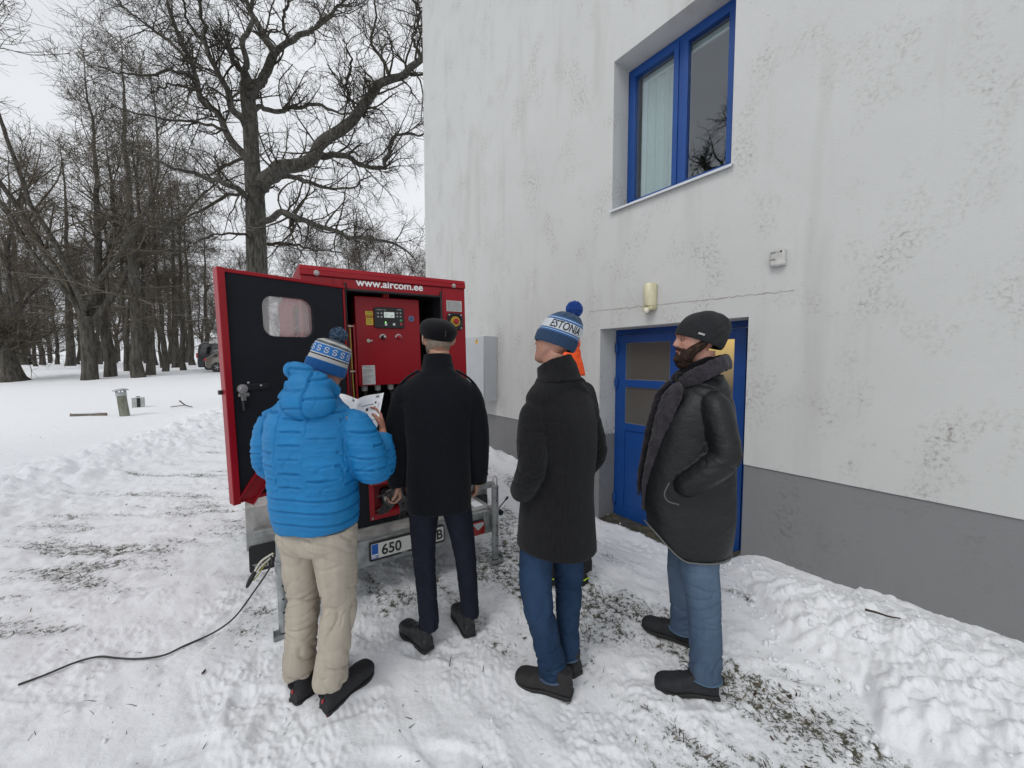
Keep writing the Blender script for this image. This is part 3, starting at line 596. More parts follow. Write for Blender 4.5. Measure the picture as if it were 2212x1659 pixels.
# left side with a louvred opening
ly0, ly1 = B0+.22, B0+.66
m.box(X0, X0+.03, B0+.04, ly0, GZ0, GZ1-.06); m.box(X0, X0+.03, ly1, GL_-.03, GZ0, GZ1-.06); m.box(X0, X0+.03, ly0, ly1, 2.02, GZ1-.06); m.box(X0, X0+.03, ly0, ly1, GZ0, 1.1)
m.build('housing', RED, gen, bevel=.004)
for k in range(14):
    z = 1.13+k*.065; m = MB(); m.prism([(X0-.006, z), (X0+.028, z+.04), (X0+.028, z+.044), (X0-.006, z+.004)], 1, ly0, ly1)
    m.build('louvre', RED, gen, smooth=False)
m = MB(); m.box(X0+.035, X0+.04, ly0, ly1, 1.1, 2.02); m.build('louvre_backing', DARK, gen)
m = MB(); m.box(X0-.004, X1+.004, B0-.010, GL_+.01, GZ1-.062, GZ1-.030); 
m.prism([(B0-.010, GZ1-.030), (B0+.0, GZ1), (GL_, GZ1), (GL_+.01, GZ1-.030)], 0, X0-.004, X1+.004); m.build('roof', RED, gen, bevel=.004)
for x in (-.122, .637):
    m = MB(); m.box(x, x+.0025, B0-.0015, B0+.001, OZ1+.003, GZ1-.064); m.build('panel_seam', mat('seam_shadow', (.05, .002, .004), .8), gen, smooth=False)
m = MB(); m.box(X0+.01, X1-.01, B0-.0015, B0+.001, GZ1-.068, GZ1-.064); m.build('panel_seam', MATS['seam_shadow'], gen, smooth=False)
for x in (-.219, .738):
    m = MB(); m.lathe([(.0, -.012), (.010, -.011), (.0125, -.006), (.0125, -.002), (.017, -.001), (.017, 0)], 18, (x, B0-.010, GZ1-.046), ax=1); m.build('roof_bolt', GREYP, gen)
V, F = text('www.aircom.ee', .070, .0008, .0016); V[:, 0] *= .468/V[:, 0].max(); m = MB(); m.add(np.stack([V[:, 0]+.020, B0-.0025-V[:, 2], V[:, 1]+2.1145], 1), F); m.build('lettering', WHT, gen, smooth=False)
# compartment walls
m = MB(); m.box(OX0, OX1, .62, .64, .46, OZ1+.02); m.box(OX0-.02, OX0, B0+.042, .62, .46, OZ1+.02); m.box(OX1, OX1+.02, B0+.042, .62, .46, OZ1+.02); m.box(OX0, OX1, B0+.042, .62, OZ1+.001, OZ1+.02); m.box(OX0, OX1, B0+.042, .62, .46, .48)
m.build('compartment_lining', DARK, gen)
m = MB(); r = .011      # rubber seal round the opening
m.tube([(OX0+.008, B0-.004, .9), (OX0+.008, B0-.004, OZ1-.06), (OX0+.02, B0-.004, OZ1-.012), (OX0+.06, B0-.004, OZ1-.008), (OX1-.06, B0-.004, OZ1-.008), (OX1-.016, B0-.004, OZ1-.014), (OX1-.008, B0-.004, OZ1-.06), (OX1-.008, B0-.004, .9)], .009, 8, n=90, ref=(0, 1, 0)); m.build('door_seal', BLK, gen)
m = MB(); m.box(OX0, .072, B0+.004, B0+.03, GZ0+.01, OZ0); m.box(.488, OX1, B0+.004, B0+.03, GZ0+.01, OZ0); m.box(.072, .488, B0+.004, B0+.03, .727, OZ0); m.box(.072, .488, B0+.004, B0+.03, GZ0+.01, .508); m.build('lower_panel', DARK, gen, bevel=.003)
for x0, w in ((-.045, .035), (.0, .016)):
    m = MB(); m.box(x0, x0+w, .27, .30, .87, 1.86); m.build('hinge_post', REDIN, gen, bevel=.003)
m = MB(); m.tube([(-.022, .262, 1.855), (-.020, .262, 1.6), (-.014, .262, 1.3), (-.008, .262, 1.0), (-.006, .262, .9)], .0042, 8, n=20); m.build('earth_wire', mat('yellow_green_wire', (.42, .40, .06), .5), gen)
for z in (1.845, 1.535):
    m = MB(); m.cyl((-.038, .25, z), (-.004, .25, z), .006); m.build('wire_clip', ZINC, gen)
# control panel box
PX0, PX1, PZ0, PZ1, PB = .024, .492, 1.428, 2.062, .295
m = MB(); m.box(PX0, PX1, PB, PB+.20, PZ0, PZ1); cp = m.build('control_panel', RED, gen, bevel=.005)
m = MB(); m.box(.22, .26, PB-.02, PB+.03, PZ1, PZ1+.026); m.build('panel_bracket', REDIN, cp)
for x in (.075, .17, .265, .36): m = MB(); m.cyl((x, PB+.05, PZ0-.04), (x, PB+.05, PZ0), .021, 16, r1=.024); m.build('cable_gland', mat('gland_grey', (.35, .35, .34), .5), cp)
for i, x in enumerate((.075, .17, .265, .36)):
    m = MB(); m.tube([(x, PB+.05, PZ0-.03), (x+.01, PB+.06, 1.3), (x+.02*(i-1), PB+.12, 1.15), (x, PB+.14, 1.0), (x, PB+.15, .6)], .013, 10, n=24); m.build('cable', RUB, cp)
y = PB-.0025
m = MB(); rbox(m, .150, .364, y-.014, y+.002, 1.841, 1.990, .012); ct = m.build('controller', BLK, gen, bevel=.002); yc = y-.0150
m = MB(); rbox(m, .219, .294, yc-.0008, yc+.0012, 1.916, 1.956, .003); m.build('display', mat('lcd_lit', (.5, .56, .52), .3, emit=(.55, .62, .58, .35)), ct, smooth=False)
for r_ in ((.222, .934, .030), (.222, .926, .020), (.262, .932, .028), (.262, .924, .022), (.224, .945, .014)):
    m = MB(); m.box(r_[0], r_[0]+r_[2], yc-.0015, yc-.0008, 1+r_[1], 1+r_[1]+.0022); m.build('display_line', mat('lcd_ink', (.15, .17, .16), .5), ct, smooth=False)
for bx, bz in ((.176, 1.945), (.200, 1.946), (.176, 1.920), (.200, 1.920), (.315, 1.951), (.339, 1.952), (.315, 1.927), (.339, 1.927)):
    m = MB(); rbox(m, bx-.009, bx+.009, yc-.0012, yc+.0012, bz-.008, bz+.008, .003); bt = m.build('key', mat('key_rim', (.10, .10, .105), .5), ct, smooth=False)
    m = MB(); m.cyl((bx, yc-.0012, bz), (bx, yc-.0018, bz), .0035, 8); m.build('key_mark', WHT, bt, smooth=False)
for bx, bz, c in ((.341, 1.898, (.05, .35, .10)), (.342, 1.873, (.55, .03, .05)), (.230, 1.867, (.7, .7, .7)), (.289, 1.869, (.7, .7, .7))):
    m = MB(); rbox(m, bx-.0085, bx+.0085, yc-.002, yc+.0012, bz-.0085, bz+.0085, .003); m.build('push_button', mat('btn%d' % int(c[0]*100+c[1]*10), c, .4), ct, smooth=False)
m = MB(); m.cyl((.228, yc+.001, 1.882), (.228, yc-.002, 1.882), .0035, 10); m.build('indicator_lamp', mat('green_led', (.1, .9, .2), .3, emit=(.25, 1, .2, 2.5)), ct)
put_text('COMPACT  AMF', .010, .166, 1.967, yc-.0006, mat('grey_text', (.4, .4, .4), .5), ct, 'controller_text', .0002, .9)
put_text('ComAp', .012, .312, 1.974, yc-.0006, MATS['grey_text'], ct, 'controller_text', .0003, .9)
m = MB(); rbox(m, .093, .144, y-.001, y+.001, 1.928, 1.958, .003); lb1 = m.build('warning_label', YEL, gen, smooth=False)
m = MB(); rbox(m, .102, .135, y-.0018, y-.0009, 1.932, 1.954, .004); m.build('book_symbol', mat('dark_green_print', (.03, .05, .02), .5), lb1, smooth=False)
for sx_ in (.105, .1195):
    m = MB(); m.prism([(sx_, 1.936), (sx_+.0125, 1.934), (sx_+.0125, 1.948), (sx_, 1.950)], 1, y-.0024, y-.0017); m.build('book_page', YEL, lb1, smooth=False)
m = MB(); rbox(m, .096, .144, y-.001, y+.001, 1.861, 1.924, .003); lb2 = m.build('warning_label', YEL, gen, smooth=False)
m = MB(); m.box(.099, .141, y-.0016, y-.0009, 1.912, 1.9215); m.build('label_band', RED, lb2, smooth=False)
for k in range(7):
    z = 1.904-k*.006; m = MB(); m.box(.100, .140-.006*(k % 3), y-.0014, y-.0009, z, z+.0022); m.build('label_print', mat('ink', (.06, .06, .05), .6), lb2, smooth=False)
m = MB(); m.lathe([(0, -.0022), (.0225, -.002), (.0225, 0), (.0225, .001)], 28, (.424, y, 1.916), ax=1); rd = m.build('round_badge', mat('badge_silver', (.55, .56, .58), .25, metal=.7), gen)
m = MB(); m.lathe([(.0165, -.0034), (.0225, -.0032), (.0225, -.0022), (.0165, -.0022)], 28, (.424, y, 1.916), ax=1); m.build('badge_ring', mat('badge_ring_blue', (.12, .16, .3), .4), rd)
m = MB(); m.prism([(.415, 1.91), (.424, 1.903), (.431, 1.912), (.434, 1.922), (.427, 1.93), (.422, 1.922), (.413, 1.92)], 1, y-.0034, y-.0021); m.build('badge_emblem', mat('badge_blue', (.06, .12, .3), .4), rd, smooth=False)
# knobs
def dial(x, z, kc, name):
    P = [(x+.024*math.cos(R(a)), z+.024*math.sin(R(a))) for a in range(-15, 196, 15)]+[(x+.013*math.cos(R(a)), z+.013*math.sin(R(a))) for a in range(195, -16, -15)]
    m = MB(); V = [(p[0], yy, p[1]) for yy in (y-.0012, y+.0005) for p in P]; n_ = len(P); h = n_//2
    F = []
    for i in range(h-1):
        F.append((i, i+1, n_-2-i, n_-1-i)); 
    m.add(V[:n_], F); k = m.build(name+'_scale', LBL, gen, smooth=False)
    m = MB(); m.lathe([(0, -.030), (.011, -.029), (.0135, -.024), (.0145, 0)], 18, (x, y, z), ax=1); return m.build(name, kc, gen)
kb = dial(.208, 1.774, BLK, 'selector_knob'); m = MB(); m.box(-.003, .003, -.004, .004, 0, .013); m.build('knob_pointer', WHT, kb, loc=(.208, y-.029, 1.774), rot=(0, R(55), 0), smooth=False)
dial(.322, 1.777, mat('red_knob', (.35, .01, .02), .35), 'stop_knob')
m = MB(); m.cyl((.104, y, 1.748), (.104, y-.012, 1.748), .0135); m.box(.098, .130, y-.020, y-.011, 1.7435, 1.7535); m.build('lock_key', ZINC, gen, bevel=.001)
m = MB(); m.box(.054, .142, y-.001, y+.001, 1.436, 1.574); sh = m.build('instruction_sheet', mat('paper_label', (.60, .60, .60), .5), gen, smooth=False)
rs = random.Random(5)
for k in range(20):
    z = 1.567-k*.0066
    if k in (2, 9): continue
    x0 = .058+(.02 if k in (1,) else 0); m = MB(); m.box(x0, x0+.02+rs.random()*.055, y-.0015, y-.0009, z-.0026, z); m.build('sheet_line', mat('ink_grey', (.2, .2, .2), .6), sh, smooth=False)
# rating plate and emergency stop on the right frame
y = B0-.0015
m = MB(); m.box(.674, .804, y-.001, y+.001, 1.976, 2.058); rp_ = m.build('rating_plate', LBL, gen, smooth=False)
for k in range(8):
    z = 2.051-k*.009; x0 = .681
    while x0 < .79:
        w = .008+rs.random()*.025; m = MB(); m.box(x0, min(x0+w, .798), y-.0016, y-.0009, z-.004, z); m.build('plate_print', mat('ink_grey', (.2, .2, .2), .6), rp_, smooth=False); x0 += w+.006
m = MB(); rbox(m, .674, .806, y-.012, y+.001, 1.832, 1.964, .030); es = m.build('stop_recess', BLK, gen, bevel=.003)
m = MB(); P = [(.024, -.004), (.046, -.0145), (.050, -.022), (.044, -.024), (.036, -.018), (.030, -.012)]; m.lathe([(.040, -.013), (.052, -.024), (.056, -.024), (.058, -.013)], 30, (.740, y, 1.898), ax=1); m.build('guard_ring', BLK, es)
m = MB(); m.lathe([(0, -.0130), (.040, -.0132), (.040, -.012)], 26, (.740, y, 1.898), ax=1); m.build('yellow_disc', mat('stop_yellow', (.55, .36, .04), .5), es)
m = MB(); m.lathe([(0, -.042), (.018, -.040), (.022, -.032), (.014, -.026), (.012, -.013)], 22, (.740, y, 1.898), ax=1); m.build('stop_button', mat('red_knob', (.35, .01, .02), .35), es)
for dx in (-.05, .05):
    for dz in (-.05, .05): m = MB(); m.cyl((.740+dx, y-.012, 1.898+dz), (.740+dx, y-.0145, 1.898+dz), .005, 10); m.build('screw', mat('screw_bright', (.7, .7, .7), .3, metal=.3), es)
# lower socket bay
y = B0+.004
m = MB()
bx0, bx1, bz0, bz1, w = .040, .520, .476, .758, .034
for a in ((bx0, bx1, bz1-w, bz1), (bx0, bx1, bz0, bz0+w), (bx0, bx0+w, bz0+w, bz1-w), (bx1-w, bx1, bz0+w, bz1-w)): m.box(a[0], a[1], y-.010, y-.001, a[2], a[3])
bay = m.build('socket_bay', REDIN, gen, bevel=.002)
m = MB(); a, b = bx0+w, bx1-w; c_, d = bz0+w, bz1-w
for V in ([(a, y-.001, c_), (a, .29, c_+.02), (a, .29, d), (a, y-.001, d)], [(b, y-.001, c_), (b, y-.001, d), (b, .29, d), (b, .29, c_+.02)], [(a, y-.001, c_), (b, y-.001, c_), (b, .29, c_+.02), (a, .29, c_+.02)], [(a, y-.001, d), (a, .29, d), (b, .29, d), (b, y-.001, d)], [(a, .29, c_+.02), (b, .29, c_+.02), (b, .29, d), (a, .29, d)]): m.add(V, [(0, 1, 2, 3)])
m.build('bay_recess', REDIN, bay, smooth=False)
for x, z in ((bx0+.016, bz1-.016), (bx0+.016, bz0+.016), (bx1-.016, bz1-.016), (bx1-.016, bz0+.016), (.28, bz0+.016)): m = MB(); m.cyl((x, y-.010, z), (x, y-.014, z), .008, 12); m.build('bay_bolt', GREYP, bay)
m = MB(); rbox(m, .135, .265, .25, .289, .54, .67, .02); m.build('socket_plate', BLK, bay, bevel=.003)
m = MB(); m.lathe([(0, -.045), (.050, -.044), (.056, -.038), (.056, 0)], 32, (.205, .25, .605), ax=1); m.build('socket_lid', mat('lid_beige', (.42, .42, .38), .5), bay)
m = MB(); rbox(m, .33, .44, .262, .289, .56, .66, .01); m.build('breaker_box', LBL, bay, bevel=.002)
# breakers seen below the control panel
m = MB(); m.box(.27, .43, .36, .42, 1.02, 1.11); br = m.build('breaker_row', mat('breaker_grey', (.38, .38, .37), .5), gen, bevel=.003)
for k in range(5): m = MB(); m.box(.282+k*.028, .302+k*.028, .348, .36, 1.05, 1.068); m.build('breaker_switch', mat('red_knob', (.35, .01, .02), .35), br)
m = MB(); m.box(-.05, .62, .40, .46, .90, .93); m.build('cable_tray', GALV, gen)
# ---- the open door: own frame at the hinge, x away from hinge, y = outer side
hp = (OX0-.012, B0-.012, 0)
dang = R(180+ (90-36) - 34)      # world direction (-.588,-.809) expressed in the generator frame
dr = bpy.data.objects.new('open_door', None); COL.objects.link(dr); dr.parent = gen; dr.location = hp
wdir = math.atan2(-.809, -.588); dr.rotation_euler = (0, 0, wdir-TR_A)
DW, DZ0, DZ1 = .70, .862, 2.100
# which side faces the camera: +y local = rotate x by 90deg
nx, ny = -math.sin(wdir), math.cos(wdir); inner = 1 if (nx*.75+ny*(-2.2)) > 0 else -1
def db(m, x0, x1, y0, y1, z0, z1):
    ys = sorted((inner*y0, inner*y1)); m.box(x0, x1, ys[0], ys[1], z0, z1)
wx0, wx1, wz0, wz1 = .214, .495, 1.757, 1.985
def ring(x0, x1, z0, z1, r, k=7):
    P = []
    for cx, cz, a in ((x1-r, z1-r, 0), (x0+r, z1-r, 90), (x0+r, z0+r, 180), (x1-r, z0+r, 270)):
        for i in range(k+1): t_ = R(a+90*i/k); P.append((cx+r*math.cos(t_), cz+r*math.sin(t_)))
    return P
def plate_hole(m, X0_, X1_, Z0_, Z1_, hole_, ya, yb):
    """flat plate with a rounded hole"""
    n_ = len(hole_); O = []
    cx = sum(p[0] for p in hole_)/n_; cz = sum(p[1] for p in hole_)/n_
    k = n_//4
    for i, p in enumerate(hole_):
        q = i//k; corner = [(X1_, Z1_), (X0_, Z1_), (X0_, Z0_), (X1_, Z0_)][q]
        O.append(corner)
    V = [(p[0], inner*yy, p[1]) for yy in (ya, yb) for p in hole_]+[(p[0], inner*yy, p[1]) for yy in (ya, yb) for p in O]
    F = []
    for i in range(n_):
        j = (i+1) % n_
        F += [(i, j, 2*n_+j, 2*n_+i), (n_+i, 3*n_+i, 3*n_+j, n_+j), (i, n_+i, n_+j, j)]
    m.add(V, F)
    V = [(x, inner*yy, z) for yy in (ya, yb) for x, z in ((X0_, Z0_), (X1_, Z0_), (X1_, Z1_), (X0_, Z1_))]; m.add(V, [(0, 1, 5, 4), (1, 2, 6, 5), (2, 3, 7, 6), (3, 0, 4, 7)])
m = MB(); plate_hole(m, .004, DW-.03, DZ0+.01, DZ1-.01, ring(wx0-.012, wx1+.012, wz0-.012, wz1+.012, .055), .0, .006)
me_ = m.build('door_skin', RED, dr, smooth=False)
m = MB(); db(m, DW-.034, DW, -.002, .058, DZ0, DZ1); db(m, .0, DW-.034, -.002, .040, DZ1-.020, DZ1); db(m, .0, DW-.034, -.002, .040, DZ0, DZ0+.022); db(m, -.002, .012, -.002, .03, DZ0+.022, DZ1-.02)
m.build('door_rim', RED, dr, bevel=.003)
m = MB(); plate_hole(m, .020, DW-.036, DZ0+.024, DZ1-.022, ring(wx0, wx1, wz0, wz1, .06), .007, .034); m.build('door_lining', DARK, dr, smooth=False)
PG = bpy.data.materials.new('scratched_acrylic'); PG.use_nodes = True; t = PG.node_tree; t.nodes.clear(); L = t.links.new; o = nn(t, 'ShaderNodeOutputMaterial')
tr_ = nn(t, 'ShaderNodeBsdfTransparent'); df = nn(t, 'ShaderNodeBsdfDiffuse'); df.inputs[0].default_value = (.55, .5, .5, 1); gl_ = nn(t, 'ShaderNodeBsdfGlossy', Roughness=.08); gl_.inputs[0].default_value = (.8, .8, .8, 1)
m1_ = nn(t, 'ShaderNodeMixShader'); m2_ = nn(t, 'ShaderNodeMixShader'); nz = nn(t, 'ShaderNodeTexNoise', Scale=9., Detail=5.); mr_ = nn(t, 'ShaderNodeMapRange'); mr_.inputs['To Min'].default_value = .22; mr_.inputs['To Max'].default_value = .5
L(nz.outputs['Fac'], mr_.inputs['Value']); L(mr_.outputs[0], m1_.inputs[0]); L(tr_.outputs[0], m1_.inputs[1]); L(df.outputs[0], m1_.inputs[2]); m2_.inputs[0].default_value = .10; L(m1_.outputs[0], m2_.inputs[1]); L(gl_.outputs[0], m2_.inputs[2]); L(m2_.outputs[0], o.inputs[0])
m = MB(); P = ring(wx0-.004, wx1+.004, wz0-.004, wz1+.004, .06); ys = sorted((inner*.002, inner*.005)); m.prism(P, 1, ys[0], ys[1]); m.build('door_window', PG, dr, smooth=False)
m = MB(); lx, lz = .625, 1.462; yo = .036
m.cyl((lx, inner*yo, lz+.012), (lx, inner*(yo+.03), lz+.012), .024); lk = m.build('door_latch', ZINC, dr, bevel=.001)
m = MB(); m.lathe([(.0, .034), (.012, .034), (.014, .031), (.020, .031), (.024, .030)] if inner > 0 else [(.024, -.030), (.020, -.031), (.014, -.031), (.012, -.034), (0, -.034)], 20, (lx, inner*yo, lz+.012), ax=1); m.build('latch_cap', GREYP, lk)
m = MB(); db(m, lx-.032, lx+.018, yo, yo+.024, lz-.030, lz-.012); db(m, lx-.018, lx+.004, yo, yo+.018, lz-.052, lz-.030); m.build('latch_claw', ZINC, lk, bevel=.002)
m = MB(); m.tube([(lx-.005, inner*(yo+.008), lz-.05), (lx-.006, inner*(yo+.008), lz-.105)], .010, 10); m.build('latch_bolt', mat('dark_steel', (.05, .05, .055), .4, metal=.7), lk)
m = MB(); db(m, lx-.14, lx-.02, yo-.001, yo+.006, lz+.002, lz+.034); m.build('latch_bracket', BLK, lk, bevel=.003)
for dx, dz in ((-.035, .043), (-.095, .024)): m = MB(); m.cyl((lx+dx, inner*(yo+.004), lz+dz), (lx+dx, inner*(yo+.010), lz+dz), .005, 10); m.build('latch_screw', mat('screw_bright', (.7, .7, .7), .3, metal=.3), lk)
# diagonal channel brace at the lower outer corner
m = MB(); a0_, b0_ = np.array([.672, .885]), np.array([.43, 1.20]); d_ = (b0_-a0_)/np.linalg.norm(b0_-a0_); n_ = np.array([-d_[1], d_[0]])
def strip(m, off0, off1, y0, y1):
    P = [tuple(a0_+n_*off0), tuple(b0_+n_*off0), tuple(b0_+n_*off1), tuple(a0_+n_*off1)]; ys = sorted((inner*y0, inner*y1)); m.prism(P, 1, ys[0], ys[1])
strip(m, -.001, .072, .036, .040); strip(m, .072, .078, .036, .062); strip(m, -.006, -.001, .036, .062); m.build('door_brace', REDIN, dr, smooth=False)
m = MB(); m.cyl((DW-.002, inner*.01, 1.46), (DW+.016, inner*.01, 1.46), .012, 12); m.build('door_pin', BLK, dr)
for z in (2.02, 1.45, .95):
    m = MB(); m.cyl((-.006, 0, z-.04), (-.006, 0, z+.04), .009, 12); m.build('door_hinge', REDIN, dr)
# ---- grounding cable running from the left support leg over the snow
pts = [(-1.475, 2.28, .43), (-1.53, 2.22, .36), (-1.585, 2.15, .28), (-1.66, 2.09, .15), (-1.72, 2.02, .06)]
gp = [(-1.76, 1.98), (-1.80, 1.93), (-1.875, 1.89), (-1.99, 1.89), (-2.09, 1.905), (-2.16, 1.91), (-2.22, 1.84), (-2.32, 1.72)]

Z = [p[2] for p in pts]
def gp_(x, y, Y, o=0.): w = at(x, y, Y); return (w[0], w[1], max(w[2], gh(w[0], w[1])+.012)+o)
path = [(-1.475, 2.28, .43), gp_(585, 1222, 2.24), gp_(545, 1283, 2.20), gp_(505, 1335, 2.17), gp_(460, 1380, 2.16), gp_(400, 1422, 2.06), gp_(355, 1443, 1.99), gp_(300, 1453, 1.965), gp_(255, 1451, 1.97), gp_(215, 1447, 1.98), gp_(165, 1462, 1.94), gp_(100, 1490, 1.86), gp_(42, 1514, 1.80)]
wc = thing('grounding_cable', 'thin dark cable with yellow wire, clamped to the trailer leg and snaking over the snow', 'cable', path[0])
o_ = np.array(path[0]); m = MB(); m.tube([tuple(np.array(p)-o_) for p in path], .0052, 8, n=110); m.build('cable_sheath', mat('cable_black', (.022, .024, .022), .5), wc)
m = MB(); m.tube([(0.02, 0, .0), (-.03, -.035, -.03), (-.055, -.06, -.08), (-.066, -.07, -.11)], .007, 8, n=16); m.tube([(0.02, 0, -.012), (-.02, -.035, -.05), (-.05, -.06, -.09)], .006, 8, n=12); m.build('cable_clamp', ZINC, wc)
m = MB(); m.tube([(0.02, 0.01, -.004), (-.012, -.03, -.05), (-.04, -.05, -.10), (-.06, -.07, -.13)], .0035, 8, n=12); m.build('cable_core', MATS['yellow_green_wire'], wc)
m = MB(); m.limb([(-.052, -.058, -.075), (-.072, -.076, -.12), (-.088, -.092, -.165)], [.012, .014, .008], seg=12, tip=3, ref=(1, 0, 0), n=12); m.build('clamp_grip', BLK, wc)
# ================================================================ people
SKIN = mat('skin', (.42, .215, .155), .5, var=.12, vs=25, bump=.15, bs=180, bd=.001)
def skin_mat(name, c, c2):
    return mat(name, c, .5, col2=c2, vs=16, bump=.2, bs=160, bd=.0012)
def TM(loc, rz=0, rx=0, ry=0): return Matrix.Translation(loc) @ Euler((R(rx), R(ry), R(rz)), 'XYZ').to_matrix().to_4x4()
HP = [  # z, front y, back y, half width
 (-.004, .070, .034, .016), (.006, .086, .020, .034), (.022, .091, .006, .046), (.045, .090, -.012, .055), (.065, .090, -.050, .062), (.085, .091, -.074, .067), (.105, .090, -.088, .070),
 (.125, .088, -.096, .0725), (.145, .092, -.100, .0745), (.165, .090, -.100, .0760), (.185, .080, -.094, .073), (.205, .062, -.080, .063), (.222, .034, -.054, .043), (.231, .0, -.03, .018)]
def face_off(x, y, z):
    """forward relief of the face"""
    f = np.clip(y/.085, 0, 1)**1.5; g = lambda a, s: np.exp(-(a/s)**2)
    nz = np.interp(z, [.078, .084, .092, .10, .12, .138, .15], [0, .014, .026, .025, .014, .005, 0])
    nw = np.interp(z, [.08, .095, .12, .14], [.015, .013, .0085, .009])
    d = nz*np.exp(-(x/nw)**2*1.0)
    d = d-.013*g(np.abs(x)-.031, .015)*g(z-.124, .011)+.006*g(x, .05)*g(z-.147, .009)
    d = d+.006*g(x, .022)*g(z-.066, .0055)+.006*g(x, .02)*g(z-.054, .006)-.004*g(x, .03)*g(z-.060, .0025)-.004*g(x, .02)*g(z-.045, .007)+.006*g(x, .02)*g(z-.018, .012)
    d = d+.005*g(np.abs(x)-.05, .016)*g(z-.100, .014)-.004*g(np.abs(x)-.045, .012)*g(z-.065, .015)
    return d*f
def head(mb, M, ears=True, seg=72, jowl=0):
    P = cat([(0, 0, a[0], a[1], a[2], a[3]) for a in HP], 70); th = np.linspace(0, 2*pi, seg, endpoint=False)
    V = []
    for _, _, z, f, b, w in P:
        cy = (f+b)/2; ry = abs(f-b)/2; x = max(w, .002)*np.sign(np.cos(th))*np.abs(np.cos(th))**.92; y = cy+max(ry, .003)*np.sin(th)
        y = y+face_off(x, y, np.full(seg, z)); V.append(np.stack([x, y, np.full(seg, z)], 1))
    V = np.vstack(V); F = []
    k = len(P)
    for i in range(k-1):
        for j in range(seg): F.append((i*seg+j, i*seg+(j+1) % seg, (i+1)*seg+(j+1) % seg, (i+1)*seg+j))
    F += [tuple(range(seg))[::-1], tuple(range((k-1)*seg, k*seg))]
    old = mb.M; mb.M = (old @ M) if old is not None else M
    mb.add(V, F)
    if ears:
        for s in (-1, 1):
            E = Euler((R(-12), R(s*12), R(s*28))).to_matrix().to_4x4()
            mb.ell((s*.078, -.012, .118), (.0065, .017, .031), 18, 12, E)
            mb.limb([(s*.082, .000, .095), (s*.088, -.020, .105), (s*.090, -.028, .125), (s*.087, -.022, .143), (s*.080, -.004, .146), (s*.077, .006, .135)], [.004, .005, .0055, .0055, .005, .004], seg=10, n=24, ref=(0, 0, 1), tip=3)
    mb.M = old
def hand(mb, M, side=1, curl=(12, 25, 20), thumb=(35, 10), spread=2, open_=None):
    """local: wrist at the origin, fingers towards -z, palm faces -x*side, thumb side +y"""
    old = mb.M; mb.M = (old @ M) if old is not None else M
    mb.limb([(0, 0, .03), (0, 0, 0), (0, .002, -.03), (0, .001, -.065), (0, 0, -.092)], [(.021, .027), (.019, .027), (.017, .036), (.015, .041), (.010, .038)], seg=20, n=16, ref=(0, 1, 0), p=2.5, tip=2)
    data = [(.029, -.088, (.040, .026, .021), .0092), (.0095, -.093, (.045, .029, .022), .0095), (-.010, -.090, (.042, .027, .022), .009), (-.029, -.082, (.033, .021, .019), .008)]
    for i, (y, z, L, r) in enumerate(data):
        a = 0; p = np.array([0, y*.85, z+.025]); pts = [p.copy(), np.array([0, y, z])]; rr = [r*1.05, r*1.1]; p = pts[1].copy()
        for q in range(3):
            a += R(curl[q]*(1+.12*i)); sp = R(spread*(1.5-i)); d = np.array([-side*math.sin(a), math.sin(sp)*math.cos(a), -math.cos(a)])
            p = p+d*L[q]; pts.append(p.copy()); rr.append(r*(1-.09*(q+1)))
        mb.limb(pts, rr, seg=12, n=22, ref=(0, 1, 0), tip=2)
    a, b = R(thumb[0]), R(thumb[1]); p0 = np.array([0, .020, -.012]); p1 = p0+np.array([-side*.012, .020, -.024])
    d = np.array([-side*math.sin(b), math.sin(a)*math.cos(b), -math.cos(a)*math.cos(b)]); p2 = p1+d*.036; b += R(18); d = np.array([-side*math.sin(b), math.sin(a)*math.cos(b), -math.cos(a)*math.cos(b)]); p3 = p2+d*.030
    mb.limb([p0, p1, p2, p3], [.014, .0135, .0105, .0085], seg=12, n=20, ref=(0, 1, 0), tip=2); mb.M = old
def aim(wrist, d, palm):
    """matrix whose -z is along d and whose palm normal (-x for side=1) is near palm"""
    d = Vector(d).normalized(); z = -d; x = -Vector(palm); x = (x-z*x.dot(z)).normalized(); y = z.cross(x)
    return Matrix.Translation(wrist) @ Matrix((x, y, z)).transposed().to_4x4()
def body(root, p):
    """one continuous skin: head, neck, trunk, arms with hands, legs"""
    mb = MB(); head(mb, p['head'], p.get('ears', False)); nb = p['neck']; hm = p['head']
    top = hm @ Vector((0, -.028, .06)); mid = hm @ Vector((0, -.024, .0))
    mb.limb([nb, tuple(mid), tuple(top)], [(.064, .062), (.056, .058), (.054, .058)], seg=24, n=16)
    mb.limb(p['spine'], p['spine_r'], seg=28, n=28, p=2.3, tip=2)
    for s in ('L', 'R'):
        mb.limb(p['arm'+s], [.048, .042, .036, .030, .024][:len(p['arm'+s])] if len(p['arm'+s]) == 5 else [.05, .038, .026], seg=16, n=26, ref=(1, 0, 0))
        w = p['hand'+s]; hand(mb, w[0], 1 if s == 'R' else -1, *w[1:])
        mb.limb(p['leg'+s], [.065, .042, .030], seg=18, n=30, tip=2)
    me = vox(mb, p.get('vs', .0052), 1)
    return link(me, 'body', p.get('skin', SKIN), root, ang=180)
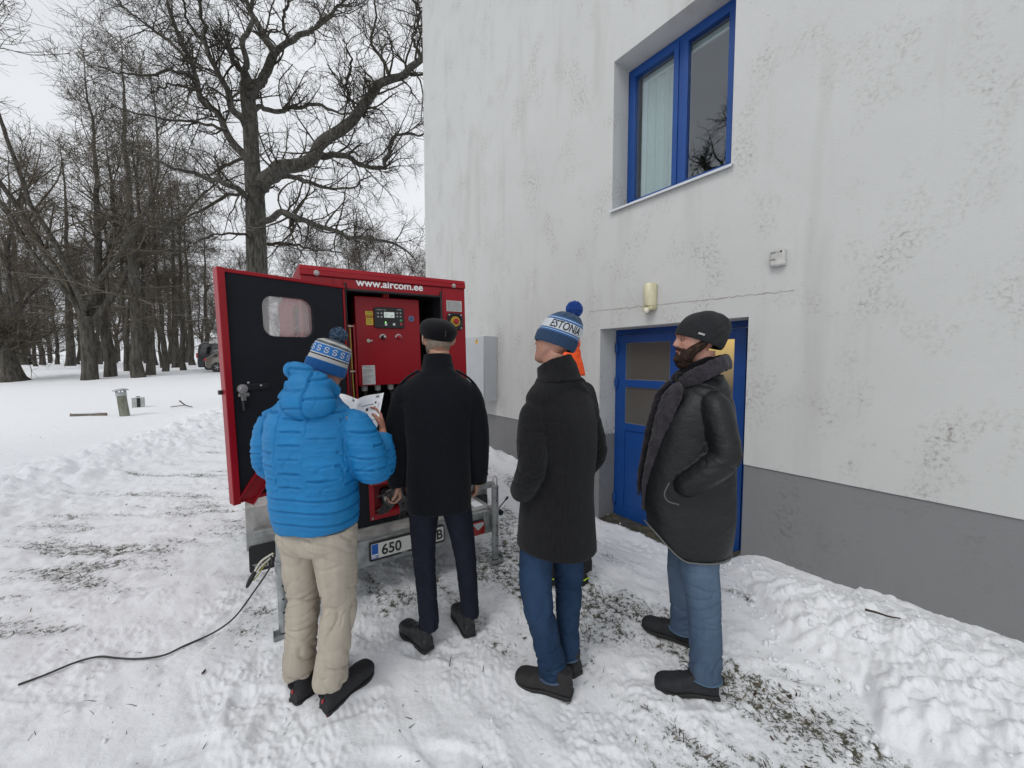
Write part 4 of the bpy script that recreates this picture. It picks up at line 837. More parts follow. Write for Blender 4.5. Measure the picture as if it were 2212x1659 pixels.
# ---- cloth relief
def creases(V, fr, w=.18, seed=0.):
    return -np.clip(1-np.abs(n3(V, fr, seed))/w, 0, 1)**1.3
def trouser_relief(ankle=.12, knee=.5, amp=.009, seed=0., soft=.006, kneeamp=.7):
    def f(V, N):
        z = V[:, 2]; aw = np.exp(-((z-ankle)/.12)**2)+kneeamp*np.exp(-((z-knee)/.13)**2)+.5*np.exp(-((z-.8)/.1)**2)+.18
        W_ = V+.03*np.stack([n3(V, 6, 3+seed), n3(V, 6, 8+seed), n3(V, 6, 13+seed)], 1)
        sk = W_.copy(); sk[:, 2] += .55*W_[:, 0]*np.sin(W_[:, 2]*9+seed)+.3*W_[:, 1]
        return amp*aw*(.8*creases(sk, (6, 6, 13), .20, seed)+.35*creases(sk, (9, 9, 22), .14, seed+3)+.35+.15*n3(sk, (7, 7, 20), seed+4))+soft*n3(V, 7, seed+9)
    return f
def seg_d(V, pts):
    """distance of points to a polyline"""
    best = np.full(len(V), 9.)
    for a, b in zip(pts[:-1], pts[1:]):
        a, b = np.array(a, float), np.array(b, float); ab = b-a; t = np.clip(((V-a)@ab)/(ab@ab), 0, 1); best = np.minimum(best, np.linalg.norm(V-a-t[:, None]*ab, axis=1))
    return best
def legs(root, name, m, L, Rr, hip, relief, vs=.0062, rL=None, pelvis=None):
    mb = MB(); 
    mb.limb(*L, seg=30, step=.012, p=2.1); mb.limb(*Rr, seg=30, step=.012, p=2.1); mb.limb(*hip, seg=40, step=.012, p=2.3, tip=2)
    me = vox(mb, vs, 3, relief); return link(me, name, m, root, ang=180)
def shoe(root, x, y, a, m, sole, L=.285, w=.052, boot=.11, z0=0, toe=.055, extra=None, name='shoe', pitch=0):
    """heel at x,y ; a = heading of the toe in the person's frame (deg from +y, + = to the left)"""
    e = bpy.data.objects.new(name, None); COL.objects.link(e); e.parent = root; e.location = (x, y, z0); e.rotation_euler = (R(pitch), 0, R(a))
    mb = MB()
    ys = [(.0, .030, .055), (.02, .037, .070), (.06, .038, .082), (.11, .040, .088), (.15, .045, .075), (.20, w, toe+.006), (.24, w*.94, toe), (.27, w*.72, toe*.82), (L, .018, .026)]
    path = [(0, q[0]*L/.285, .012+q[2]/2) for q in ys]; rad = [(q[1], q[2]/2) for q in ys]
    V = []; P = cat([(0, q[0]*L/.285, .014, q[1], q[2], 0) for q in ys], 50); th = np.linspace(0, 2*pi, 36, endpoint=False)
    for _, yy, zz, rw, hh, _2 in P:
        c, s_ = np.cos(th), np.sin(th); hh = max(hh, .006); rw = max(rw, .004)
        X = rw*np.sign(c)*np.abs(c)**.8; Zt = zz+hh*.46+hh*.54*np.sign(s_)*np.abs(s_)**np.where(s_ > 0, .95, .5)
        V.append(np.stack([X+.006*math.sin(yy/L*pi)*0, np.full(36, yy), Zt], 1))
    V = np.array(V); mb.grid(V, closed=True); mb.f += [tuple(range(36))[::-1], tuple(range(49*36, 50*36))]; mb.m += [0, 0]
    if boot: mb.limb([(0, .050, .04), (0, .046, .08), (0, .042, boot)], [(.036, .048), (.036, .046), (.037, .046)], seg=26, n=12)
    def rl(V_, N_):
        return .0022*n3(V_, 14, 2.)+.0030*creases(V_*np.array([1, 1, 1]), (6, 26, 12), .22, 5.)*np.exp(-((V_[:, 1]-.14)/.05)**2)
    me = vox(mb, .0042, 2, rl); o = link(me, 'upper', m, e, ang=180)
    s = MB(); so_ = [(.0, .034), (.03, .041), (.08, .041), (.13, .042), (.19, w+.004), (.235, w+.001), (.268, w*.75), (L+.004, .016)]
    C = cat([(0, q[0]*L/.285-.004, 0, q[1], 0, 0) for q in so_], 30)
    O = [(q[3], q[1]) for q in C]+[(-q[3], q[1]) for q in C[::-1]]
    s.prism(O, 2, .0, .019); so2 = s.build('sole', sole, e, bevel=.004)
    if extra: extra(e, o)
    return e
FUZZ = {}
def wool(name, c, var=.15, bs=220, bump=.6, stretch=(1, 1, 1)): return mat(name, c, .95, var=var, vs=60, bump=bump, bs=bs, bd=.003, spec=.12, stretch=stretch, sheen=.08)
# ---- knitted hats
class Hat:
    def __init__(s, prof, sx=1., sy=1.18, lean=(0, 0)): q_ = cat([(a, 0, b) for a, b in prof], 70); s.p = np.maximum(q_[:, [0, 2]], [[.0008, -1]]); s.sx, s.sy, s.lean = sx, sy, lean
    def P(s, th, v, off=0.):
        th = np.asarray(th, float); v = np.asarray(v, float); L = np.concatenate([[0], np.cumsum(np.linalg.norm(np.diff(s.p, axis=0), axis=1))]); L = L/L[-1]
        r = np.interp(v, L, s.p[:, 0])+off; z = np.interp(v, L, s.p[:, 1]); zz = z/s.p[-1, 1]
        return np.stack([r*s.sx*np.sin(th)+s.lean[0]*zz**2, -r*s.sy*np.cos(th)+s.lean[1]*zz**2, z], -1)     # th=0 at the back, + to the right
    def z2v(s, z):
        L = np.concatenate([[0], np.cumsum(np.linalg.norm(np.diff(s.p, axis=0), axis=1))]); L = L/L[-1]; return np.interp(z, s.p[:, 1], L)
    def mesh(s, relief=None, nt=200, nv=90):
        th = np.linspace(0, 2*pi, nt, endpoint=False); v = np.linspace(0, 1, nv); V_, T_ = np.meshgrid(v, th, indexing='ij')
        off = relief(T_, V_, np.interp(V_, s.z2v(s.p[:, 1]), s.p[:, 1])) if relief else 0
        G = s.P(T_, V_, off); m = MB(); m.grid(G, closed=True); I = s.P(T_[::-1], V_[::-1], -.006)[10:]; m.grid(I, closed=True)
        m.f.append(tuple(range((nv-1)*nt, nv*nt))); m.m.append(0); return m
def band_mat(name, stops, rough=.95):
    """colours by height in the hat's own frame; stops = (z, colour)"""
    m = bpy.data.materials.new(name); m.use_nodes = True; t = m.node_tree; L = t.links.new; b = t.nodes['Principled BSDF']; b.inputs['Roughness'].default_value = rough; b.inputs['Specular IOR Level'].default_value = .1
    b.inputs['Sheen Weight'].default_value = .2
    tcn = nn(t, 'ShaderNodeTexCoord'); sx = nn(t, 'ShaderNodeSeparateXYZ'); L(tcn.outputs['Object'], sx.inputs[0]); nz = nn(t, 'ShaderNodeTexNoise', Scale=260., Detail=2.); L(tcn.outputs['Object'], nz.inputs['Vector'])
    ad = nn(t, 'ShaderNodeMath', operation='MULTIPLY_ADD'); L(nz.outputs['Fac'], ad.inputs[0]); ad.inputs[1].default_value = .0022; L(sx.outputs['Z'], ad.inputs[2])
    ml = nn(t, 'ShaderNodeMath', operation='MULTIPLY'); L(ad.outputs[0], ml.inputs[0]); ml.inputs[1].default_value = 4.
    r = nn(t, 'ShaderNodeValToRGB'); r.color_ramp.interpolation = 'CONSTANT'; L(ml.outputs[0], r.inputs[0])
    for i, (z, c) in enumerate(stops):
        e = r.color_ramp.elements[0] if i == 0 else (r.color_ramp.elements[1] if i == 1 else r.color_ramp.elements.new(z*4)); e.position = max(0, z*4); e.color = tuple(c)+(1,)
    v = nn(t, 'ShaderNodeMixRGB', blend_type='MULTIPLY'); v.inputs[0].default_value = .45; L(r.outputs[0], v.inputs[1]); L(nz.outputs['Color'], v.inputs[2])
    g_ = nn(t, 'ShaderNodeGamma'); g_.inputs[1].default_value = .9; L(v.outputs[0], g_.inputs[0]); L(g_.outputs[0], b.inputs['Base Color'])
    bp = nn(t, 'ShaderNodeBump', Strength=.5, Distance=.003); L(nz.outputs['Fac'], bp.inputs['Height']); L(bp.outputs[0], b.inputs['Normal']); return m
def wrap(hat, root, name, V, F, th0, z0, k, m, off=.0025, zk=1.):
    """lay flat shapes (x,y in metres) round a hat; k = radians per metre"""
    V = np.asarray(V); th = th0+V[:, 0]*k; v = hat.z2v(z0+V[:, 1]*zk); P = hat.P(th, v, off+V[:, 2]*.6); b = MB(); b.add(P, F); return b.build(name, m, root, smooth=False)
def stroke(pts, w, t=.0012):
    V, F = [], []; pts = np.array(pts, float); n = len(pts)
    D = np.gradient(pts, axis=0); D /= np.linalg.norm(D, axis=1)[:, None]; Nn = np.stack([-D[:, 1], D[:, 0]], 1)*w/2
    for i in range(n):
        for q in (pts[i]+Nn[i], pts[i]-Nn[i]): V += [(q[0], q[1], 0), (q[0], q[1], t)]
    for i in range(n-1):
        a, b = 4*i, 4*i+4; F += [(a+1, b+1, b+3, a+3), (a, a+1, b+1, b)[::-1], (a+2, a+3, b+3, b+2)]
    return V, F
def dense(pts, n=6):
    o = []
    for a, b in zip(pts[:-1], pts[1:]):
        for i in range(n): o.append(tuple(np.array(a)+(np.array(b)-np.array(a))*i/n))
    return o+[pts[-1]]
def pompom(root, c, r, cols, n=1500, seed=1):
    rg = np.random.default_rng(seed); ms = []; objs = None
    m = MB(); m.ell((0, 0, 0), (r*.8,)*3, 16, 10); 
    for i in range(n):
        d = rg.normal(size=3); d /= np.linalg.norm(d); a = np.cross(d, rg.normal(size=3)); a /= np.linalg.norm(a); b = np.cross(d, a); L = r*rg.uniform(.88, 1.06); w = r*.045
        base = d*r*.6; tip = d*L+a*r*.08*rg.normal(); V = [base+a*w, base-a*w*.5+b*w*.87, base-a*w*.5-b*w*.87, tip+a*w*.9, tip-a*w*.45+b*w*.8, tip-a*w*.45-b*w*.8]
        m.add(V, [(0, 1, 4, 3), (1, 2, 5, 4), (2, 0, 3, 5), (3, 4, 5)], rg.integers(len(cols)))
    return m.build('pompom', cols, root, loc=c, smooth=False)

# ---------------------------------------------------------------- 1: man in the bright blue down jacket, reading
def person(label, x, y, rz):
    e = thing('person', label, 'person', (x, y, gh(x, y)-.006), R(rz)); return e
BLJ = mat('bright_blue_nylon', (.008, .175, .42), .55, var=.10, vs=5, bump=.25, bs=45, bd=.004, spec=.3)
def quilt(axis='z', per=.058, seed=0.):
    def f(V, N):
        W_ = V+.006*np.stack([n3(V, 5, 1+seed), n3(V, 5, 5+seed), n3(V, 5, 9+seed)], 1)*np.array([1, 1, 1.3])
        side = np.abs(N[:, 0]) > .8; u = np.where(side, W_[:, 1], W_[:, 0]); cw = .135; col = np.floor(u/cw+.5+.0); z = W_[:, 2]+.09*np.abs(W_[:, 0])*np.sign(1)*.4
        low = sst(1.08, 1.0, V[:, 2]); ph = z/per+.5*(col % 2)*(1-low); dz = (ph-np.floor(ph)-.5)*per; du = (u/cw+.5-np.floor(u/cw+.5)-.5); edge = (.5-np.abs(du))*cw
        keep = sst(-.25, .15, n3(np.stack([col*3.1, np.floor(ph)*1.7, col*0], 1), 1., 3.)+.5*low); on = sst(0, .03, edge)
        g = -.0135*np.exp(-(dz/.0050)**2)*np.maximum(keep, .25)*np.maximum(on, low)
        g = g-.008*np.exp(-(edge/.005)**2)*(1-low)*sst(-.1, .3, n3(np.stack([col*2.3, z*6, col*0], 1), 1., 7.))
        g = g+.0026*np.cos(dz/per*2*pi)*.8
        cr_ = .0038*creases(W_+.0, (7, 7, 20), .16, seed+2)*(.45+.9*np.exp(-((V[:, 2]-1.12)/.10)**2))
        return g+cr_+.003*n3(V, 6, 3.+seed)+.001*n3(V, 30, 6.+seed)
    return f
def man_blue():
    e = person('person in bright blue quilted down jacket, beige trousers and bobble hat, reading a booklet', -.915, 1.76, -10)
    hm = Matrix.Translation((-.035, .085, 1.475)) @ Euler((R(-22), R(7), R(-24)), 'XYZ').to_matrix().to_4x4() @ Matrix.Scale(.93, 4)
    aL = [(-.17, .0, 1.36), (-.245, .01, 1.10), (-.10, .27, 1.17)]; aR = [(.18, .0, 1.36), (.272, .03, 1.10), (.215, .228, 1.235)]
    wr = aim((.217, .232, 1.250), (-.35, .45, .65), (-.70, -.45, -.1)) @ Matrix.Scale(.92, 4); wl2 = aim((-.10, .28, 1.18), (.5, .6, .35), (0, -.4, .8))
    body(e, dict(head=hm, neck=(0, .02, 1.36), spine=[(0, 0, .80), (0, -.01, 1.0), (0, -.01, 1.2), (0, .0, 1.38)], spine_r=[(.13, .09), (.13, .09), (.14, .09), (.09, .06)], armL=aL, armR=aR,
         handL=(wl2, (25, 40, 30)), handR=(wr, (22, 30, 25), (20, 25)), legL=[(-.08, 0, .84), (-.085, .01, .45), (-.085, -.02, .10)], legR=[(.08, 0, .84), (.09, .01, .45), (.08, -.03, .10)], vs=.0048, skin=skin_mat('skin_ruddy', (.44, .21, .15), (.36, .15, .10))))
    # trousers
    BG = mat('beige_corduroy', (.42, .375, .31), .9, var=.10, vs=9, bump=.35, bs=140, bd=.002, stretch=(2.2, 2.2, .25), spec=.15)
    tz = [.10, .14, .28, .46, .66, .84]
    tr1 = legs(e, 'trousers', BG,
        ([(-.086, -.03, .138), (-.088, -.03, .18), (-.09, -.015, .30), (-.088, .01, .48), (-.086, .0, .68), (-.080, .0, .84)], [(.063, .070), (.065, .074), (.066, .072), (.072, .076), (.085, .090), (.097, .108)]),
        ([(.080, -.045, .118), (.082, -.04, .16), (.092, -.02, .30), (.098, .01, .48), (.094, .0, .68), (.085, .0, .84)], [(.065, .072), (.067, .076), (.068, .074), (.075, .078), (.089, .092), (.098, .108)]),
        ([(0, .0, .745), (0, -.005, .80), (0, 0, .92)], [(.165, .105), (.188, .125), (.185, .12)]), trouser_relief(.15, .46, .014, 0., .006, .8), vs=.0054)
    m = MB(); P = cat([(.055, -.128, .835), (.10, -.128, .832), (.152, -.118, .838)], 20)
    # jacket: trunk and two sleeves fused, then quilted
    mb = MB()
    mb.limb([(.008, .0, .835), (.006, .0, .86), (0, -.005, .95), (0, -.01, 1.05), (0, -.012, 1.18), (0, -.005, 1.30), (0, .008, 1.375), (0, .025, 1.43), (0, .035, 1.46)],
            [(.180, .135), (.187, .145), (.197, .155), (.196, .155), (.208, .158), (.208, .150), (.190, .125), (.120, .10), (.085, .085)], seg=64, step=.008, p=2.35)
    mb.limb([(-.12, .01, 1.345), (-.190, .005, 1.305), (-.232, .005, 1.21), (-.240, .03, 1.11), (-.195, .12, 1.09), (-.13, .235, 1.15)], [(.07, .075), (.085, .09), (.083, .085), (.078, .080), (.068, .07), (.050, .052)], seg=40, step=.008, ref=(1, 0, 0), tip=1)
    mb.limb([(.12, .01, 1.345), (.195, .01, 1.305), (.245, .02, 1.21), (.258, .05, 1.115), (.262, .13, 1.12), (.221, .215, 1.225)], [(.06, .065), (.078, .083), (.080, .086), (.079, .082), (.070, .072), (.046, .05)], seg=40, step=.008, ref=(1, 0, 0), tip=1)
    me = vox(mb, .0044, 2, quilt()); jk = link(me, 'down_jacket', BLJ, e, ang=180)
    # hood lying on the shoulders: a sagging pouch with a raised collar
    mb = MB(); q = Euler((R(14), R(4), R(3))).to_matrix().to_4x4()
    mb.ell((.048, -.098, 1.43), (.130, .083, .083), 48, 30, q); mb.ell((.030, -.06, 1.49), (.105, .085, .080), 40, 26, q)
    mb.limb([(-.085, .06, 1.50), (-.085, -.02, 1.545), (-.04, -.085, 1.570), (.03, -.09, 1.562), (.090, -.05, 1.51), (.110, .03, 1.45)], [(.026, .034)]*6, seg=24, n=60, ref=(0, 0, 1), tip=3)
    mb.limb([(0, .03, 1.38), (0, .045, 1.49)], [(.10, .09), (.088, .082)], seg=40, n=10)
    def hr(V, N):
        W_ = V+.012*np.stack([n3(V, 8, 1.), n3(V, 8, 5.), n3(V, 8, 9.)], 1); u = W_[:, 0]+.035
        dz = ((W_[:, 2]/.085+.5*(np.floor(u/.115) % 2)) % 1-.5)*.085; ex = (u/.115 % 1-.5)*.115; edge = .0575-np.abs(ex)
        return -.010*np.exp(-(dz/.005)**2)-.010*np.exp(-(edge/.005)**2)+.003*creases(W_, (9, 9, 9), .12, 4.)+.004*n3(V, 6, 2.)+.001*n3(V, 30, 3.)
    hd = link(vox(mb, .0050, 2, hr), 'hood', BLJ, e, ang=180)
    V, F = [], []; lg = dense([(-.011, 0), (-.004, .008), (.006, .008), (.013, .0), (.006, -.007), (-.002, -.007), (-.011, 0)], 3)
    m = MB(); V, F = stroke(lg, .0022); V = [(a-.045, -.148+.35*0, b+1.515) for a, b, c in V]
    # hat
    hat = Hat([(.089, 0), (.092, .012), (.093, .05), (.091, .056), (.088, .09), (.085, .135), (.082, .142), (.072, .158), (.045, .172), (.012, .178), (.001, .178)], 1., 1.12)
    hw = bpy.data.objects.new('hat', None); COL.objects.link(hw); hw.parent = e; hw.matrix_local = hm @ Matrix.Translation((0, -.004, .088)) @ Euler((R(4), R(3), 0)).to_matrix().to_4x4()
    def rl(T, V, z): 
        d = np.where(z < .052, .0022*np.sin(T*60), .0006*np.sin(T*110)*np.sin(z*900)); d = d+np.where(z > .146, .006*np.sin(T*7+1), 0)*sst(.17, .15, z); return d
    B1, B2, GW, BKc, WH = (.020, .13, .42), (.030, .17, .50), (.50, .49, .47), (.012, .014, .02), (.62, .64, .66)
    hat.mesh(rl).build('knit', band_mat('striped_knit', [(0, (.014, .10, .33)), (.056, GW), (.076, BKc), (.083, WH), (.087, B2), (.135, WH), (.139, (.1, .12, .14)), (.152, GW), (.165, (.05, .06, .08))]), hw, ang=180)
    hexp = [(.010, .006), (.006, .013), (-.005, .013), (-.011, .006), (-.006, .001), (.006, -.001), (.011, -.006), (.005, -.013), (-.006, -.013), (-.010, -.006)]
    for k in range(12):
        V, F = stroke(dense(hexp, 3), .0042); wrap(hat, hw, 'knit_motif', V, F, -2.4+k*.42-.15, .111, 10.2, mat('knit_white', (.50, .55, .60), .95, bump=.4, bs=300), .0022)
    V, F = stroke(dense([(-.002, .003), (.009, -.009)], 4), .004)
    pompom(hw, (.0, -.0, .208), .043, [mat('yarn_blue', (.025, .085, .20), .95), mat('yarn_pale', (.20, .27, .33), .95), mat('yarn_dark', (.02, .035, .06), .95)], 1900, 3)
    # shoes
    SB = mat('black_mesh', (.014, .014, .017), .7, bump=.4, bs=200); SO = mat('dark_sole', (.016, .014, .015), .7); SR = mat('red_sole', (.30, .03, .04), .6)
    def ex(par, up):
        m = MB(); m.prism([(-.033, -.0065), (.033, -.0065), (.0425, .03), (.0425, .06), (-.0425, .06), (-.0425, .03)], 2, -.002, .006); m.build('heel_tread', SR, par)
        m = MB(); m.limb([(0, -.002, .085), (0, -.014, .11), (0, -.008, .128)], [(.010, .003)]*3, seg=10, n=8, ref=(1, 0, 0)); m.build('pull_tab', SB, par)
        m = MB(); m.limb([(-.006, -.0025, .052), (.001, -.0035, .066), (.003, -.0015, .078)], [.003, .005, .003], seg=8, n=8, ref=(1, 0, 0), tip=3); m.build('heel_mark', mat('red_print', (.45, .03, .04), .5), par)
    shoe(e, -.092, -.075, -20, SB, SO, .285, .052, .15, .006, .064, ex); shoe(e, .078, -.095, -16, SB, SO, .285, .052, .15, .006, .064, ex)
    bpy.context.view_layer.update(); 
    return e, wr
BL, BWR = man_blue()

# booklet in his right hand: two curved pages
c0 = at(773, 862, 2.07); bk = thing('booklet', 'open white printed booklet held by the person in the blue jacket', 'booklet', tuple(c0))
PAPER = mat('paper', (.90, .90, .93), .6)
def page(tl, tr_, bl, br, bulge, n=16):
    tl, tr_, bl, br = [np.array(q)-c0 for q in (tl, tr_, bl, br)]; nrm = np.cross(tr_-tl, bl-tl); nrm /= np.linalg.norm(nrm)
    if nrm[1] > 0: nrm = -nrm
    f = lambda u, v: (tl*(1-u)+tr_*u)*(1-v)+(bl*(1-u)+br*u)*v+nrm*bulge*math.sin(pi*min(1, u*1.2))*(1-.4*u)
    return f, nrm
pr, nr = page(c0, at(829, 848, 2.03), at(765, 948, 1.96), at(813, 930, 1.93), .016)
pl_, nl = page(at(733, 850, 2.06), c0, at(722, 938, 1.95), at(765, 948, 1.96), .014)
for f, nv, side in ((pr, nr, 'r'), (pl_, nl, 'l')):
    m = MB(); us = np.linspace(0, 1, 18); m.grid([[f(u if side == 'r' else 1-(1-u), v) for u in us] for v in np.linspace(0, 1, 8)]); pg = m.build('page', PAPER, bk, ang=180)
    sd_ = pg.modifiers.new('s', 'SOLIDIFY'); sd_.thickness = .0012; sd_.offset = 1
def onpage(f, nv, u0, u1, v0, v1, name, m_):
    m = MB(); G = [[f(u, v)+nv*.0016 for u in np.linspace(u0, u1, 5)] for v in (v0, v1)]; m.grid(G); m.build(name, m_, bk, smooth=False)
INK = mat('print_ink', (.05, .05, .06), .6); INK2 = mat('print_grey', (.35, .35, .38), .6)
for a in ((.25, .72, .26, .275), (.74, .79, .20, .26), (.74, .79, .33, .38), (.46, .55, .35, .43), (.34, .55, .52, .57), (.38, .85, .68, .69)): onpage(pr, nr, *a, 'print_block', INK)
for k in range(5): onpage(pr, nr, .84, .94-.02*(k % 2), .25+k*.03, .257+k*.03, 'print_line', INK2); onpage(pr, nr, .1, .22, .16+k*.02, .165+k*.02, 'print_line', INK2)
for f, nv, u in ((pr, nr, .74), (pl_, nl, .72)):
    V, F = text('ComAp', .019, .0002, .0006, sx=1.1); sp = .20; 
    W_ = np.array([f(u+a/.11*sp*1.6*.62, .10-b/.15*.8)+nv*.0022 for a, b, c in V]); m = MB(); m.add(W_, F); m.build('page_heading', INK, bk, smooth=False)

# ---------------------------------------------------------------- general garment helpers
def sleeve(mb, pts, rad, tip=1): mb.limb(pts, rad, seg=36, step=.009, ref=(1, 0, 0), tip=tip)
def cloth_relief(elbows, amp=.006, seed=0., base=.0025, seams=(), fr=(6, 6, 14), vents=()):
    def f(V, N):
        W_ = V+.02*np.stack([n3(V, 6, 1+seed), n3(V, 6, 5+seed), n3(V, 6, 9+seed)], 1); d = np.zeros(len(V))
        for c, r in elbows: d = np.maximum(d, np.exp(-(np.linalg.norm(V-np.array(c), axis=1)/r)**2))
        g = amp*(.05+d)*(creases(W_, fr, .22, seed)+.7*creases(W_, (12, 12, 16), .15, seed+2)+.3+.12*n3(W_, (8, 8, 14), seed+3))+base*n3(V, 5, seed+7)
        for pts, w, dep in seams: g = g-dep*np.exp(-(seg_d(V, pts)/w)**2)
        return g
    return f
def yoke(mb, x, z0, z1, r0, r1, y=-.008, d=.075):
    mb.limb([(-x, y, z0), (-x*.55, y, (z0+z1)/2+.006), (0, y, z1), (x*.55, y, (z0+z1)/2+.006), (x, y, z0)], [(d*.72, r0), (d, (r0+r1)/2), (d*1.05, r1), (d, (r0+r1)/2), (d*.72, r0)], seg=32, step=.01, ref=(0, 0, 1), tip=3)
def scarf_ring(root, name, m, c, rx, ry, w, h, z0): 
    mb = MB(); P = [(c[0]+rx*math.cos(a), c[1]+ry*math.sin(a), z0) for a in np.linspace(0, 2*pi, 30)]; mb.limb(P, [(h, w)]*30, seg=16, n=70, ref=(0, 0, 1)); return mb

# ---------------------------------------------------------------- 2: man in the short black coat and flat cap
BKW = wool('black_wool', (.0065, .0075, .0105)); NAVY = mat('navy_cloth', (.012, .014, .026), .85, var=.15, vs=12, bump=.3, bs=260, bd=.002, spec=.2)
def man_cap():
    e = person('person in short black coat and black cap, holding gloves in the left hand', -.413, 2.14, 12)
    hm = Matrix.Translation((.005, .035, 1.602)) @ Euler((R(-2), R(0), R(10)), 'XYZ').to_matrix().to_4x4()
    hl = aim((-.222, .045, .935), (.05, .2, -1), (1, .1, .1)); hr_ = aim((.218, .035, .925), (-.05, .15, -1), (-1, .0, 0))
    body(e, dict(head=hm, neck=(0, .0, 1.50), spine=[(0, 0, .78), (0, 0, 1.0), (0, -.01, 1.25), (0, 0, 1.48)], spine_r=[(.13, .09), (.12, .09), (.14, .09), (.10, .06)],
         armL=[(-.14, 0, 1.42), (-.22, -.01, 1.18), (-.222, .04, .95)], armR=[(.14, 0, 1.42), (.215, -.01, 1.18), (.218, .03, .94)], handL=(hl, (45, 55, 40), (25, 25)), handR=(hr_, (38, 50, 35), (20, 25)),
         legL=[(-.08, 0, .84), (-.09, .01, .45), (-.07, -.03, .10)], legR=[(.09, 0, .84), (.14, .01, .45), (.17, .0, .10)], vs=.0045, ears=True, skin=skin_mat('skin_pale', (.45, .27, .19), (.40, .20, .14))))
    legs(e, 'trousers', NAVY,
        ([(-.064, -.045, .105), (-.066, -.04, .15), (-.075, -.01, .30), (-.088, .012, .48), (-.088, .005, .66), (-.082, 0, .80)], [(.052, .060), (.054, .062), (.056, .062), (.062, .064), (.075, .080), (.088, .10)]),
        ([(.172, .02, .105), (.170, .02, .15), (.160, .01, .30), (.145, .012, .48), (.118, .005, .66), (.092, 0, .80)], [(.050, .058), (.052, .060), (.055, .060), (.062, .064), (.075, .080), (.088, .10)]),
        ([(.004, .0, .77), (.002, 0, .82), (0, 0, .92)], [(.150, .105), (.155, .11), (.16, .11)]), trouser_relief(.13, .44, .007, 4., .003, .55), vs=.006)
    mb = MB()
    mb.limb([(0, 0, .775), (0, 0, .80), (0, 0, .95), (0, -.005, 1.10), (0, -.012, 1.25), (0, -.012, 1.38), (0, -.008, 1.46), (0, .0, 1.515), (0, .008, 1.56), (0, .012, 1.60)],
            [(.176, .130), (.180, .134), (.178, .132), (.176, .128), (.190, .130), (.204, .122), (.195, .105), (.140, .085), (.088, .078), (.078, .075)], seg=60, step=.009, p=2.4)
    yoke(mb, .185, 1.432, 1.515, .050, .055)
    sleeve(mb, [(-.12, -.005, 1.455), (-.172, -.008, 1.415), (-.208, -.013, 1.29), (-.226, -.012, 1.15), (-.232, .012, 1.02), (-.226, .04, .915)], [(.055, .06), (.064, .07), (.063, .068), (.058, .062), (.054, .058), (.050, .054)])
    sleeve(mb, [(.12, -.005, 1.455), (.172, -.008, 1.415), (.206, -.013, 1.29), (.222, -.012, 1.15), (.227, .008, 1.02), (.222, .03, .905)], [(.055, .06), (.064, .07), (.063, .068), (.058, .062), (.054, .058), (.050, .054)])
    yk = [(-.22, -.12, 1.405), (-.1, -.14, 1.405), (0, -.142, 1.402), (.1, -.14, 1.405), (.22, -.12, 1.405)]
    rel = cloth_relief([((-.24, 0, 1.15), .10), ((.24, 0, 1.15), .10), ((-.18, -.05, 1.38), .08), ((.18, -.05, 1.38), .08)], .0045, 2., .003,
        seams=((yk, .0055, .004), ([(0, -.15, 1.40), (0, -.15, .98)], .004, .0015), ([(0, -.14, .98), (.0, -.14, .77)], .006, .010), ([(-.17, -.12, 1.5), (-.175, -.12, 1.28)], .006, .003), ([(.17, -.12, 1.5), (.175, -.12, 1.28)], .006, .003)))
    link(vox(mb, .0055, 2, rel), 'coat', BKW, e, ang=180)
    mb = MB(); mb.limb([(0, .012, 1.535), (0, .014, 1.60), (0, .018, 1.642)], [(.100, .090), (.082, .078), (.076, .076)], seg=48, n=14)
    link(vox(mb, .005, 1, cloth_relief([], .003, 5., .0025)), 'coat_collar', BKW, e, ang=180)
    for s in (-1, 1):
        mb = MB(); mb.limb([(s*.100, .0, 1.553), (s*.145, -.005, 1.530), (s*.190, -.008, 1.492), (s*.222, -.008, 1.448)], [(.026, .007)]*4, seg=14, n=24, ref=(0, 0, 1), p=3); mb.build('epaulette', BKW, e, ang=60)
        m = MB(); m.ell((s*.115, -.004, 1.555), (.008, .008, .004), 12, 8); m.build('epaulette_button', BLK, e)
    for z in (.955, .985): m = MB(); m.ell((.276, -.006, z), (.005, .008, .008), 12, 8); m.build('cuff_button', BLK, e)
    # cap
    hw = bpy.data.objects.new('cap', None); COL.objects.link(hw); hw.parent = e; hw.matrix_local = hm @ Matrix.Translation((0, .002, .146)) @ Euler((R(13), R(6), 0)).to_matrix().to_4x4()
    hat = Hat([(.088, -.016), (.095, -.002), (.103, .016), (.106, .032), (.102, .052), (.089, .071), (.066, .086), (.037, .094), (.001, .097)], .99, 1.15)
    hat.mesh(lambda T, V, z: .0025*np.sin(T*3+1)*sst(.02, .06, z), 120, 60).build('cap_crown', wool('cap_wool', (.007, .007, .009)), hw, ang=180)
    m = MB(); G = []
    for r in np.linspace(0, 1, 8): G.append([((.086+.0*r)*math.sin(a)*(1-.05*r), (.092+.055*r*math.cos(a*.62))*math.cos(a)*1.0+.004, .002-.018*r-.010*(math.sin(a)**2)*r) for a in np.linspace(-1.15, 1.15, 24)])
    m.grid(G); v = m.build('cap_visor', MATS['cap_wool'], hw, ang=180); q = v.modifiers.new('s', 'SOLIDIFY'); q.thickness = .004
    m = MB(); m.box(.016, .0175, -.1235, -.1195, .012, .045); m.build('cap_stitch', mat('stitch_grey', (.12, .12, .12), .9), hw, smooth=False)
    th = np.linspace(-2.0, 2.0, 60); P = cat([(0, 0, a[0], a[1], a[2], a[3]) for a in HP], 120); G = []
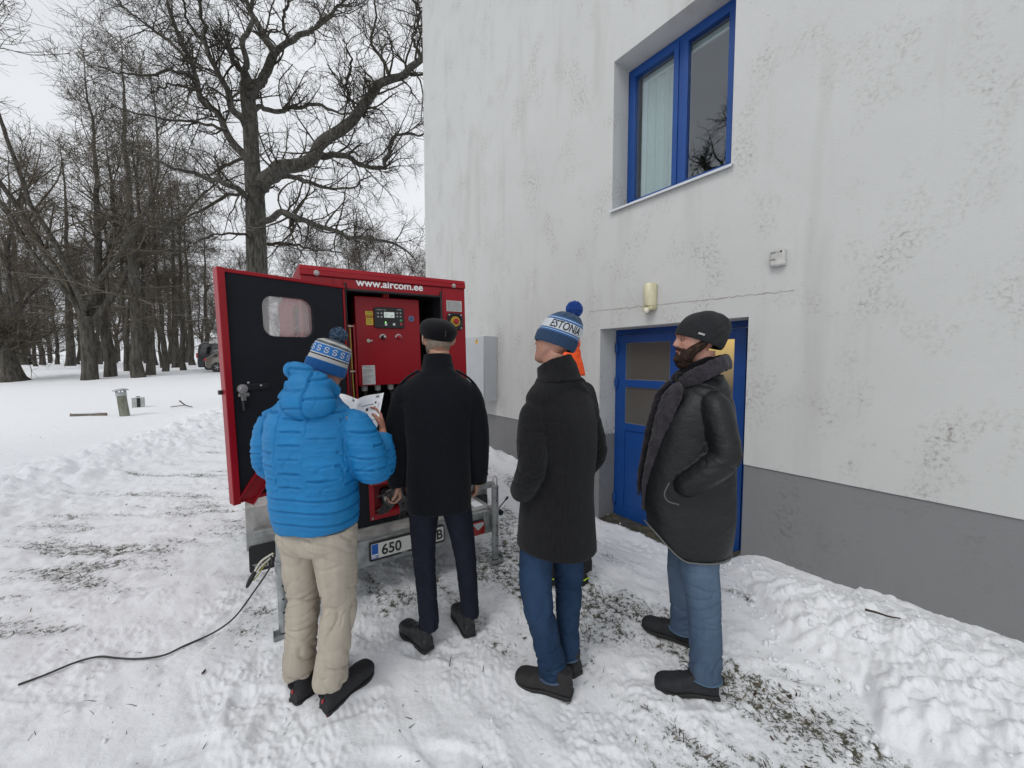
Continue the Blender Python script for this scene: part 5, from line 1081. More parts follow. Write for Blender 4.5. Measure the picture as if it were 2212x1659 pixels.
    for z in np.linspace(.040, .165, 30):
        f, b, w = (np.interp(z, P[:, 2], P[:, i]) for i in (3, 4, 5)); cy = (f+b)/2; ry = (f-b)/2; ed = np.where(np.abs(th) > 1.55+ (z-.06)*2.2, -.004, .0016)*1.; ed = np.where((z < .055+.02*np.cos(th*1.5)), -.004, ed)
        G.append(np.stack([(w+ed)*np.sin(th), cy-(ry+ed)*np.cos(th), np.full(60, z)], 1))
    m = MB(); m.M = hm; m.grid(G); m.build('hair', mat('cropped_grey_hair', (.27, .215, .165), .9, var=.25, vs=90, bump=.4, bs=300, bd=.001), e, ang=180)
    # glasses
    m = MB()
    for s in (-1, 1): m.tube([hm @ Vector(p) for p in ((s*.087, -.030, .100), (s*.086, -.022, .125), (s*.082, .0, .135), (s*.076, .10, .135))], .0016, 8, n=20)
    for s in (-1, 1): m.tube([hm @ Vector((s*(.036+.026*math.cos(a)), .112-.006*abs(math.cos(a)), .126+.018*math.sin(a))) for a in np.linspace(0, 2*pi, 22)], .0014, 6, n=44)
    m.tube([hm @ Vector(p) for p in ((-.010, .114, .128), (0, .117, .131), (.010, .114, .128))], .0014, 6, n=8); m.build('glasses', BLK, e)
    SH = mat('black_leather', (.012, .013, .015), .45, bump=.2, bs=120); SOLB = mat('black_sole', (.012, .012, .012), .7)
    shoe(e, -.066, -.098, 34, SH, SOLB, .275, .050, .125, .006, .056); shoe(e, .168, -.035, 14, SH, SOLB, .275, .050, .125, .006, .056)
    # held things
    wl_l = e.matrix_world; bpy.context.view_layer.update()
    g0 = e.matrix_world @ Vector((-.232, .055, .845)); gl = thing('gloves', 'crumpled dark grey leather gloves held in the left hand of the person in the cap', 'gloves', tuple(g0))
    GLM = mat('glove_leather', (.030, .029, .030), .38, var=.3, vs=30, bump=.4, bs=90)
    for k, (a, dx) in enumerate(((20, -.012), (-15, .022))):
        mb = MB(); M0 = Matrix.Translation((dx, -.01*k, .02)) @ Euler((R(18-30*k), R(a), R(60+30*k))).to_matrix().to_4x4() @ Matrix.Scale(.92, 4)
        hand(mb, M0, 1, (18+14*k, 30, 25), (45, 20), 4); mb.M = M0; mb.limb([(0, 0, .0), (0, 0, .035), (.004, .002, .065)], [(.018, .030), (.020, .036), (.015, .040)], seg=20, n=10); mb.M = None
        link(vox(mb, .004, 1, lambda V, N: .004*creases(V, (24, 24, 24), .3, 2.)+.0025*n3(V, 40, 1.)), 'glove', GLM, gl, ang=180)
    c_ = e.matrix_world @ Vector((.195, .052, .868)); d_ = e.matrix_world @ Vector((.252, .01, .885))
    cg = thing('cigarette', 'thin white cigarette between the fingers of the right hand of the person in the cap', 'cigarette', tuple(c_)); m = MB(); q = d_-c_
    m.cyl((0, 0, 0), tuple(q*.7), .0038, 10); m.build('cigarette_paper', PAPER, cg); m = MB(); m.cyl(tuple(q*.7), tuple(q), .0039, 10); m.build('cigarette_filter', mat('filter_tan', (.45, .30, .15), .7), cg)
    return e
man_cap()

# ---------------------------------------------------------------- 3: man in the long charcoal coat, bobble hat with lettering
CHAR = wool('charcoal_wool', (.0115, .0115, .0125), .3, 240, .8, (2.4, 2.4, .35)); DEN = mat('dark_denim', (.012, .028, .062), .85, col2=(.026, .056, .115), vs=5, bump=.3, bs=260, bd=.0015, spec=.15, stretch=(1, 1, .6))
DEN2 = mat('mid_denim', (.052, .082, .135), .85, col2=(.115, .165, .235), vs=4, bump=.3, bs=260, bd=.0015, spec=.15, stretch=(1, 1, .5)); THREAD = mat('jean_thread', (.12, .17, .24), .8)
SH2 = mat('dark_suede', (.020, .019, .020), .85, var=.25, vs=20, bump=.35, bs=160); SOLB = MATS['black_sole']
def man_estonia():
    e = person('person in long charcoal coat and blue bobble hat lettered ESTONIA, hands in pockets', .222, 1.86, 42)
    iv = Euler((0, 0, R(-42))).to_matrix()
    def loc(X, Y, z): v = iv @ Vector((X-.222, Y-1.86, 0)); return (v.x, v.y, z)
    hm = Matrix.Translation((-.012, .037, 1.592)) @ Euler((R(8), R(6), R(14)), 'XYZ').to_matrix().to_4x4() @ Matrix.Scale(.96, 4)
    body(e, dict(head=hm, neck=(0, -.01, 1.47), spine=[(0, 0, .78), (0, 0, 1.0), (0, -.01, 1.22), (0, 0, 1.43)], spine_r=[(.13, .09), (.12, .09), (.14, .09), (.10, .06)],
         armL=[(-.15, 0, 1.38), (-.215, -.03, 1.12), (-.150, .04, .99)], armR=[(.15, 0, 1.38), (.235, -.03, 1.13), (.15, .04, .99)], handL=(aim((-.135, .04, .97), (.45, .15, -1), (1, 0, 0)), (15, 25, 20)), handR=(aim((.135, .04, .97), (-.45, .15, -1), (-1, 0, 0)), (15, 25, 20)),
         legL=[loc(.135, 1.84, .84), loc(.118, 1.80, .45), loc(.197, 1.80, .12)], legR=[loc(.27, 1.89, .84), loc(.290, 1.90, .45), loc(.288, 1.905, .12)], vs=.0048))
    legs(e, 'jeans', DEN,
        ([loc(.197, 1.80, .075), loc(.195, 1.80, .13), loc(.160, 1.80, .28), loc(.122, 1.80, .45), loc(.116, 1.825, .62), loc(.145, 1.84, .82)], [(.066, .066), (.066, .066), (.066, .068), (.072, .074), (.080, .082), (.085, .09)]),
        ([loc(.288, 1.905, .09), loc(.288, 1.90, .14), loc(.285, 1.90, .28), loc(.290, 1.90, .45), loc(.285, 1.90, .62), loc(.27, 1.89, .82)], [(.055, .055), (.055, .055), (.056, .058), (.062, .066), (.075, .080), (.09, .095)]),
        ([(0, 0, .70), (0, 0, .80), (0, 0, .92)], [(.13, .10), (.16, .115), (.16, .11)]), trouser_relief(.13, .47, .010, 8., .004, .8), vs=.0058)
    for P, r in (((.197, 1.80, .079), .0665), ((.288, 1.905, .094), .056)):
        c = loc(*P); m = MB(); m.limb([(c[0]+r*math.cos(a), c[1]+r*math.sin(a), c[2]) for a in np.linspace(0, 2*pi, 24)], [(.008, .0035)]*24, seg=8, n=48, ref=(0, 0, 1)); m.build('jeans_cuff', DEN2, e)
    mb = MB()
    mb.limb([(0, .0, .695), (0, .0, .72), (0, .0, .87), (0, -.005, 1.02), (0, -.012, 1.18), (0, -.014, 1.30), (0, -.008, 1.385), (0, .0, 1.455), (0, .005, 1.51), (0, .008, 1.55)],
            [(.192, .178), (.193, .180), (.185, .166), (.182, .158), (.192, .155), (.202, .142), (.196, .120), (.160, .100), (.105, .088), (.088, .082)], seg=64, step=.009, p=2.4)
    yoke(mb, .185, 1.388, 1.512, .052, .060, -.01, .085)
    sleeve(mb, [(-.12, -.01, 1.395), (-.170, -.012, 1.36), (-.205, -.03, 1.25), (-.218, -.045, 1.14), (-.212, .01, 1.04), (-.175, .075, .98)], [(.056, .06), (.068, .072), (.068, .070), (.064, .066), (.060, .062), (.056, .060)], 3)
    sleeve(mb, [(.12, -.01, 1.395), (.178, -.012, 1.36), (.222, -.03, 1.25), (.244, -.045, 1.13), (.232, .01, 1.04), (.185, .075, .98)], [(.056, .06), (.068, .072), (.066, .070), (.062, .066), (.058, .062), (.054, .060)], 3)
    rel = cloth_relief([((-.22, -.02, 1.13), .13), ((.24, -.02, 1.13), .13), ((-.17, -.06, 1.30), .08), ((.17, -.06, 1.30), .08)], .0075, 6., .0045, fr=(7, 7, 15),
        seams=(([(.01, -.19, .92), (.02, -.20, .60)], .006, .012), ([(0, -.18, 1.45), (0, -.17, .92)], .004, .0018), ([(-.155, -.14, 1.42), (-.168, -.13, 1.20)], .006, .004), ([(.155, -.14, 1.42), (.168, -.13, 1.20)], .006, .004)))
    me = vox(mb, .0055, 2, rel); V = co(me); k = sst(.87, .71, V[:, 2]); V[:, 2] += k*(-.035*sst(-.05, .12, V[:, 0]*.5-V[:, 1]*.5)+.015); setco(me, V)
    link(me, 'long_coat', CHAR, e, ang=180)
    mb = MB(); mb.limb([(0, -.006, 1.50), (0, .000, 1.54), (-.004, .010, 1.575), (-.006, .018, 1.604)], [(.132, .112), (.110, .102), (.094, .094), (.084, .088)], seg=56, n=24)
    me = vox(mb, .0055, 1, cloth_relief([], .009, 3., .006, seams=(([(-.13, -.09, 1.515), (0, -.115, 1.515), (.13, -.09, 1.515)], .006, .006),))); V = co(me); V[:, 2] += sst(1.53, 1.62, V[:, 2])*(-.22*V[:, 1]+.004*n3(V, 20, 1.)); setco(me, V); link(me, 'coat_collar', CHAR, e, ang=180)
    hat = Hat([(.089, 0), (.0945, .010), (.0955, .052), (.093, .058), (.091, .085), (.087, .115), (.074, .145), (.051, .168), (.024, .180), (.001, .182)], 1.0, 1.17, (0, -.028))
    hw = bpy.data.objects.new('bobble_hat', None); COL.objects.link(hw); hw.parent = e; hw.matrix_local = hm @ Matrix.Translation((0, .000, .092)) @ Euler((R(8), R(7), 0)).to_matrix().to_4x4()
    DB, MBl, LBl, WHT2 = (.025, .055, .115), (.035, .11, .30), (.42, .58, .80), (.62, .66, .70)
    def rl(T, V, z): return np.where(z < .056, .0022*np.sin(T*55)+.001*np.sin(z*1200), .0008*np.sin(T*110)*np.sin(z*900))+.004*np.sin(T*9+2)*sst(.14, .17, z)
    hat.mesh(rl).build('knit', band_mat('estonia_knit', [(0, DB), (.058, MBl), (.066, LBl), (.069, MBl), (.076, WHT2), (.122, MBl), (.130, LBl), (.134, MBl), (.141, DB)]), hw, ang=180)
    V, F = text('ESTONIA', .054, .0006, .0006, 'CENTER', .76); V[:, 1] *= 1.02
    wrap(hat, hw, 'hat_lettering', V, F, -.92, .0805, 9.8, mat('knit_black', (.012, .013, .02), .95), .0016)
    pompom(hw, (0, -.036, .205), .042, [mat('yarn_royal', (.035, .11, .42), .95), mat('yarn_royal_dark', (.02, .07, .30), .95)], 1700, 5)
    def sx(X, Y): return loc(X, Y, 0)[:2]
    a = sx(.285, 1.745); b = sx(.335, 1.865); shoe(e, a[0], a[1], 26, SH2, SOLB, .285, .052, .125, .006, .050); shoe(e, b[0], b[1], -8, SH2, SOLB, .285, .052, .125, .006, .050)
    return e
man_estonia()

# ---------------------------------------------------------------- 4: bearded man in the leather coat, in profile
LEA = mat('black_leather_coat', (.0075, .009, .010), .46, var=.25, vs=5, bump=.55, bs=13, bd=.016, stretch=(1, 1, 1.7), spec=.35); FUR = mat('grey_shearling', (.036, .032, .039), .95, var=.30, vs=22, bump=.7, bs=110, bd=.010, spec=.08, sheen=.15)
def man_leather():
    e = person('bearded person in profile, in long black leather coat with grey fur collar and beanie', .935, 1.935, 78)
    hm = Matrix.Translation((0, .006, 1.598)) @ Euler((R(-2), 0, R(4)), 'XYZ').to_matrix().to_4x4() @ Matrix.Scale(.99, 4)
    body(e, dict(head=hm, neck=(0, -.02, 1.49), spine=[(0, 0, .80), (0, .02, 1.0), (0, .0, 1.25), (0, -.01, 1.46)], spine_r=[(.13, .11), (.13, .13), (.14, .11), (.10, .07)],
         armL=[(-.16, -.03, 1.41), (-.225, -.06, 1.18), (-.15, .07, 1.02)], armR=[(.16, -.03, 1.41), (.225, -.06, 1.18), (.15, .07, 1.02)], handL=(aim((-.135, .08, 1.01), (.3, .35, -.9), (1, 0, 0)), (15, 25, 20)), handR=(aim((.135, .08, 1.01), (-.3, .35, -.9), (-1, 0, 0)), (15, 25, 20)),
         legL=[(-.09, 0, .84), (-.12, .0, .45), (-.155, -.03, .10)], legR=[(.09, 0, .84), (.13, .02, .45), (.165, .02, .10)], vs=.0036, skin=skin_mat('skin_cold', (.46, .25, .185), (.42, .17, .13))))
    legs(e, 'jeans', DEN2,
        ([(-.160, -.030, .085), (-.158, -.028, .14), (-.150, -.030, .28), (-.130, -.020, .46), (-.112, .0, .64), (-.095, .0, .82)], [(.062, .070), (.062, .070), (.062, .072), (.068, .076), (.084, .092), (.092, .105)]),
        ([(.165, .0, .085), (.163, .0, .14), (.150, .005, .28), (.130, .02, .46), (.112, .01, .64), (.095, .0, .82)], [(.062, .068), (.062, .068), (.062, .070), (.068, .075), (.084, .090), (.092, .105)]),
        ([(0, 0, .72), (0, 0, .80), (0, 0, .92)], [(.14, .115), (.16, .13), (.16, .13)]), trouser_relief(.15, .48, .0085, 12., .004, .7), vs=.0056)
    for c, r in (((-.160, -.030, .089), .066), ((.165, 0, .089), .065)):
        m = MB(); m.limb([(c[0]+.94*r*math.cos(a), c[1]+1.06*r*math.sin(a), c[2]) for a in np.linspace(0, 2*pi, 24)], [(.008, .0035)]*24, seg=8, n=48, ref=(0, 0, 1)); m.build('jeans_cuff', mat('cuff_denim', (.07, .13, .20), .85), e)
    mb = MB()
    mb.limb([(0, .045, .66), (0, .045, .70), (0, .045, .85), (0, .045, 1.0), (0, .030, 1.15), (0, .008, 1.30), (0, -.012, 1.40), (0, -.020, 1.465), (0, -.022, 1.51), (0, -.022, 1.54)],
            [(.20, .205), (.205, .215), (.21, .228), (.205, .225), (.205, .208), (.205, .185), (.190, .150), (.150, .120), (.105, .10), (.09, .092)], seg=70, step=.009, p=2.4)
    yoke(mb, .175, 1.405, 1.50, .055, .055, -.025, .10)
    sleeve(mb, [(-.12, -.03, 1.425), (-.168, -.035, 1.395), (-.210, -.055, 1.28), (-.232, -.062, 1.18), (-.232, .02, 1.09), (-.195, .125, 1.00)], [(.055, .06), (.068, .080), (.067, .080), (.064, .076), (.060, .066), (.054, .058)], 3)
    sleeve(mb, [(.12, -.03, 1.425), (.168, -.035, 1.395), (.210, -.055, 1.28), (.232, -.062, 1.18), (.232, .02, 1.09), (.195, .125, 1.00)], [(.055, .06), (.068, .080), (.067, .080), (.064, .076), (.060, .066), (.054, .058)], 3)
    rel = cloth_relief([((-.23, -.05, 1.18), .12), ((.23, -.05, 1.18), .12)], .0058, 9., .003, fr=(6, 6, 9),
        seams=(([(-.21, .01, .96), (-.22, .03, .64)], .005, .005), ([(-.18, -.13, 1.0), (-.19, -.13, .62)], .005, .005), ([(-.20, -.10, 1.46), (-.13, .02, 1.50)], .006, .003), ([(-.21, .21, 1.06), (-.22, .19, .92)], .007, .009)))
    me = vox(mb, .0055, 2, rel); V = co(me)
    def hem(y): return .135*sst(.06, .27, y)
    V[:, 2] += hem(V[:, 1])*sst(.95, .70, V[:, 2])
    k = (np.abs(V[:, 0]) < .10)*sst(.16, .20, V[:, 1]); V[:, 1] -= k*sst(.10, .04, np.abs(V[:, 0]))*.075      # the coat hangs open in front
    setco(me, V); link(me, 'leather_coat', LEA, e, ang=180)
    # pale trim along the hem
    def ring_pt(a): 
        c, s_ = math.cos(a), math.sin(a); return (.206*np.sign(c)*abs(c)**.83, .045+.211*np.sign(s_)*abs(s_)**.83)
    P = [];
    for a in np.linspace(R(105), R(395)+0, 70):
        x, y = ring_pt(a); P.append((x, y, .664+hem(y)))
    m = MB(); m.limb(P, [(.0045, .0035)]*len(P), seg=8, n=180, ref=(0, 0, 1)); m.build('hem_trim', mat('trim_grey', (.12, .125, .12), .9), e)
    m = MB(); m.limb([(-.226, .165, 1.045), (-.228, .185, .99), (-.222, .165, .955), (-.226, .12, .945)], [(.003, .003)]*4, seg=8, n=24, ref=(1, 0, 0)); m.build('pocket_edge', mat('pocket_grey', (.10, .10, .10), .9), e)
    furr = lambda V, N: .0035*n3(V, 40, 1.)+.003*n3(V, 90, 2.)+.003*n3(V, 16, 3.)
    def fur(name, parts, vs=.0048):
        mb = MB()
        for pts, rad, ref in parts: mb.limb(pts, rad, seg=22, step=.008, ref=ref, tip=3, p=2.4)
        return link(vox(mb, vs, 1, furr), name, FUR, e, ang=180)
    fur('fur_collar', [([(-.085, .105, 1.495), (-.112, .055, 1.525), (-.122, -.01, 1.56), (-.105, -.075, 1.59), (-.05, -.122, 1.602), (0, -.134, 1.605), (.05, -.122, 1.602), (.105, -.075, 1.59), (.122, -.01, 1.56), (.112, .055, 1.525), (.085, .105, 1.495)], [(.013, .026)]+[(.014, .038)]*9+[(.013, .026)], (0, .25, 1))])
    for s in (-1, 1):
        fur('fur_lapel', [([(s*.088, .118, 1.500), (s*.122, .138, 1.45), (s*.124, .170, 1.36), (s*.116, .205, 1.24), (s*.108, .236, 1.10), (s*.103, .258, .98), (s*.102, .262, .86)], [(.030, .014), (.050, .015), (.048, .015), (.036, .014), (.022, .012), (.013, .010), (.008, .007)], (.65, .75*s, .1))])
    # dark neck scarf
    mb = MB(); mb.limb([(0, .0, 1.49), (0, .006, 1.56), (0, .0, 1.615), (0, -.008, 1.645)], [(.098, .100), (.088, .096), (.080, .090), (.078, .086)], seg=50, n=24)
    me = vox(mb, .0045, 1, lambda V, N: .0035*creases(V, (7, 7, 24), .3, 4.)+.002*n3(V, 14, 1.)); V = co(me); V[:, 2] -= sst(-.06, .08, V[:, 1])*.075*sst(1.52, 1.64, V[:, 2]); setco(me, V)
    link(me, 'neck_scarf', wool('black_knit', (.006, .006, .008)), e, ang=180)
    # beanie, worn long at the back
    hat = Hat([(.094, -.004), (.0985, .012), (.098, .05), (.0925, .085), (.080, .118), (.060, .143), (.035, .158), (.012, .164), (.001, .165)], .98, 1.22, (0, -.030))
    hw = bpy.data.objects.new('beanie', None); COL.objects.link(hw); hw.parent = e; hw.matrix_local = hm @ Matrix.Translation((0, -.008, .106)) @ Euler((R(22), 0, 0)).to_matrix().to_4x4()
    def rl(T, V, z): return .0012*np.sin(T*70)*sst(.085, .06, z)-.007*np.exp(-(((T-5.1)*.09-(z-.09)*.6)/.006)**2)*sst(.03, .08, z)+.004*np.sin(T*4+z*30)*sst(.06, .12, z)-.004*np.exp(-(((T-5.5)*.09-(z-.10)*.5)/.008)**2)
    hat.mesh(rl).build('knit', wool('dark_grey_knit', (.022, .024, .026), .15, 300, .7), hw, ang=180)
    V, F = [], []; m = MB(); q = [hat.P(-1.92+a*.12, hat.z2v(z), .0035) for a in (0, 1, 2) for z in (.020, .029)]; 
    m.grid(np.array(q).reshape(3, 2, 3)); tg = m.build('metal_tag', mat('tag_metal', (.35, .35, .35), .4, metal=.4), hw, smooth=False); sdf = tg.modifiers.new('s', 'SOLIDIFY'); sdf.thickness = .002
    # beard, moustache, brows: hair laid over the lower face
    HB = mat('dark_brown_hair', (.035, .020, .014), .8, var=.5, vs=60, bump=.9, bs=220, bd=.004, stretch=(1, 1, .4), spec=.2)
    def beard():
        th = np.linspace(-2.05, 2.05, 90); zs = np.linspace(-.034, .118, 60); P = cat([(0, 0, a[0], a[1], a[2], a[3]) for a in HP], 120); G = []; I = []
        for z in zs:
            zc = max(z, .004); f, b, w = (np.interp(zc, P[:, 2], P[:, i]) for i in (3, 4, 5)); cy = (f+b)/2; ry = (f-b)/2
            a = th; x = w*np.sin(a); y = cy+ry*np.cos(a); y = y+face_off(x, y, np.full(len(x), zc)); sc = 1.
            # thickness: full at jaw and chin, thin up the cheek, none on lips
            at_ = np.abs(a); top = np.interp(at_, [0, .35, .6, 1.0, 1.4, 1.75, 2.05], [.046, .050, .062, .084, .104, .125, .132]); t_ = (.021-.011*sst(.7, .0, at_))*sst(0, .030, top-z)*sst(2.15, 1.7, at_)*(1-.95*np.exp(-((z-.060)/.008)**2)*sst(.45, .3, at_))
            t_ = t_+.006*sst(.5, .0, at_)*sst(.055, .0, z)*1.
            mo = .010*np.exp(-((z-.0735-.012*-1*0+.018*np.clip(at_-.15, 0, 1))/.0065)**2)*sst(.75, .45, at_)
            lk = .012*np.exp(-((at_-.62)/.13)**2)*sst(.080, .060, z)*sst(.02, .04, z)
            t_ = np.maximum(np.maximum(t_, mo), lk)*(1 if z > .0 else 1+z*3) 
            n_ = 1+.22*n3(np.stack([a*3, z*90+a*0, a*0], 1), (4, 1, 1), 2.)+.15*n3(np.stack([a*14, z*40+a*0, a*0], 1), 1., 5.)
            dirx, diry = np.sin(a), np.cos(a); shrink = 1 if z > 0 else math.sqrt(max(0, 1-(z/.036)**2))
            off = np.where(t_ > .0012, t_*n_, -.004); G.append(np.stack([(x+dirx*off)*shrink, cy+((y-cy)+diry*off)*shrink, np.full(len(x), z)+0*x], 1)); I.append(np.stack([x*.9*shrink, cy+(y-cy)*.9*shrink, np.full(len(x), z)], 1))
        m = MB(); m.M = hm; m.grid(G); return m.build('beard', HB, e, ang=180)
    beard()
    for s in (-1, 1):
        m = MB(); m.M = hm; m.limb([(s*.012, .0955, .145), (s*.028, .0935, .148), (s*.048, .080, .145)], [(.004, .006), (.0045, .006), (.002, .004)], seg=8, n=14, tip=3, ref=(0, 1, 0)); m.build('eyebrow', HB, e)
        m = MB(); m.M = hm; m.ell((s*.031, .0715, .1245), (.0115, .0120, .0090), 20, 14); ey = m.build('eye', mat('eye_white', (.20, .17, .155), .25), e)
        m = MB(); m.M = hm; m.ell((s*.0315, .0815, .1240), (.0052, .0035, .0052), 14, 8); m.build('iris', mat('iris_dark', (.03, .02, .015), .2), ey)
        m = MB(); m.M = hm; m.limb([(s*.017, .0785, .1275), (s*.024, .0835, .1300), (s*.036, .0820, .1298), (s*.045, .0745, .1265)], [(.0022, .0050)]*4, seg=10, n=16, tip=3, ref=(0, 1, 0)); m.limb([(s*.018, .0785, .1200), (s*.031, .0830, .1170), (s*.044, .0745, .1200)], [(.002, .0042)]*3, seg=10, n=14, tip=3, ref=(0, 1, 0)); m.build('eyelid', MATS['skin_cold'], e)
    m = MB(); m.M = hm; m.limb([(-.020, .090, .0605), (0, .0985, .0612), (.020, .090, .0605)], [(.0032, .0035), (.0045, .004), (.0032, .0035)], seg=10, n=16, tip=3, ref=(0, 1, 0)); m.build('lips', mat('lip', (.32, .12, .10), .45), e)
    SH3 = mat('dark_navy_suede', (.015, .016, .020), .8, var=.25, vs=20, bump=.3, bs=160)
    def ex(par, up):
        m = MB(); m.box(-.036, .036, -.006, .062, -.004, .012); m.build('heel', SOLB, par, bevel=.004)
        for k in range(4): m = MB(); m.tube([(-.022, .125+k*.017, .100-k*.0055), (0, .128+k*.017, .106-k*.006), (.022, .125+k*.017, .100-k*.0055)], .0018, 6, n=8); m.build('lace', BLK, par)
        m = MB(); m.tube([(0, .125, .106), (-.012, .135, .125), (-.004, .150, .130), (.002, .130, .108), (.02, .15, .116), (.026, .165, .10)], .0014, 6, n=26); m.build('lace_bow', BLK, par)
    shoe(e, -.168, -.085, 2, SH3, SOLB, .285, .052, .125, .008, .052, ex); shoe(e, .158, -.055, -24, SH3, SOLB, .285, .052, .125, .008, .052, ex)
    return e
man_leather()

# ---------------------------------------------------------------- 5: partly hidden behind the charcoal coat
def man_hidden():
    ORG = mat('fluorescent_orange', (.95, .10, .012), .7, bump=.2, bs=80); e = person('person in orange hood and black work clothes, standing behind the person in the charcoal coat', .395, 2.80, 12)
    hm = Matrix.Translation((.0, .03, 1.60)) @ Euler((0, 0, R(8)), 'XYZ').to_matrix().to_4x4()
    body(e, dict(head=hm, neck=(0, 0, 1.50), spine=[(0, 0, .80), (0, 0, 1.0), (0, -.01, 1.25), (0, 0, 1.46)], spine_r=[(.11, .08), (.11, .08), (.12, .08), (.07, .05)], armL=[(-.13, 0, 1.38), (-.18, -.02, 1.17), (-.15, .15, 1.05)], armR=[(.13, 0, 1.38), (.18, -.02, 1.17), (.13, .15, 1.05)],
         handL=(aim((-.15, .16, 1.04), (.3, 1, -.2), (1, 0, 0)), (20, 30, 20)), handR=(aim((.13, .16, 1.04), (-.3, 1, -.2), (-1, 0, 0)), (20, 30, 20)), legL=[(-.08, 0, .84), (-.11, .0, .45), (-.13, -.07, .10)], legR=[(.08, 0, .84), (.09, .0, .45), (.095, -.11, .10)], vs=.006))
    WB = mat('black_workwear', (.010, .010, .012), .8, bump=.2, bs=200)
    legs(e, 'trousers', WB, ([(-.13, -.07, .10), (-.13, -.06, .16), (-.12, -.01, .46), (-.09, 0, .82)], [(.06, .065), (.062, .066), (.072, .075), (.09, .10)]), ([(.098, -.115, .09), (.098, -.10, .16), (.095, -.03, .46), (.085, 0, .82)], [(.062, .065), (.066, .070), (.078, .080), (.09, .10)]), ([(0, 0, .72), (0, 0, .80), (0, 0, .92)], [(.14, .11), (.16, .12), (.16, .12)]), trouser_relief(.14, .46, .010, 20., .004, .8), vs=.007)
    mb = MB(); mb.limb([(0, 0, .82), (0, 0, 1.0), (0, -.01, 1.2), (0, -.01, 1.36), (0, 0, 1.45), (0, .01, 1.52)], [(.165, .13), (.165, .135), (.172, .135), (.170, .115), (.12, .085), (.08, .08)], seg=50, step=.012, p=2.3)
    yoke(mb, .14, 1.40, 1.49, .05, .055)
    for s in (-1, 1): sleeve(mb, [(s*.12, 0, 1.42), (s*.155, 0, 1.38), (s*.19, -.02, 1.2), (s*.18, .04, 1.08), (s*.14, .145, 1.045)], [(.055, .06), (.062, .066), (.060, .062), (.054, .056), (.044, .046)])
    link(vox(mb, .007, 2, cloth_relief([((0, 0, 1.1), .3)], .006, 3.)), 'work_jacket', WB, e, ang=180)
    mb = MB(); mb.ell((0, .0, 1.725), (.098, .118, .110), 40, 26); mb.limb([(0, -.03, 1.50), (0, -.025, 1.58), (0, -.01, 1.68)], [(.13, .10), (.110, .105), (.098, .11)], seg=40, n=20)
    link(vox(mb, .0055, 2, lambda V, N: .006*creases(V, (6, 6, 11), .25, 2.)+.004*n3(V, 9, 1.)), 'hood', ORG, e, ang=180)
    LG = mat('lime_trim', (.45, .75, .03), .5); SW = mat('black_work_shoe', (.012, .012, .013), .6)
    def ex(par, up):
        m = MB(); m.tube([(-.038, .0, .03), (-.040, .05, .055), (-.036, .12, .07), (-.03, .16, .072)], .004, 6, n=14); m.tube([(.038, .0, .03), (.040, .05, .055), (.036, .12, .07), (.03, .16, .072)], .004, 6, n=14); m.tube([(-.03, -.004, .05), (0, -.012, .058), (.03, -.004, .05)], .004, 6, n=10); m.build('lime_stripe', LG, par)
    shoe(e, -.13, -.12, 10, SW, SOLB, .28, .05, .11, .004, .055, ex); shoe(e, .10, -.165, 30, SW, SOLB, .28, .05, .11, .004, .055, ex)
man_hidden()
# ================================================================ trees
def bark_mat(name, c, c2, snow=.35, sc=9.):
    m = bpy.data.materials.new(name); m.use_nodes = True; t = m.node_tree; L = t.links.new; b = t.nodes['Principled BSDF']; b.inputs['Roughness'].default_value = .95; b.inputs['Specular IOR Level'].default_value = .1
    tcn = nn(t, 'ShaderNodeTexCoord'); mp_ = nn(t, 'ShaderNodeMapping'); mp_.inputs['Scale'].default_value = (1, 1, .22); L(tcn.outputs['Object'], mp_.inputs[0])
    n1 = nn(t, 'ShaderNodeTexNoise', Scale=sc, Detail=6., Roughness=.65); L(mp_.outputs[0], n1.inputs['Vector'])
    r = nn(t, 'ShaderNodeValToRGB'); r.color_ramp.elements[0].position = .38; r.color_ramp.elements[1].position = .65; r.color_ramp.elements[0].color = tuple(c)+(1,); r.color_ramp.elements[1].color = tuple(c2)+(1,); L(n1.outputs['Fac'], r.inputs[0])
    # snow lies on the upper side of limbs
    g_ = nn(t, 'ShaderNodeNewGeometry'); sx = nn(t, 'ShaderNodeSeparateXYZ'); L(g_.outputs['Normal'], sx.inputs[0]); n2 = nn(t, 'ShaderNodeTexNoise', Scale=3., Detail=4.); L(tcn.outputs['Object'], n2.inputs['Vector'])
    a = nn(t, 'ShaderNodeMath', operation='MULTIPLY_ADD'); L(n2.outputs['Fac'], a.inputs[0]); a.inputs[1].default_value = .7; L(sx.outputs['Z'], a.inputs[2])
    mr = nn(t, 'ShaderNodeMapRange'); mr.inputs['From Min'].default_value = 1.08; mr.inputs['From Max'].default_value = 1.25; mr.inputs['To Max'].default_value = snow; L(a.outputs[0], mr.inputs['Value'])
    mx_ = nn(t, 'ShaderNodeMixRGB'); L(mr.outputs[0], mx_.inputs[0]); L(r.outputs[0], mx_.inputs[1]); mx_.inputs[2].default_value = (.68, .70, .72, 1); L(mx_.outputs[0], b.inputs['Base Color'])
    bp = nn(t, 'ShaderNodeBump', Strength=.9, Distance=.04); L(n1.outputs['Fac'], bp.inputs['Height']); L(bp.outputs[0], b.inputs['Normal']); return m
BARK = bark_mat('oak_bark', (.045, .042, .037), (.13, .125, .11), .55, 14.)
BARK2 = bark_mat('park_tree_bark', (.048, .044, .038), (.125, .115, .098), .45, 9.)  # bark colour lightened to stand in for haze over the park
TWIG = bark_mat('twigs', (.045, .040, .033), (.080, .070, .056), .55, 3.)
TWIG2 = bark_mat('brown_twigs', (.075, .064, .050), (.15, .127, .095), .50, 3.)  # twig colour raised too, haze painted into it
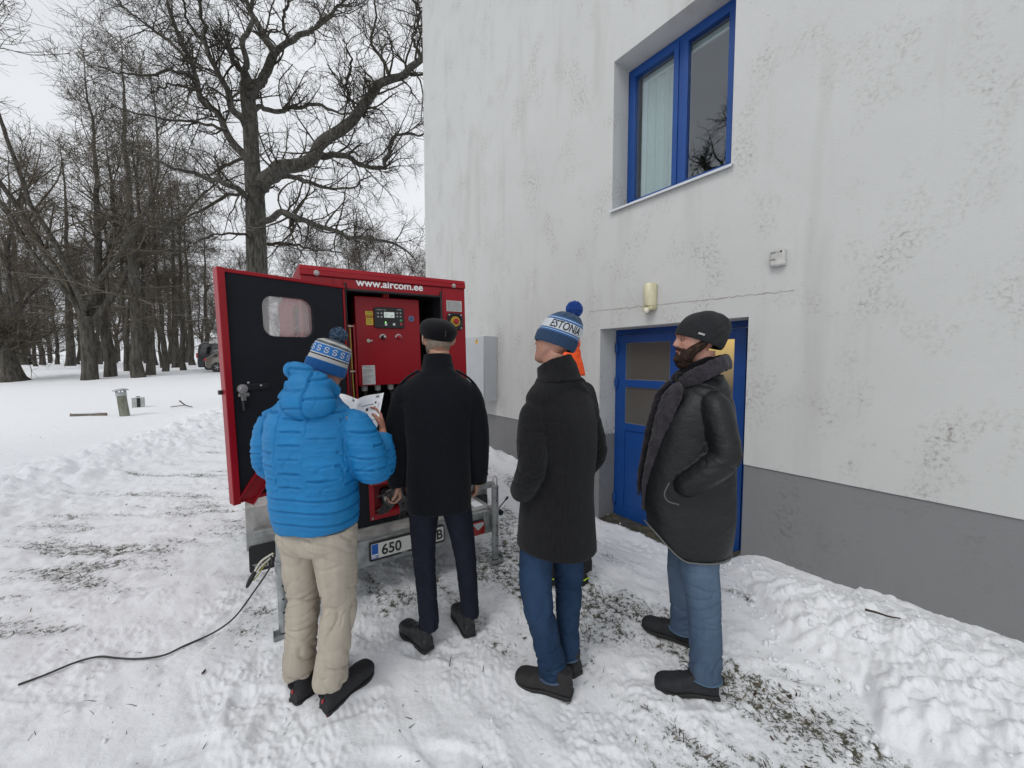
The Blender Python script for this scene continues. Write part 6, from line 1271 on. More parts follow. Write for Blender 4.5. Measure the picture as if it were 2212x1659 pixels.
TWIG3 = bark_mat('birch_twigs', (.075, .056, .047), (.13, .096, .078), .25, 3.)
class Tubes:
    def __init__(s): s.V = []; s.F = []; s.n = 0
    def add(s, P, r, S=3, rg=None):
        """P (N,K,3) centre lines, r (N,K)"""
        N, K, _ = P.shape; T = np.gradient(P, axis=1); T /= np.linalg.norm(T, axis=2, keepdims=True)+1e-9
        ref = np.array([.31, .52, .79]); A = np.cross(T, ref); A /= np.linalg.norm(A, axis=2, keepdims=True)+1e-9; B = np.cross(T, A)
        th = np.linspace(0, 2*pi, S, endpoint=False)
        V = P[:, :, None]+r[:, :, None, None]*(A[:, :, None]*np.cos(th)[:, None]+B[:, :, None]*np.sin(th)[:, None])
        idx = s.n+np.arange(N*K*S).reshape(N, K, S); a = idx[:, :-1]; b = idx[:, 1:]; F = np.stack([a, np.roll(a, -1, 2), np.roll(b, -1, 2), b], -1).reshape(-1, 4)
        s.V.append(V.reshape(-1, 3)); s.F.append(F); s.n += N*K*S
    def mesh(s, name='t'):
        V = np.vstack(s.V); F = np.vstack(s.F); me = bpy.data.meshes.new(name); me.vertices.add(len(V)); me.vertices.foreach_set('co', V.astype(np.float32).ravel())
        me.loops.add(F.size); me.loops.foreach_set('vertex_index', F.astype(np.int32).ravel()); me.polygons.add(len(F)); me.polygons.foreach_set('loop_start', (np.arange(len(F))*4).astype(np.int32)); me.update(calc_edges=True); return me
def unit(v): return v/(np.linalg.norm(v, axis=-1, keepdims=True)+1e-9)
def spawn(P, r, per, L, rg, K=6, ang=(35, 70), wob=.35, up=.05, rfac=.55, t0=.12, rmin=.004, grav=0., rcap=9.):
    """children along each parent: per = number for each parent (float), L=(min,max) length"""
    N, Kp, _ = P.shape; cnt = rg.poisson(per, N) if np.isscalar(per) else rg.poisson(per); par = np.repeat(np.arange(N), cnt); M = len(par)
    if M == 0: return None
    t = t0+(1-t0)*rg.random(M)**.85; f = t*(Kp-1); i = np.minimum(f.astype(int), Kp-2); u = (f-i)[:, None]
    base = P[par, i]*(1-u)+P[par, i+1]*u; rb = r[par, i]*(1-u[:, 0])+r[par, i+1]*u[:, 0]; T = unit(P[par, i+1]-P[par, i])
    rv = unit(rg.normal(size=(M, 3))); side = unit(np.cross(T, rv)); a = np.radians(rg.uniform(ang[0], ang[1], M))[:, None]; d = unit(T*np.cos(a)+side*np.sin(a)+np.array([0, 0, up]))
    Ln = rg.uniform(L[0], L[1], M)*(1.15-.55*t); st = (Ln/(K-1))[:, None]; C = [base]; w = rg.normal(size=(M, 3))*wob
    for k in range(K-1):
        w = .35*w+rg.normal(size=(M, 3))*wob; d = unit(d+w*.6+np.array([0, 0, up*.5-grav])); C.append(C[-1]+d*st)
    Q = np.stack(C, 1); r0 = np.clip(rb*rfac, rmin, rcap); prof = np.linspace(1, .35, K)[None]; return Q, np.maximum(r0[:, None]*prof, rmin*.6)
def grow(tb, P, r, levels, rg, segs):
    for lv, S in zip(levels, segs):
        q = spawn(P, r, rg=rg, **lv)
        if q is None: return
        P, r = q; tb.add(P, r, S)
def polyline(pts, K): 
    return cat(pts, K)
# ---- the big oak behind the generator
def oak():
    Y0 = 14.; rg = np.random.default_rng(21); Z = .4216
    base = at(557, 870, Y0); gz = gh(base[0], base[1]); org = np.array([base[0], base[1], gz])
    def pt(x, y, dy): return at(x*Z, y*Z, Y0+dy)-org
    k = Y0/FPX*Z
    tk = MB(); TR = [(1318, 2120, 64), (1321, 1990, 52), (1322, 1800, 48), (1320, 1600, 47), (1318, 1400, 46), (1312, 1200, 44), (1308, 1030, 42), (1296, 900, 36), (1290, 800, 33), (1282, 620, 33), (1270, 500, 32), (1265, 430, 27), (1268, 395, 16)]
    P = [pt(x, y, 0) for x, y, r in TR]; rr = [r*k for x, y, r in TR]
    tk.limb(P, rr, seg=36, step=.09, ref=(0, 1, 0)); 
    limbs = [
     ([(1330, 960, 35), (1400, 890, 33), (1500, 850, 30), (1600, 820, 28), (1635, 740, 25), (1720, 680, 23), (1820, 600, 21), (1870, 530, 19), (1930, 450, 17), (2030, 390, 15), (2110, 340, 13), (2170, 285, 11), (2230, 200, 8)], -1.4),
     ([(1640, 800, 16), (1760, 800, 13), (1860, 845, 10), (1970, 855, 9), (2000, 740, 7), (2050, 690, 5.5), (2180, 680, 4)], -.8),
     ([(1375, 930, 18), (1480, 900, 13), (1590, 940, 10), (1690, 965, 7), (1800, 960, 5), (1900, 900, 3)], .8),
     ([(1350, 1135, 15), (1440, 1090, 14), (1540, 1120, 12), (1660, 1165, 11), (1780, 1215, 9), (1900, 1225, 7), (2040, 1260, 5), (2120, 1320, 3)], -1.5),
     ([(1262, 810, 20), (1170, 700, 17), (1120, 580, 15), (1040, 520, 14), (1010, 400, 12), (960, 280, 11), (900, 150, 8), (850, 0, 6), (800, -150, 4)], 1.5),
     ([(1275, 1020, 19), (1200, 960, 12), (1080, 920, 10), (980, 890, 8), (860, 850, 6), (740, 790, 4.5), (640, 760, 3)], -1.2),
     ([(1250, 815, 8), (1170, 840, 7), (1080, 890, 5), (1000, 900, 3)], 1.4),
     ([(1240, 620, 17), (1180, 530, 15), (1160, 450, 13), (1100, 350, 11), (1050, 220, 9), (1040, 100, 7), (1010, -60, 5), (980, -250, 3)], -1.0),
     ([(1290, 470, 24), (1360, 370, 21), (1400, 285, 19), (1350, 180, 15), (1290, 60, 12), (1240, -60, 9), (1200, -260, 6)], .7),
     ([(1400, 290, 15), (1470, 220, 13), (1580, 170, 12), (1680, 90, 9), (1740, 20, 7), (1790, -80, 5), (1850, -220, 3)], 1.6),
     ([(1325, 555, 12), (1440, 572, 11), (1540, 550, 9), (1650, 540, 8), (1760, 585, 5), (1830, 560, 3)], 1.8),
     ([(1268, 410, 17), (1215, 340, 13), (1165, 240, 9), (1130, 175, 5)], -.5),
     ([(1270, 410, 14), (1250, 250, 11), (1280, 120, 9), (1300, -40, 7), (1330, -200, 5)], -1.3),
     ([(1270, 990, 9), (1150, 1010, 8), (1020, 1080, 6), (900, 1130, 4), (800, 1200, 3)], 1.),
     ([(1275, 1210, 7), (1150, 1200, 5), (1000, 1240, 4), (880, 1330, 3)], -1.),
     ([(1370, 1250, 9), (1480, 1250, 7), (1620, 1280, 5), (1750, 1290, 3)], 1.4),
     ([(1160, 670, 8), (1100, 650, 7), (960, 620, 6), (800, 600, 5), (640, 560, 4), (520, 540, 3)], .6),
     ([(1010, 410, 8), (900, 360, 7), (780, 380, 5), (640, 380, 4), (520, 340, 3)], -.8),
     ([(960, 290, 8), (820, 180, 7), (700, 90, 5), (600, 0, 4), (520, -120, 3)], 1.2),
     ([(2000, 395, 9), (1960, 300, 8), (1900, 200, 6), (1930, 80, 5), (1900, -80, 4)], .8),
     ([(2150, 295, 8), (2120, 180, 7), (2150, 60, 6), (2060, -60, 4)], -.6),
     ([(1830, 590, 9), (1780, 450, 7), (1800, 320, 5), (1760, 200, 3)], -1.2),
     ([(1060, 240, 6), (960, 100, 5), (930, -40, 4), (860, -200, 3)], -1.4),
     ([(1480, 215, 7), (1450, 80, 6), (1500, -60, 4), (1480, -220, 3)], -1.5),
     ([(1130, 600, 7), (1010, 470, 6), (880, 440, 4), (760, 470, 3)], -1.8),
    ]
    A = []; AR = []; K = 22
    for pts, dz in limbs:
        if pts[0][2] > 6.5 and abs(pts[0][0]-np.interp(pts[0][1], [400, 1300], [1270, 1316])) < 90: pts = [(np.interp(pts[0][1]+35, [400, 1300], [1268, 1316]), pts[0][1]+35, pts[0][2])]+pts
        n = len(pts); Q = []
        for i, (x, y, r) in enumerate(pts): u = i/(n-1); Q.append(tuple(pt(x, y, dz*u*1.6+.25*math.sin(i*2.1+dz*5)))+(r*k,))
        C = cat([list(q) for q in Q], K); jit = rg.normal(size=(K, 3))*.035; jit[0] = 0; A.append(C[:, :3]+jit); AR.append(np.maximum(C[:, 3], .01))
        if pts[0][2] >= 11: tk.limb(C[:, :3]+jit, np.maximum(C[:, 3], .012), seg=12, ref=(.3, .5, .8), n=44)
    A = np.array(A); AR = np.array(AR); e = thing('oak_tree', 'large bare oak with thick snow-dusted limbs rising just behind the red generator', 'tree', tuple(org))
    tk.build('trunk', BARK, e, ang=180)
    tb = Tubes(); small = np.array([p[0][2] < 11 for p, _ in limbs]); tb.add(A[small], AR[small], 6)
    Ln = np.linalg.norm(np.diff(A, axis=1), axis=2).sum(1)
    q = spawn(A, AR, Ln*4.6, (.7, 2.6), rg, K=8, ang=(35, 75), wob=.30, up=.10, rfac=.42, rmin=.009, rcap=.038); P, r = q; tb.add(P, r, 4)
    grow(tb, P, r, [dict(per=7.5, L=(.35, 1.15), K=6, wob=.36, up=.06, rfac=.62, rmin=.0058), dict(per=4.5, L=(.15, .5), K=4, wob=.35, up=.03, rfac=.65, rmin=.0042)], rg, (3, 3))
    # a few dead leaves still hanging
    link(tb.mesh(), 'crown', TWIG, e, smooth=False); return e
OAK = oak()
# ---- park trees: a few kinds, copied
def make_tree(seed, H, r0, kind, bark, twig, label, dens=1.):
    rg = np.random.default_rng(seed); tk = Tubes(); tb = Tubes(); K = 16
    if kind == 'fork':      # low fork into several rising stems
        z = np.linspace(0, 3.2, 8); P0 = np.stack([np.sin(z)*.05, np.cos(z*1.3)*.05, z], 1); rr = r0*(1-.12*z/3.2)*(1+.12*np.exp(-z/.2)); tk.add(P0[None], rr[None], 16)
        stems = []; sr = []
        for i in range(6):
            a = 2*pi*i/6+rg.normal()*.3; b = .22+.22*rg.random(); p = np.array([0, 0, 2.5+.25*i]); d = unit(np.array([math.cos(a)*b*1.6, math.sin(a)*b*1.6, 1])); C = [p]
            for k in range(K-1): d = unit(d+rg.normal(size=3)*.10+np.array([0, 0, .04])); C.append(C[-1]+d*(H-3)*(.8+.25*rg.random())/(K-1))
            stems.append(C); sr.append(r0*(.58 if i < 3 else .42)*np.linspace(1, .12, K))
        P = np.array(stems); r = np.array(sr); tk.add(P, r, 10)
    else:
        z = np.linspace(0, H, K+6); w = np.cumsum(rg.normal(size=(K+6, 2))*.05, axis=0); w -= w[0]; P0 = np.stack([w[:, 0], w[:, 1], z], 1); rr = r0*(1-.96*(z/H)**.9)*(1+.12*np.exp(-z/.25)); tk.add(P0[None], rr[None], 14); P = P0[None]; r = rr[None]
    Ln = np.linalg.norm(np.diff(P, axis=1), axis=2).sum(1)
    if kind == 'mast':     # straight stem with many level, drooping boughs
        q = spawn(P, r, Ln*3.6*dens, (2.0, 4.6), rg, K=9, ang=(70, 100), wob=.16, up=.02, rfac=.22, t0=.16, rmin=.018, rcap=.055, grav=.02)
        lv = [dict(per=9, L=(.5, 1.6), K=5, wob=.3, rfac=.5, rmin=.011, ang=(40, 80), up=-.03), dict(per=3.2, L=(.3, .8), K=3, wob=.3, rfac=.7, rmin=.008)]
    elif kind == 'fork':
        q = spawn(P, r, Ln*1.7*dens, (1.5, 4.5), rg, K=9, ang=(30, 65), wob=.2, up=.10, rfac=.45, t0=.1, rmin=.02, rcap=.12)
        lv = [dict(per=6.5, L=(.7, 2.2), K=6, wob=.28, rfac=.5, rmin=.012, up=.08), dict(per=5, L=(.4, 1.1), K=4, wob=.3, rfac=.6, rmin=.009, up=.05)]
    elif kind == 'slim':
        q = spawn(P, r, Ln*2.4*dens, (1.0, 3.2), rg, K=8, ang=(35, 65), wob=.18, up=.12, rfac=.35, t0=.30, rmin=.016, rcap=.06)
        lv = [dict(per=6.5, L=(.5, 1.5), K=5, wob=.25, rfac=.5, rmin=.011, up=.05), dict(per=4.5, L=(.3, .9), K=4, wob=.3, rfac=.6, rmin=.008, up=0)]
    elif kind == 'birch':
        q = spawn(P, r, Ln*5.0*dens, (1.0, 3.4), rg, K=8, ang=(25, 55), wob=.16, up=.10, rfac=.35, t0=.12, rmin=.018, rcap=.05)
        lv = [dict(per=9, L=(.6, 1.7), K=5, wob=.22, rfac=.5, rmin=.011, up=.06), dict(per=5, L=(.3, .9), K=4, wob=.25, rfac=.7, rmin=.009, up=-.02)]
    else:                  # bushy
        q = spawn(P, r, Ln*4.0*dens, (1.2, 3.4), rg, K=8, ang=(35, 80), wob=.2, up=.10, rfac=.35, t0=.12, rmin=.018, rcap=.06)
        lv = [dict(per=8, L=(.5, 1.6), K=5, wob=.28, rfac=.5, rmin=.012, up=.04), dict(per=4, L=(.3, .9), K=3, wob=.3, rfac=.6, rmin=.009)]
    P, r = q; tb.add(P, r, 4); grow(tb, P, r, lv, rg, (3, 3))
    e = thing('park_tree', label, 'tree'); t_ = link(tk.mesh(), 'trunk', bark, e, ang=180); c_ = link(tb.mesh(), 'crown', twig, e, smooth=False); return e
def copy_tree(e, x, y, sc, rz, label, group, z=None):
    r = e.copy(); COL.objects.link(r)
    for ch in e.children: c = ch.copy(); COL.objects.link(c); c.parent = r
    r.location = (x, y, (gh(x, y) if z is None else z)-.08); r.scale = (sc, sc, sc); r.rotation_euler.z = rz; r['label'] = label
    if group: r['group'] = group
    return r
K_ = {}
K_['fork'] = make_tree(1, 16, .30, 'fork', BARK2, TWIG2, '')
K_['mast'] = make_tree(2, 19, .31, 'mast', BARK2, TWIG2, '')
K_['slim'] = make_tree(3, 16, .24, 'slim', BARK2, TWIG2, '', 1.3)
K_['slimb'] = make_tree(4, 15, .19, 'slim', BARK2, TWIG2, '', 1.3)
K_['bush'] = make_tree(5, 9, .17, 'bush', BARK2, TWIG2, '', 1.3)
K_['birch'] = make_tree(6, 11, .13, 'birch', BARK2, TWIG3, '', 1.)
USED = set()
def put(kind, px, Y, sc, rz, label, group=None):
    w = at(px, 800, Y); x = w[0]; e = K_[kind]
    if kind in USED: r = copy_tree(e, x, Y, sc, rz, label, group)
    else:
        USED.add(kind); r = e; r.location = (x, Y, gh(x, Y)-.08); r.scale = (sc,)*3; r.rotation_euler.z = rz; r['label'] = label
        if group: r['group'] = group
    return r
# the ones that can be told apart: (kind, photo column, distance, scale, turn)
put('fork', 192, 21.5, 1.12, .6, 'thick-trunked bare tree forking low into rising stems, leftmost big trunk on the park edge', None)
put('mast', 299, 22.5, 1.0, 0., 'tall straight rough-barked trunk with level drooping boughs left of the parked cars', None)
put('slim', 238, 22.8, 1.15, 1., 'bare tree with knobbly upright trunk between the low-forked tree and the tall straight one', None)
put('slim', 325, 23.5, .95, 2.2, 'slender dark trunk directly right of the tall straight rough-barked tree', None)
put('slimb', 357, 25.5, .95, .4, 'slim straight bare trunk halfway between the tall mast-like tree and the parked cars', None)
put('slimb', 397, 27, .95, 3.3, 'thin bare tree with split stem closest to the left of the dark van', None)
put('mast', 380, 31, .85, 2.0, 'bare trunk leaning slightly, standing behind the slim trunks left of the van', None)
put('slimb', 275, 26, .9, 5., 'narrow dark trunk seen between two thicker trunks behind the park edge', None)
put('fork', 30, 27, .95, 2.9, 'dark wide-crowned tree at the far left edge of the view', None)
def low_tree():      # the stump-like little tree at the left edge
    w = at(24, 822, 21); e = thing('stunted_tree', 'short dark stump-like tree with sprawling low twigs at the left edge of the snow', 'tree', (w[0], w[1], gh(w[0], w[1])-.05)); rg = np.random.default_rng(31); tk = Tubes(); tb = Tubes()
    z = np.linspace(0, 2.3, 9); rr = np.array([.85, .5, .40, .36, .33, .31, .30, .34, .38]); P = np.stack([.06*np.sin(z*3), .05*np.cos(z*2), z], 1); tk.add(P[None], rr[None], 16); link(tk.mesh(), 'trunk', BARK2, e, ang=180)
    q = spawn(P[None], rr[None], 34, (1.6, 4.2), rg, K=8, ang=(40, 85), wob=.25, up=.06, rfac=.25, t0=.7, rmin=.02, rcap=.07); tb.add(*q, 4); grow(tb, *q, [dict(per=8, L=(.6, 1.8), K=5, wob=.3, rfac=.5, rmin=.012), dict(per=4, L=(.3, .9), K=3, wob=.3, rfac=.6, rmin=.009)], rg, (3, 3)); link(tb.mesh(), 'crown', TWIG2, e, smooth=False)
low_tree()
rg_ = np.random.default_rng(77)
G1 = 'bare trees standing close together in the park behind the first row of trunks'
for i in range(26):
    px = 5+i*18+rg_.uniform(-6, 6); Y = rg_.uniform(30, 50); put(['slim', 'slimb', 'bush', 'mast', 'birch'][i % 5], px, Y, rg_.uniform(.8, 1.1)*(1.25 if i % 5 == 2 else 1), rg_.uniform(0, 6), 'bare dark park tree standing among others behind the front row of trunks', G1)
for i in range(14):
    px = -60+i*45+rg_.uniform(-12, 12); Y = rg_.uniform(52, 75); put(['bush', 'slim', 'slimb', 'fork'][i % 4], px, Y, rg_.uniform(.85, 1.1), rg_.uniform(0, 6), 'bare tree in the distance at the back of the park', 'distant trees at the back of the park')
G3 = 'smaller bare trees between the big oak and the house corner'
SM = ((492, 30, .8, 'bush'), (610, 27, .62, 'bush'), (640, 33, .85, 'birch'), (690, 30, .9, 'birch'), (735, 26, .72, 'bush'), (772, 29, .82, 'birch'), (800, 33, 1.0, 'birch'), (838, 28, .8, 'birch'), (870, 34, .9, 'bush'), (897, 28, .70, 'birch'), (930, 36, .9, 'birch'), (530, 36, .9, 'birch'), (580, 40, .9, 'slim'), (660, 42, .8, 'bush'), (830, 42, .85, 'bush'), (760, 44, .9, 'slim'))
for i, (px, Y, sc, kd) in enumerate(SM):
    n_ = sum(1 for q_ in SM if q_[0] < px); put(kd, px, Y, sc, i*1.3, 'smaller bare fine-twigged tree among those between the big oak and the house corner', G3)
# the tree on the other side of the yard whose branches mirror in the upper window
q = copy_tree(OAK, -11.4, -5.6, 1.0, 2.2, 'bare oak standing across the yard, mirrored in the upper window', None); q['category'] = 'tree'
# ================================================================ cars
def car(name, label, loc, rz, st, paint, wheels, wr, gl, roofrail=None, lamp=None, extra=None, cat_='car'):
    """st: stations along x (rear to front): x, half width, sill z, belt z, roof z, roof half width"""
    e = thing(name, label, cat_, loc, rz); S_ = cat([(a[0], 0, 0)+tuple(a[1:]) for a in st], 60); V = []; n = 20
    def sec(w, z0, zb, zt, wt):
        P = [(-w*.92, z0), (-w, z0+.12), (-w*1.0, (z0+zb)/2), (-w*.975, zb), (-wt-(w*.97-wt)*.5, (zb+zt)/2), (-wt, zt-.06), (-wt*.86, zt-.012), (-wt*.4, zt)]
        return P+[(-a, b) for a, b in P[::-1]]
    G = [[(s[0], a, b) for a, b in sec(s[3], s[4], s[5], max(s[6], s[5]+.015), min(s[7], s[3]*.96))] for s in S_]
    m = MB(); m.grid(np.array(G), closed=True); k = len(G[0]); m.f += [tuple(range(k)), tuple(range((len(G)-1)*k, len(G)*k))[::-1]]; m.m += [0, 0]
    me = m.mesh(); o = link(me, 'body', paint, e, ang=50)
    for wx in wheels:
        for sy in (-1, 1):
            y = sy*(st[3][1]-.10)
            q = MB(); q.cyl((wx, y-sy*.02, wr), (wx, y+sy*.105, wr), wr+.055, 30); q.build('wheel_arch', BLK, e)
            q = MB(); q.lathe([(wr*.62, -.09), (wr*.95, -.10), (wr, -.06), (wr, .06), (wr*.95, .10), (wr*.62, .09)], 30, (wx, y+sy*.03, wr), ax=1); w = q.build('wheel', BLACKP, e)
            q = MB(); q.lathe([(0, sy*.085), (wr*.15, sy*.095), (wr*.2, sy*.06), (wr*.6, sy*.08), (wr*.63, sy*.09), (wr*.63, 0), (0, 0)][::sy], 30, (wx, y+sy*.03, wr), ax=1); q.build('rim', mat('alloy', (.45, .46, .47), .35, metal=.7), w)
            for k_ in range(5):
                a = k_*2*pi/5; q = MB(); q.limb([(wx+.05*math.cos(a), y+sy*.12, wr+.05*math.sin(a)), (wx+wr*.58*math.cos(a), y+sy*.115, wr+wr*.58*math.sin(a))], [.022, .016], seg=8, n=2); q.build('spoke', MATS['alloy'], w)
    for nm, poly, off in gl:
        for sy in (-1, 1):
            q = MB(); P3 = []
            for (x, z) in poly:
                i = min(range(len(S_)), key=lambda i: abs(S_[i][0]-x)); s = S_[i]; w, zb, zt, wt = s[3], s[5], max(s[6], s[5]+.015), min(s[7], s[3]*.96)
                mid = (zb+zt)/2; yy = np.interp(z, [zb, mid, max(zt-.06, mid+.01)], [w*.975, wt+(w*.97-wt)*.5, wt]); P3.append((x, sy*(yy+off), z))
            n_ = len(P3); q.add(P3+[(a, b-sy*.02, c) for a, b, c in P3], [tuple(range(n_)), tuple(range(n_, 2*n_))[::-1]]+[(i, (i+1) % n_, n_+(i+1) % n_, n_+i) for i in range(n_)])
            q.build(nm, mat('car_glass', (.012, .014, .016), .08, spec=.6) if off > .008 else mat('chrome_trim', (.65, .67, .68), .2, metal=.8), e, smooth=False)
    if lamp:
        for sy in (-1, 1):
            x0, x1, z0, z1, yw = lamp; q = MB(); ys = sorted((sy*(yw-.22), sy*(yw+.006))); q.box(x0, x1, ys[0], ys[1], z0, z1); q.build('tail_light', mat('car_lamp_red', (.55, .02, .02), .2, coat=.4), e, bevel=.02)
    if roofrail:
        for sy in (-1, 1):
            q = MB(); q.tube([(x, sy*y, z) for x, y, z in roofrail], .016, 8, n=24); q.build('roof_rail', mat('rail_silver', (.6, .62, .64), .3, metal=.5), e)
    if extra: extra(e)
    return e
Yc = 25.; w_ = at(437, 803, Yc)
TAUPE = mat('taupe_car_paint', (.17, .155, .13), .32, metal=.35, var=.15, vs=1.5, coat=.5); VANP = mat('dark_van_paint', (.028, .030, .038), .35, var=.2, vs=1.2, coat=.4)
est = [(0.0, .60, .42, .80, .83, .50), (.05, .78, .34, .90, .93, .60), (.18, .86, .26, .95, 1.02, .62), (.45, .89, .24, .96, 1.28, .60), (.75, .90, .24, .97, 1.40, .60), (1.2, .91, .22, .97, 1.43, .62), (2.1, .91, .20, .95, 1.44, .64), (2.8, .91, .20, .93, 1.38, .62), (3.35, .90, .22, .92, 1.10, .62), (3.7, .89, .24, .88, .93, .70), (4.2, .86, .26, .80, .83, .70), (4.55, .76, .30, .68, .71, .60), (4.68, .60, .36, .56, .60, .5)]
def tow(e):
    q = MB(); q.tube([(.3, 0, .30), (.0, 0, .27), (-.16, 0, .28), (-.20, 0, .36)], .018, 8, n=16); q.ell((-.20, 0, .385), (.028, .028, .028), 12, 8); q.build('tow_bar', BLK, e)
    q = MB(); q.box(.02, .25, -.80, .80, .20, .38); q.build('bumper', BLK, e, bevel=.03)
gzc = gh(-20, 25)
car('estate_car', 'taupe estate car with red tail lights parked at the wood edge', (w_[0]+.15, Yc+.75, gzc-.02), R(2), est, TAUPE, (.88, 3.72), .33,
    [('window_trim', [(.42, .985), (.75, 1.33), (1.5, 1.375), (2.6, 1.32), (3.1, 1.08), (3.2, .965)], .006), ('side_window', [(.55, 1.015), (.80, 1.30), (1.5, 1.345), (1.52, .99)], .012), ('side_window', [(1.6, .99), (1.6, 1.345), (2.5, 1.30), (2.98, 1.08), (3.05, .985)], .012)],
    [(.55, .60, 1.36), (.8, .58, 1.47), (1.6, .60, 1.50), (2.5, .60, 1.46), (2.7, .60, 1.40)], (.03, .30, .74, .88, .845), tow)
van = [(0.0, .80, .40, 1.05, 1.70, .66), (.04, .86, .32, 1.08, 1.82, .70), (.2, .93, .26, 1.10, 1.90, .74), (.8, .95, .24, 1.12, 1.93, .76), (2.0, .95, .24, 1.12, 1.93, .76), (3.2, .95, .24, 1.10, 1.90, .75), (3.7, .94, .24, 1.06, 1.70, .72), (4.15, .93, .26, 1.02, 1.28, .74), (4.5, .90, .28, .95, 1.02, .74), (4.8, .84, .30, .82, .86, .66), (4.95, .66, .36, .66, .70, .55)]
w2 = at(417, 803, 27.)
car('van', 'dark panel van with a roof rail parked behind the taupe estate car', (w2[0]-.1, 28.3, gh(-21, 27.5)-.02), R(2), van, VANP, (.95, 4.05), .34,
    [('side_panel', [(.62, 1.16), (.66, 1.66), (1.9, 1.70), (1.9, 1.16)], .009), ('side_window', [(2.1, 1.16), (2.1, 1.70), (3.3, 1.66), (3.8, 1.25), (3.9, 1.12)], .012)], [(.25, .70, 1.90), (.5, .68, 1.985), (2, .70, 2.0), (3.3, .68, 1.96), (3.5, .68, 1.88)], (-.02, .12, .88, 1.22, .87), tow, 'van')
w3 = at(12, 787, 38.)
car('parked_car', 'black car far away under the trees at the left edge', (w3[0]-2.6, 38.5, gh(-50, 38)), R(-4), est, mat('black_car_paint', (.012, .013, .015), .3, coat=.5), (.88, 3.72), .33, [('side_window', [(.55, 1.015), (.80, 1.30), (2.5, 1.30), (2.98, 1.08), (3.05, .985)], .012)], None, (.03, .30, .74, .88, .845))

# ================================================================ small things on the snow
vx, vy = -10.55, 10.42; vz = gh(vx, vy)
vp = thing('vent_pipe', 'weathered grey-green pipe with a flat slotted cap leaning in the snow field', 'vent pipe', (vx, vy, vz-.05)); vp.rotation_euler = (R(0), R(-6.5), 0)
m = MB(); m.limb([(0, 0, 0), (0, 0, .60)], [.105, .10], seg=28, n=6); m.build('pipe', mat('mossy_pipe', (.19, .195, .15), .85, var=.35, vs=8, bump=.4, bs=40, stretch=(1, 1, .4)), vp)
m = MB(); m.limb([(0, 0, .60), (0, 0, .70)], [.112, .112], seg=28, n=2); m.build('collar', mat('grey_zinc', (.40, .42, .42), .5, metal=.3, var=.2), vp)
for k in range(8): a = 2*pi*k/8; m = MB(); m.box(.095*math.cos(a)-.01, .095*math.cos(a)+.01, .095*math.sin(a)-.01, .095*math.sin(a)+.01, .70, .745); m.build('cap_stay', MATS['grey_zinc'], vp)
m = MB(); m.lathe([(0, .80), (.08, .795), (.155, .77), (.17, .75), (.165, .742), (0, .742)][::-1], 30); m.build('cap', MATS['grey_zinc'], vp)
bx_, by_ = -12.05, 12.35; bz_ = gh(bx_, by_)
cb = thing('cable_box', 'small pale grey box with dark middle strip standing in the snow beside the pipe', 'cable box', (bx_, by_, bz_-.03), R(42))
m = MB(); m.box(-.15, .15, -.11, .11, 0, .34); m.build('casing', mat('pale_casing', (.42, .43, .42), .5, var=.2, vs=8), cb, bevel=.012); m = MB(); m.box(-.03, .05, -.118, -.108, .02, .33); m.build('dark_strip', BLK, cb, bevel=.003)
m = MB(); m.cyl((0, 0, .34), (0, 0, .375), .05); m.build('knob', BLK, cb); m = MB(); m.limb([(0, 0, .34), (0, 0, .352)], [(.14, .10), (.10, .07)], seg=20, n=3); m.build('snow_cap', SNOWM, cb)
px_, py_ = at(192, 902, 10.4)[:2]; pz_ = gh(px_, py_)
pk = thing('wooden_board', 'low dark board edge poking out of the snow left of the pipe', 'board', (px_, py_, pz_-.02), R(10)); m = MB(); m.box(-.42, .42, -.03, .03, 0, .10); m.build('board_edge', mat('wet_board', (.16, .14, .11), .8, var=.3), pk, bevel=.01); m = MB(); m.limb([(-.40, 0, .10), (.0, 0, .115), (.30, 0, .10)], [(.03, .03), (.04, .045), (.03, .02)], seg=14, n=20, tip=3); m.build('snow_cap', SNOWM, pk)
def stick(pts, r, label, group=None):
    P = np.array([(x, y, gh(x, y)+z) for x, y, z in pts]); e = thing('stick', label, 'stick', tuple(P[0]), group=group); m = MB(); m.tube((P-P[0]), np.linspace(r, r*.5, len(P)), 7, n=24); m.build('twig', mat('stick_brown', (.045, .032, .022), .9, var=.3, vs=30), e)
    return e, P
a = at(708, 1600/ .5486*.5486*.98, 1)
w0 = [at(1305/1843*1000*.5486, (1200+705/1.843)*.5486, 12.6), at((1345/1.843)*.5486, (1200+725/1.843)*.5486, 12.3), at((1395/1.843)*.5486, (1200+735/1.843)*.5486, 12.1)]
e_, P_ = stick([(w0[0][0], w0[0][1], .17), (w0[1][0], w0[1][1], .07), (w0[2][0], w0[2][1], .03)], .022, 'forked fallen branch lying on the snow left of the open red door')
m = MB(); q0 = P_[1]-P_[0]; m.tube([q0, q0+np.array([-.25, -.25, -.03])], .014, 6); m.build('side_twig', MATS['stick_brown'], e_)
stick([(2.03, 2.13, .035), (2.06, 2.09, .05), (2.10, 2.06, .045), (2.15, 2.05, .03)], .007, 'short dark twig lying on the heap of snow by the grey plinth')
stick([(1.15, 1.42, .01), (1.22, 1.36, .03), (1.25, 1.31, .01)], .004, 'thin dark twig on the trodden snow right of the leather-coated person')
rs2 = np.random.default_rng(9)
leafm = mat('dead_leaf', (.07, .035, .02), .8, var=.4, vs=30)
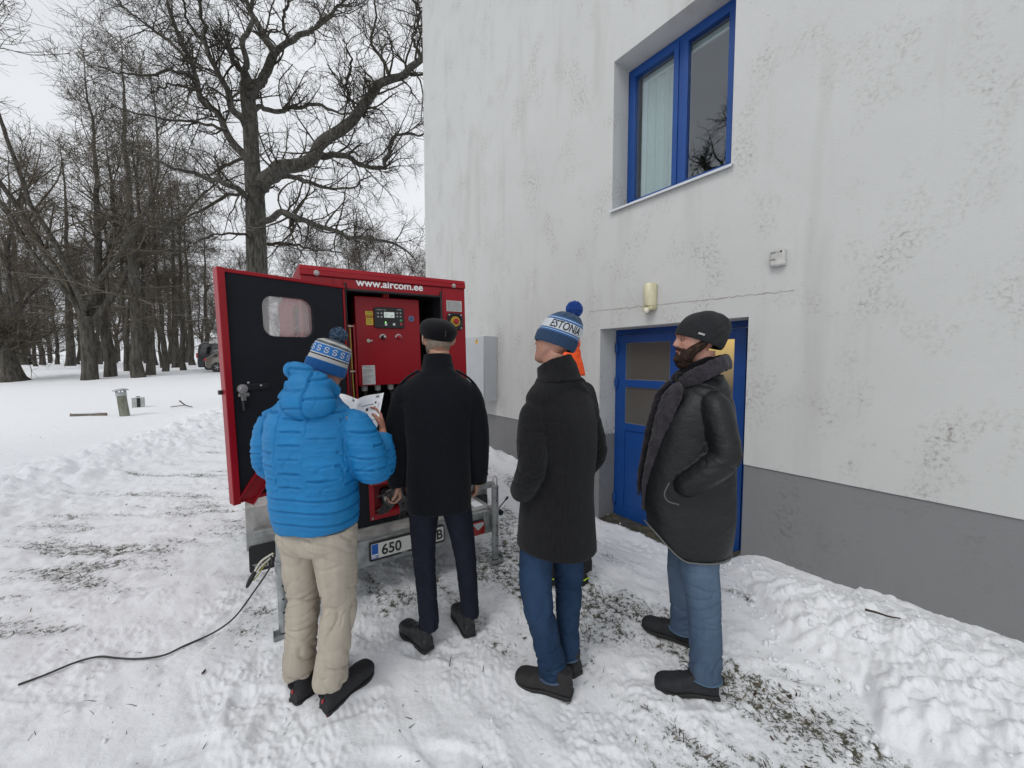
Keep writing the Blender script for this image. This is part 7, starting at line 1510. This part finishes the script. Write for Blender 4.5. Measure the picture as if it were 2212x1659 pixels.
for i in range(40):
    Y = rs2.uniform(1.2, 5.5); X = rs2.uniform(-1.1, .85)*Y
    if SQ(X, Y)[1] < .15: continue
    z = float(height(np.array([X]), np.array([Y]))[0]); m = MB(); a = rs2.uniform(0, 6.3); L = rs2.uniform(.008, .018); c, s_ = math.cos(a), math.sin(a); h = rs2.uniform(.003, .010)
    G = [[(u*L*c-v*L*.4*s_*math.sqrt(max(0, 1-u*u)), u*L*s_+v*L*.4*c*math.sqrt(max(0, 1-u*u)), h*abs(v)+h*u*u) for v in (-1, -.5, 0, .5, 1)] for u in (-1, -.6, -.2, .2, .6, 1)]
    m.grid(G); o = m.build('dead_leaf', leafm, None, loc=(X, Y, z+.002)); tag(o, 'tiny dead brown leaf lying on the trodden snow', 'leaf', 'dead leaves scattered on the snow')
# ---- grass poking through the trodden snow
def grass():
    rg = np.random.default_rng(5); N = 90000; Y = .9+(9-.9)*rg.random(N)**1.6; X = rg.uniform(-1.35, .95, N)*Y; t = thin(X, Y); P = np.stack([X, Y, X*0], 1)
    cl = n3(P, 9., 3.)*.5+n3(P, 26., 8.)*.5; ok = (t+cl*.55 > .50) & (SQ(X, Y)[1] > .02) & (rg.random(N) < .30+.5*np.clip(t, 0, 1))
    ex = (t > -.1) & (rg.random(N) < .012) & (SQ(X, Y)[1] > 1.3); ok |= ex; X, Y = X[ok], Y[ok]; n = len(X)
    z = height(X, Y)-.012*np.clip(thin(X, Y), 0, 1)
    a = rg.uniform(0, 2*pi, n); L = rg.uniform(.012, .045, n)*(1+.8*(rg.random(n) < .06)); el = rg.uniform(.05, .85, n)**1.2; w = rg.uniform(.0010, .0024, n)*(.8+.12*Y)
    d = np.stack([np.cos(a), np.sin(a)], 1); s_ = np.stack([-d[:, 1], d[:, 0]], 1); B = np.stack([X, Y, z-.004], 1)
    def pt(u, side, wv): return B+np.concatenate([d*(L*u*np.cos(el*1.2))[:, None]+s_*(side*w*wv)[:, None], (L*u*np.sin(el*1.2)*(1-.35*u)+.003)[:, None]], 1)
    V = np.stack([pt(0, -1, 1), pt(0, 1, 1), pt(.55, 1, .9), pt(.55, -1, .9), pt(1, 0, 0)], 1).reshape(-1, 3); k = np.arange(n)*5
    F = [(i, i+1, i+2, i+3) for i in k]+[(i+3, i+2, i+4) for i in k]; me = bpy.data.meshes.new('grass'); me.from_pydata(V.tolist(), [], F)
    mi = np.tile(rg.choice(3, n, p=[.5, .28, .22]), 2); o = link(me, 'grass', [mat('grass_dark', (.040, .042, .028), .8), mat('grass_straw', (.16, .125, .070), .8), mat('grass_olive', (.065, .068, .036), .8)], smooth=False)
    me.polygons.foreach_set('material_index', mi.astype(np.int32)); o['kind'] = 'stuff'; tag(o, 'short dark and straw-coloured grass blades poking through the trodden snow', 'grass'); print('BLADES', n)
grass()

def clods():
    rg = np.random.default_rng(8); V = []; F = []; n = 0; m = MB(); m.ell((0, 0, 0), (1, 1, 1), 9, 6); bv = np.vstack(m.v); bf = m.f
    def put_(X, Y, r):
        nonlocal n
        z = float(height(np.array([X]), np.array([Y]))[0]); sc = r*rg.uniform(.55, 1.3, 3); q = bv*(1+.55*noise(bv*1.7+rg.uniform(0, 90, 3))[:, None]+.15*noise(bv*4+rg.uniform(0, 90, 3))[:, None])*sc; a = rg.uniform(0, 6.3); c, s_ = math.cos(a), math.sin(a)
        q = np.stack([q[:, 0]*c-q[:, 1]*s_+X, q[:, 0]*s_+q[:, 1]*c+Y, q[:, 2]+z+r*.15], 1); V.append(q); F.extend([tuple(i+n for i in f) for f in bf]); n += len(q)
    for _ in range(420):      # on and before the heap by the wall
        s = rg.uniform(-1.2, 1.4); qe = np.interp(s, [-9, -.2, .17, .30, .40, .72, 1.05, 1.42], [1.7, 1.42, 1.30, 1.25, 1.04, .97, .60, .28]); q = qe-rg.uniform(-.10, 1.)*qe*.95 if rg.random() < .6 else qe+rg.exponential(.10); q = max(q, .04)
        w = (.8*(3.44-q)-.6*s, .6*(3.44-q)+.8*s); put_(w[0], w[1], rg.uniform(.004, .013)*(1+1.0*(rg.random() < .12)))
    for _ in range(450):      # along the ploughed ridge
        y = rg.uniform(2.2, 11); x = np.interp(y, RY, RX)+rg.normal()*.45; put_(x, y, rg.uniform(.01, .03)*(1+.8*(rg.random() < .15)))
    for _ in range(260):
        y = rg.uniform(1., 5.); x = rg.uniform(-1.2, .5)*y; put_(x, y, rg.uniform(.003, .009))
    me = bpy.data.meshes.new('clods'); me.from_pydata(np.vstack(V).tolist(), [], F); o = link(me, 'snow_crumbs', bpy.data.materials['snow_and_grass'], ang=180); o['kind'] = 'stuff'; tag(o, 'loose crumbs and clods of snow on the heaps and the trodden ground', 'snow')
clods()
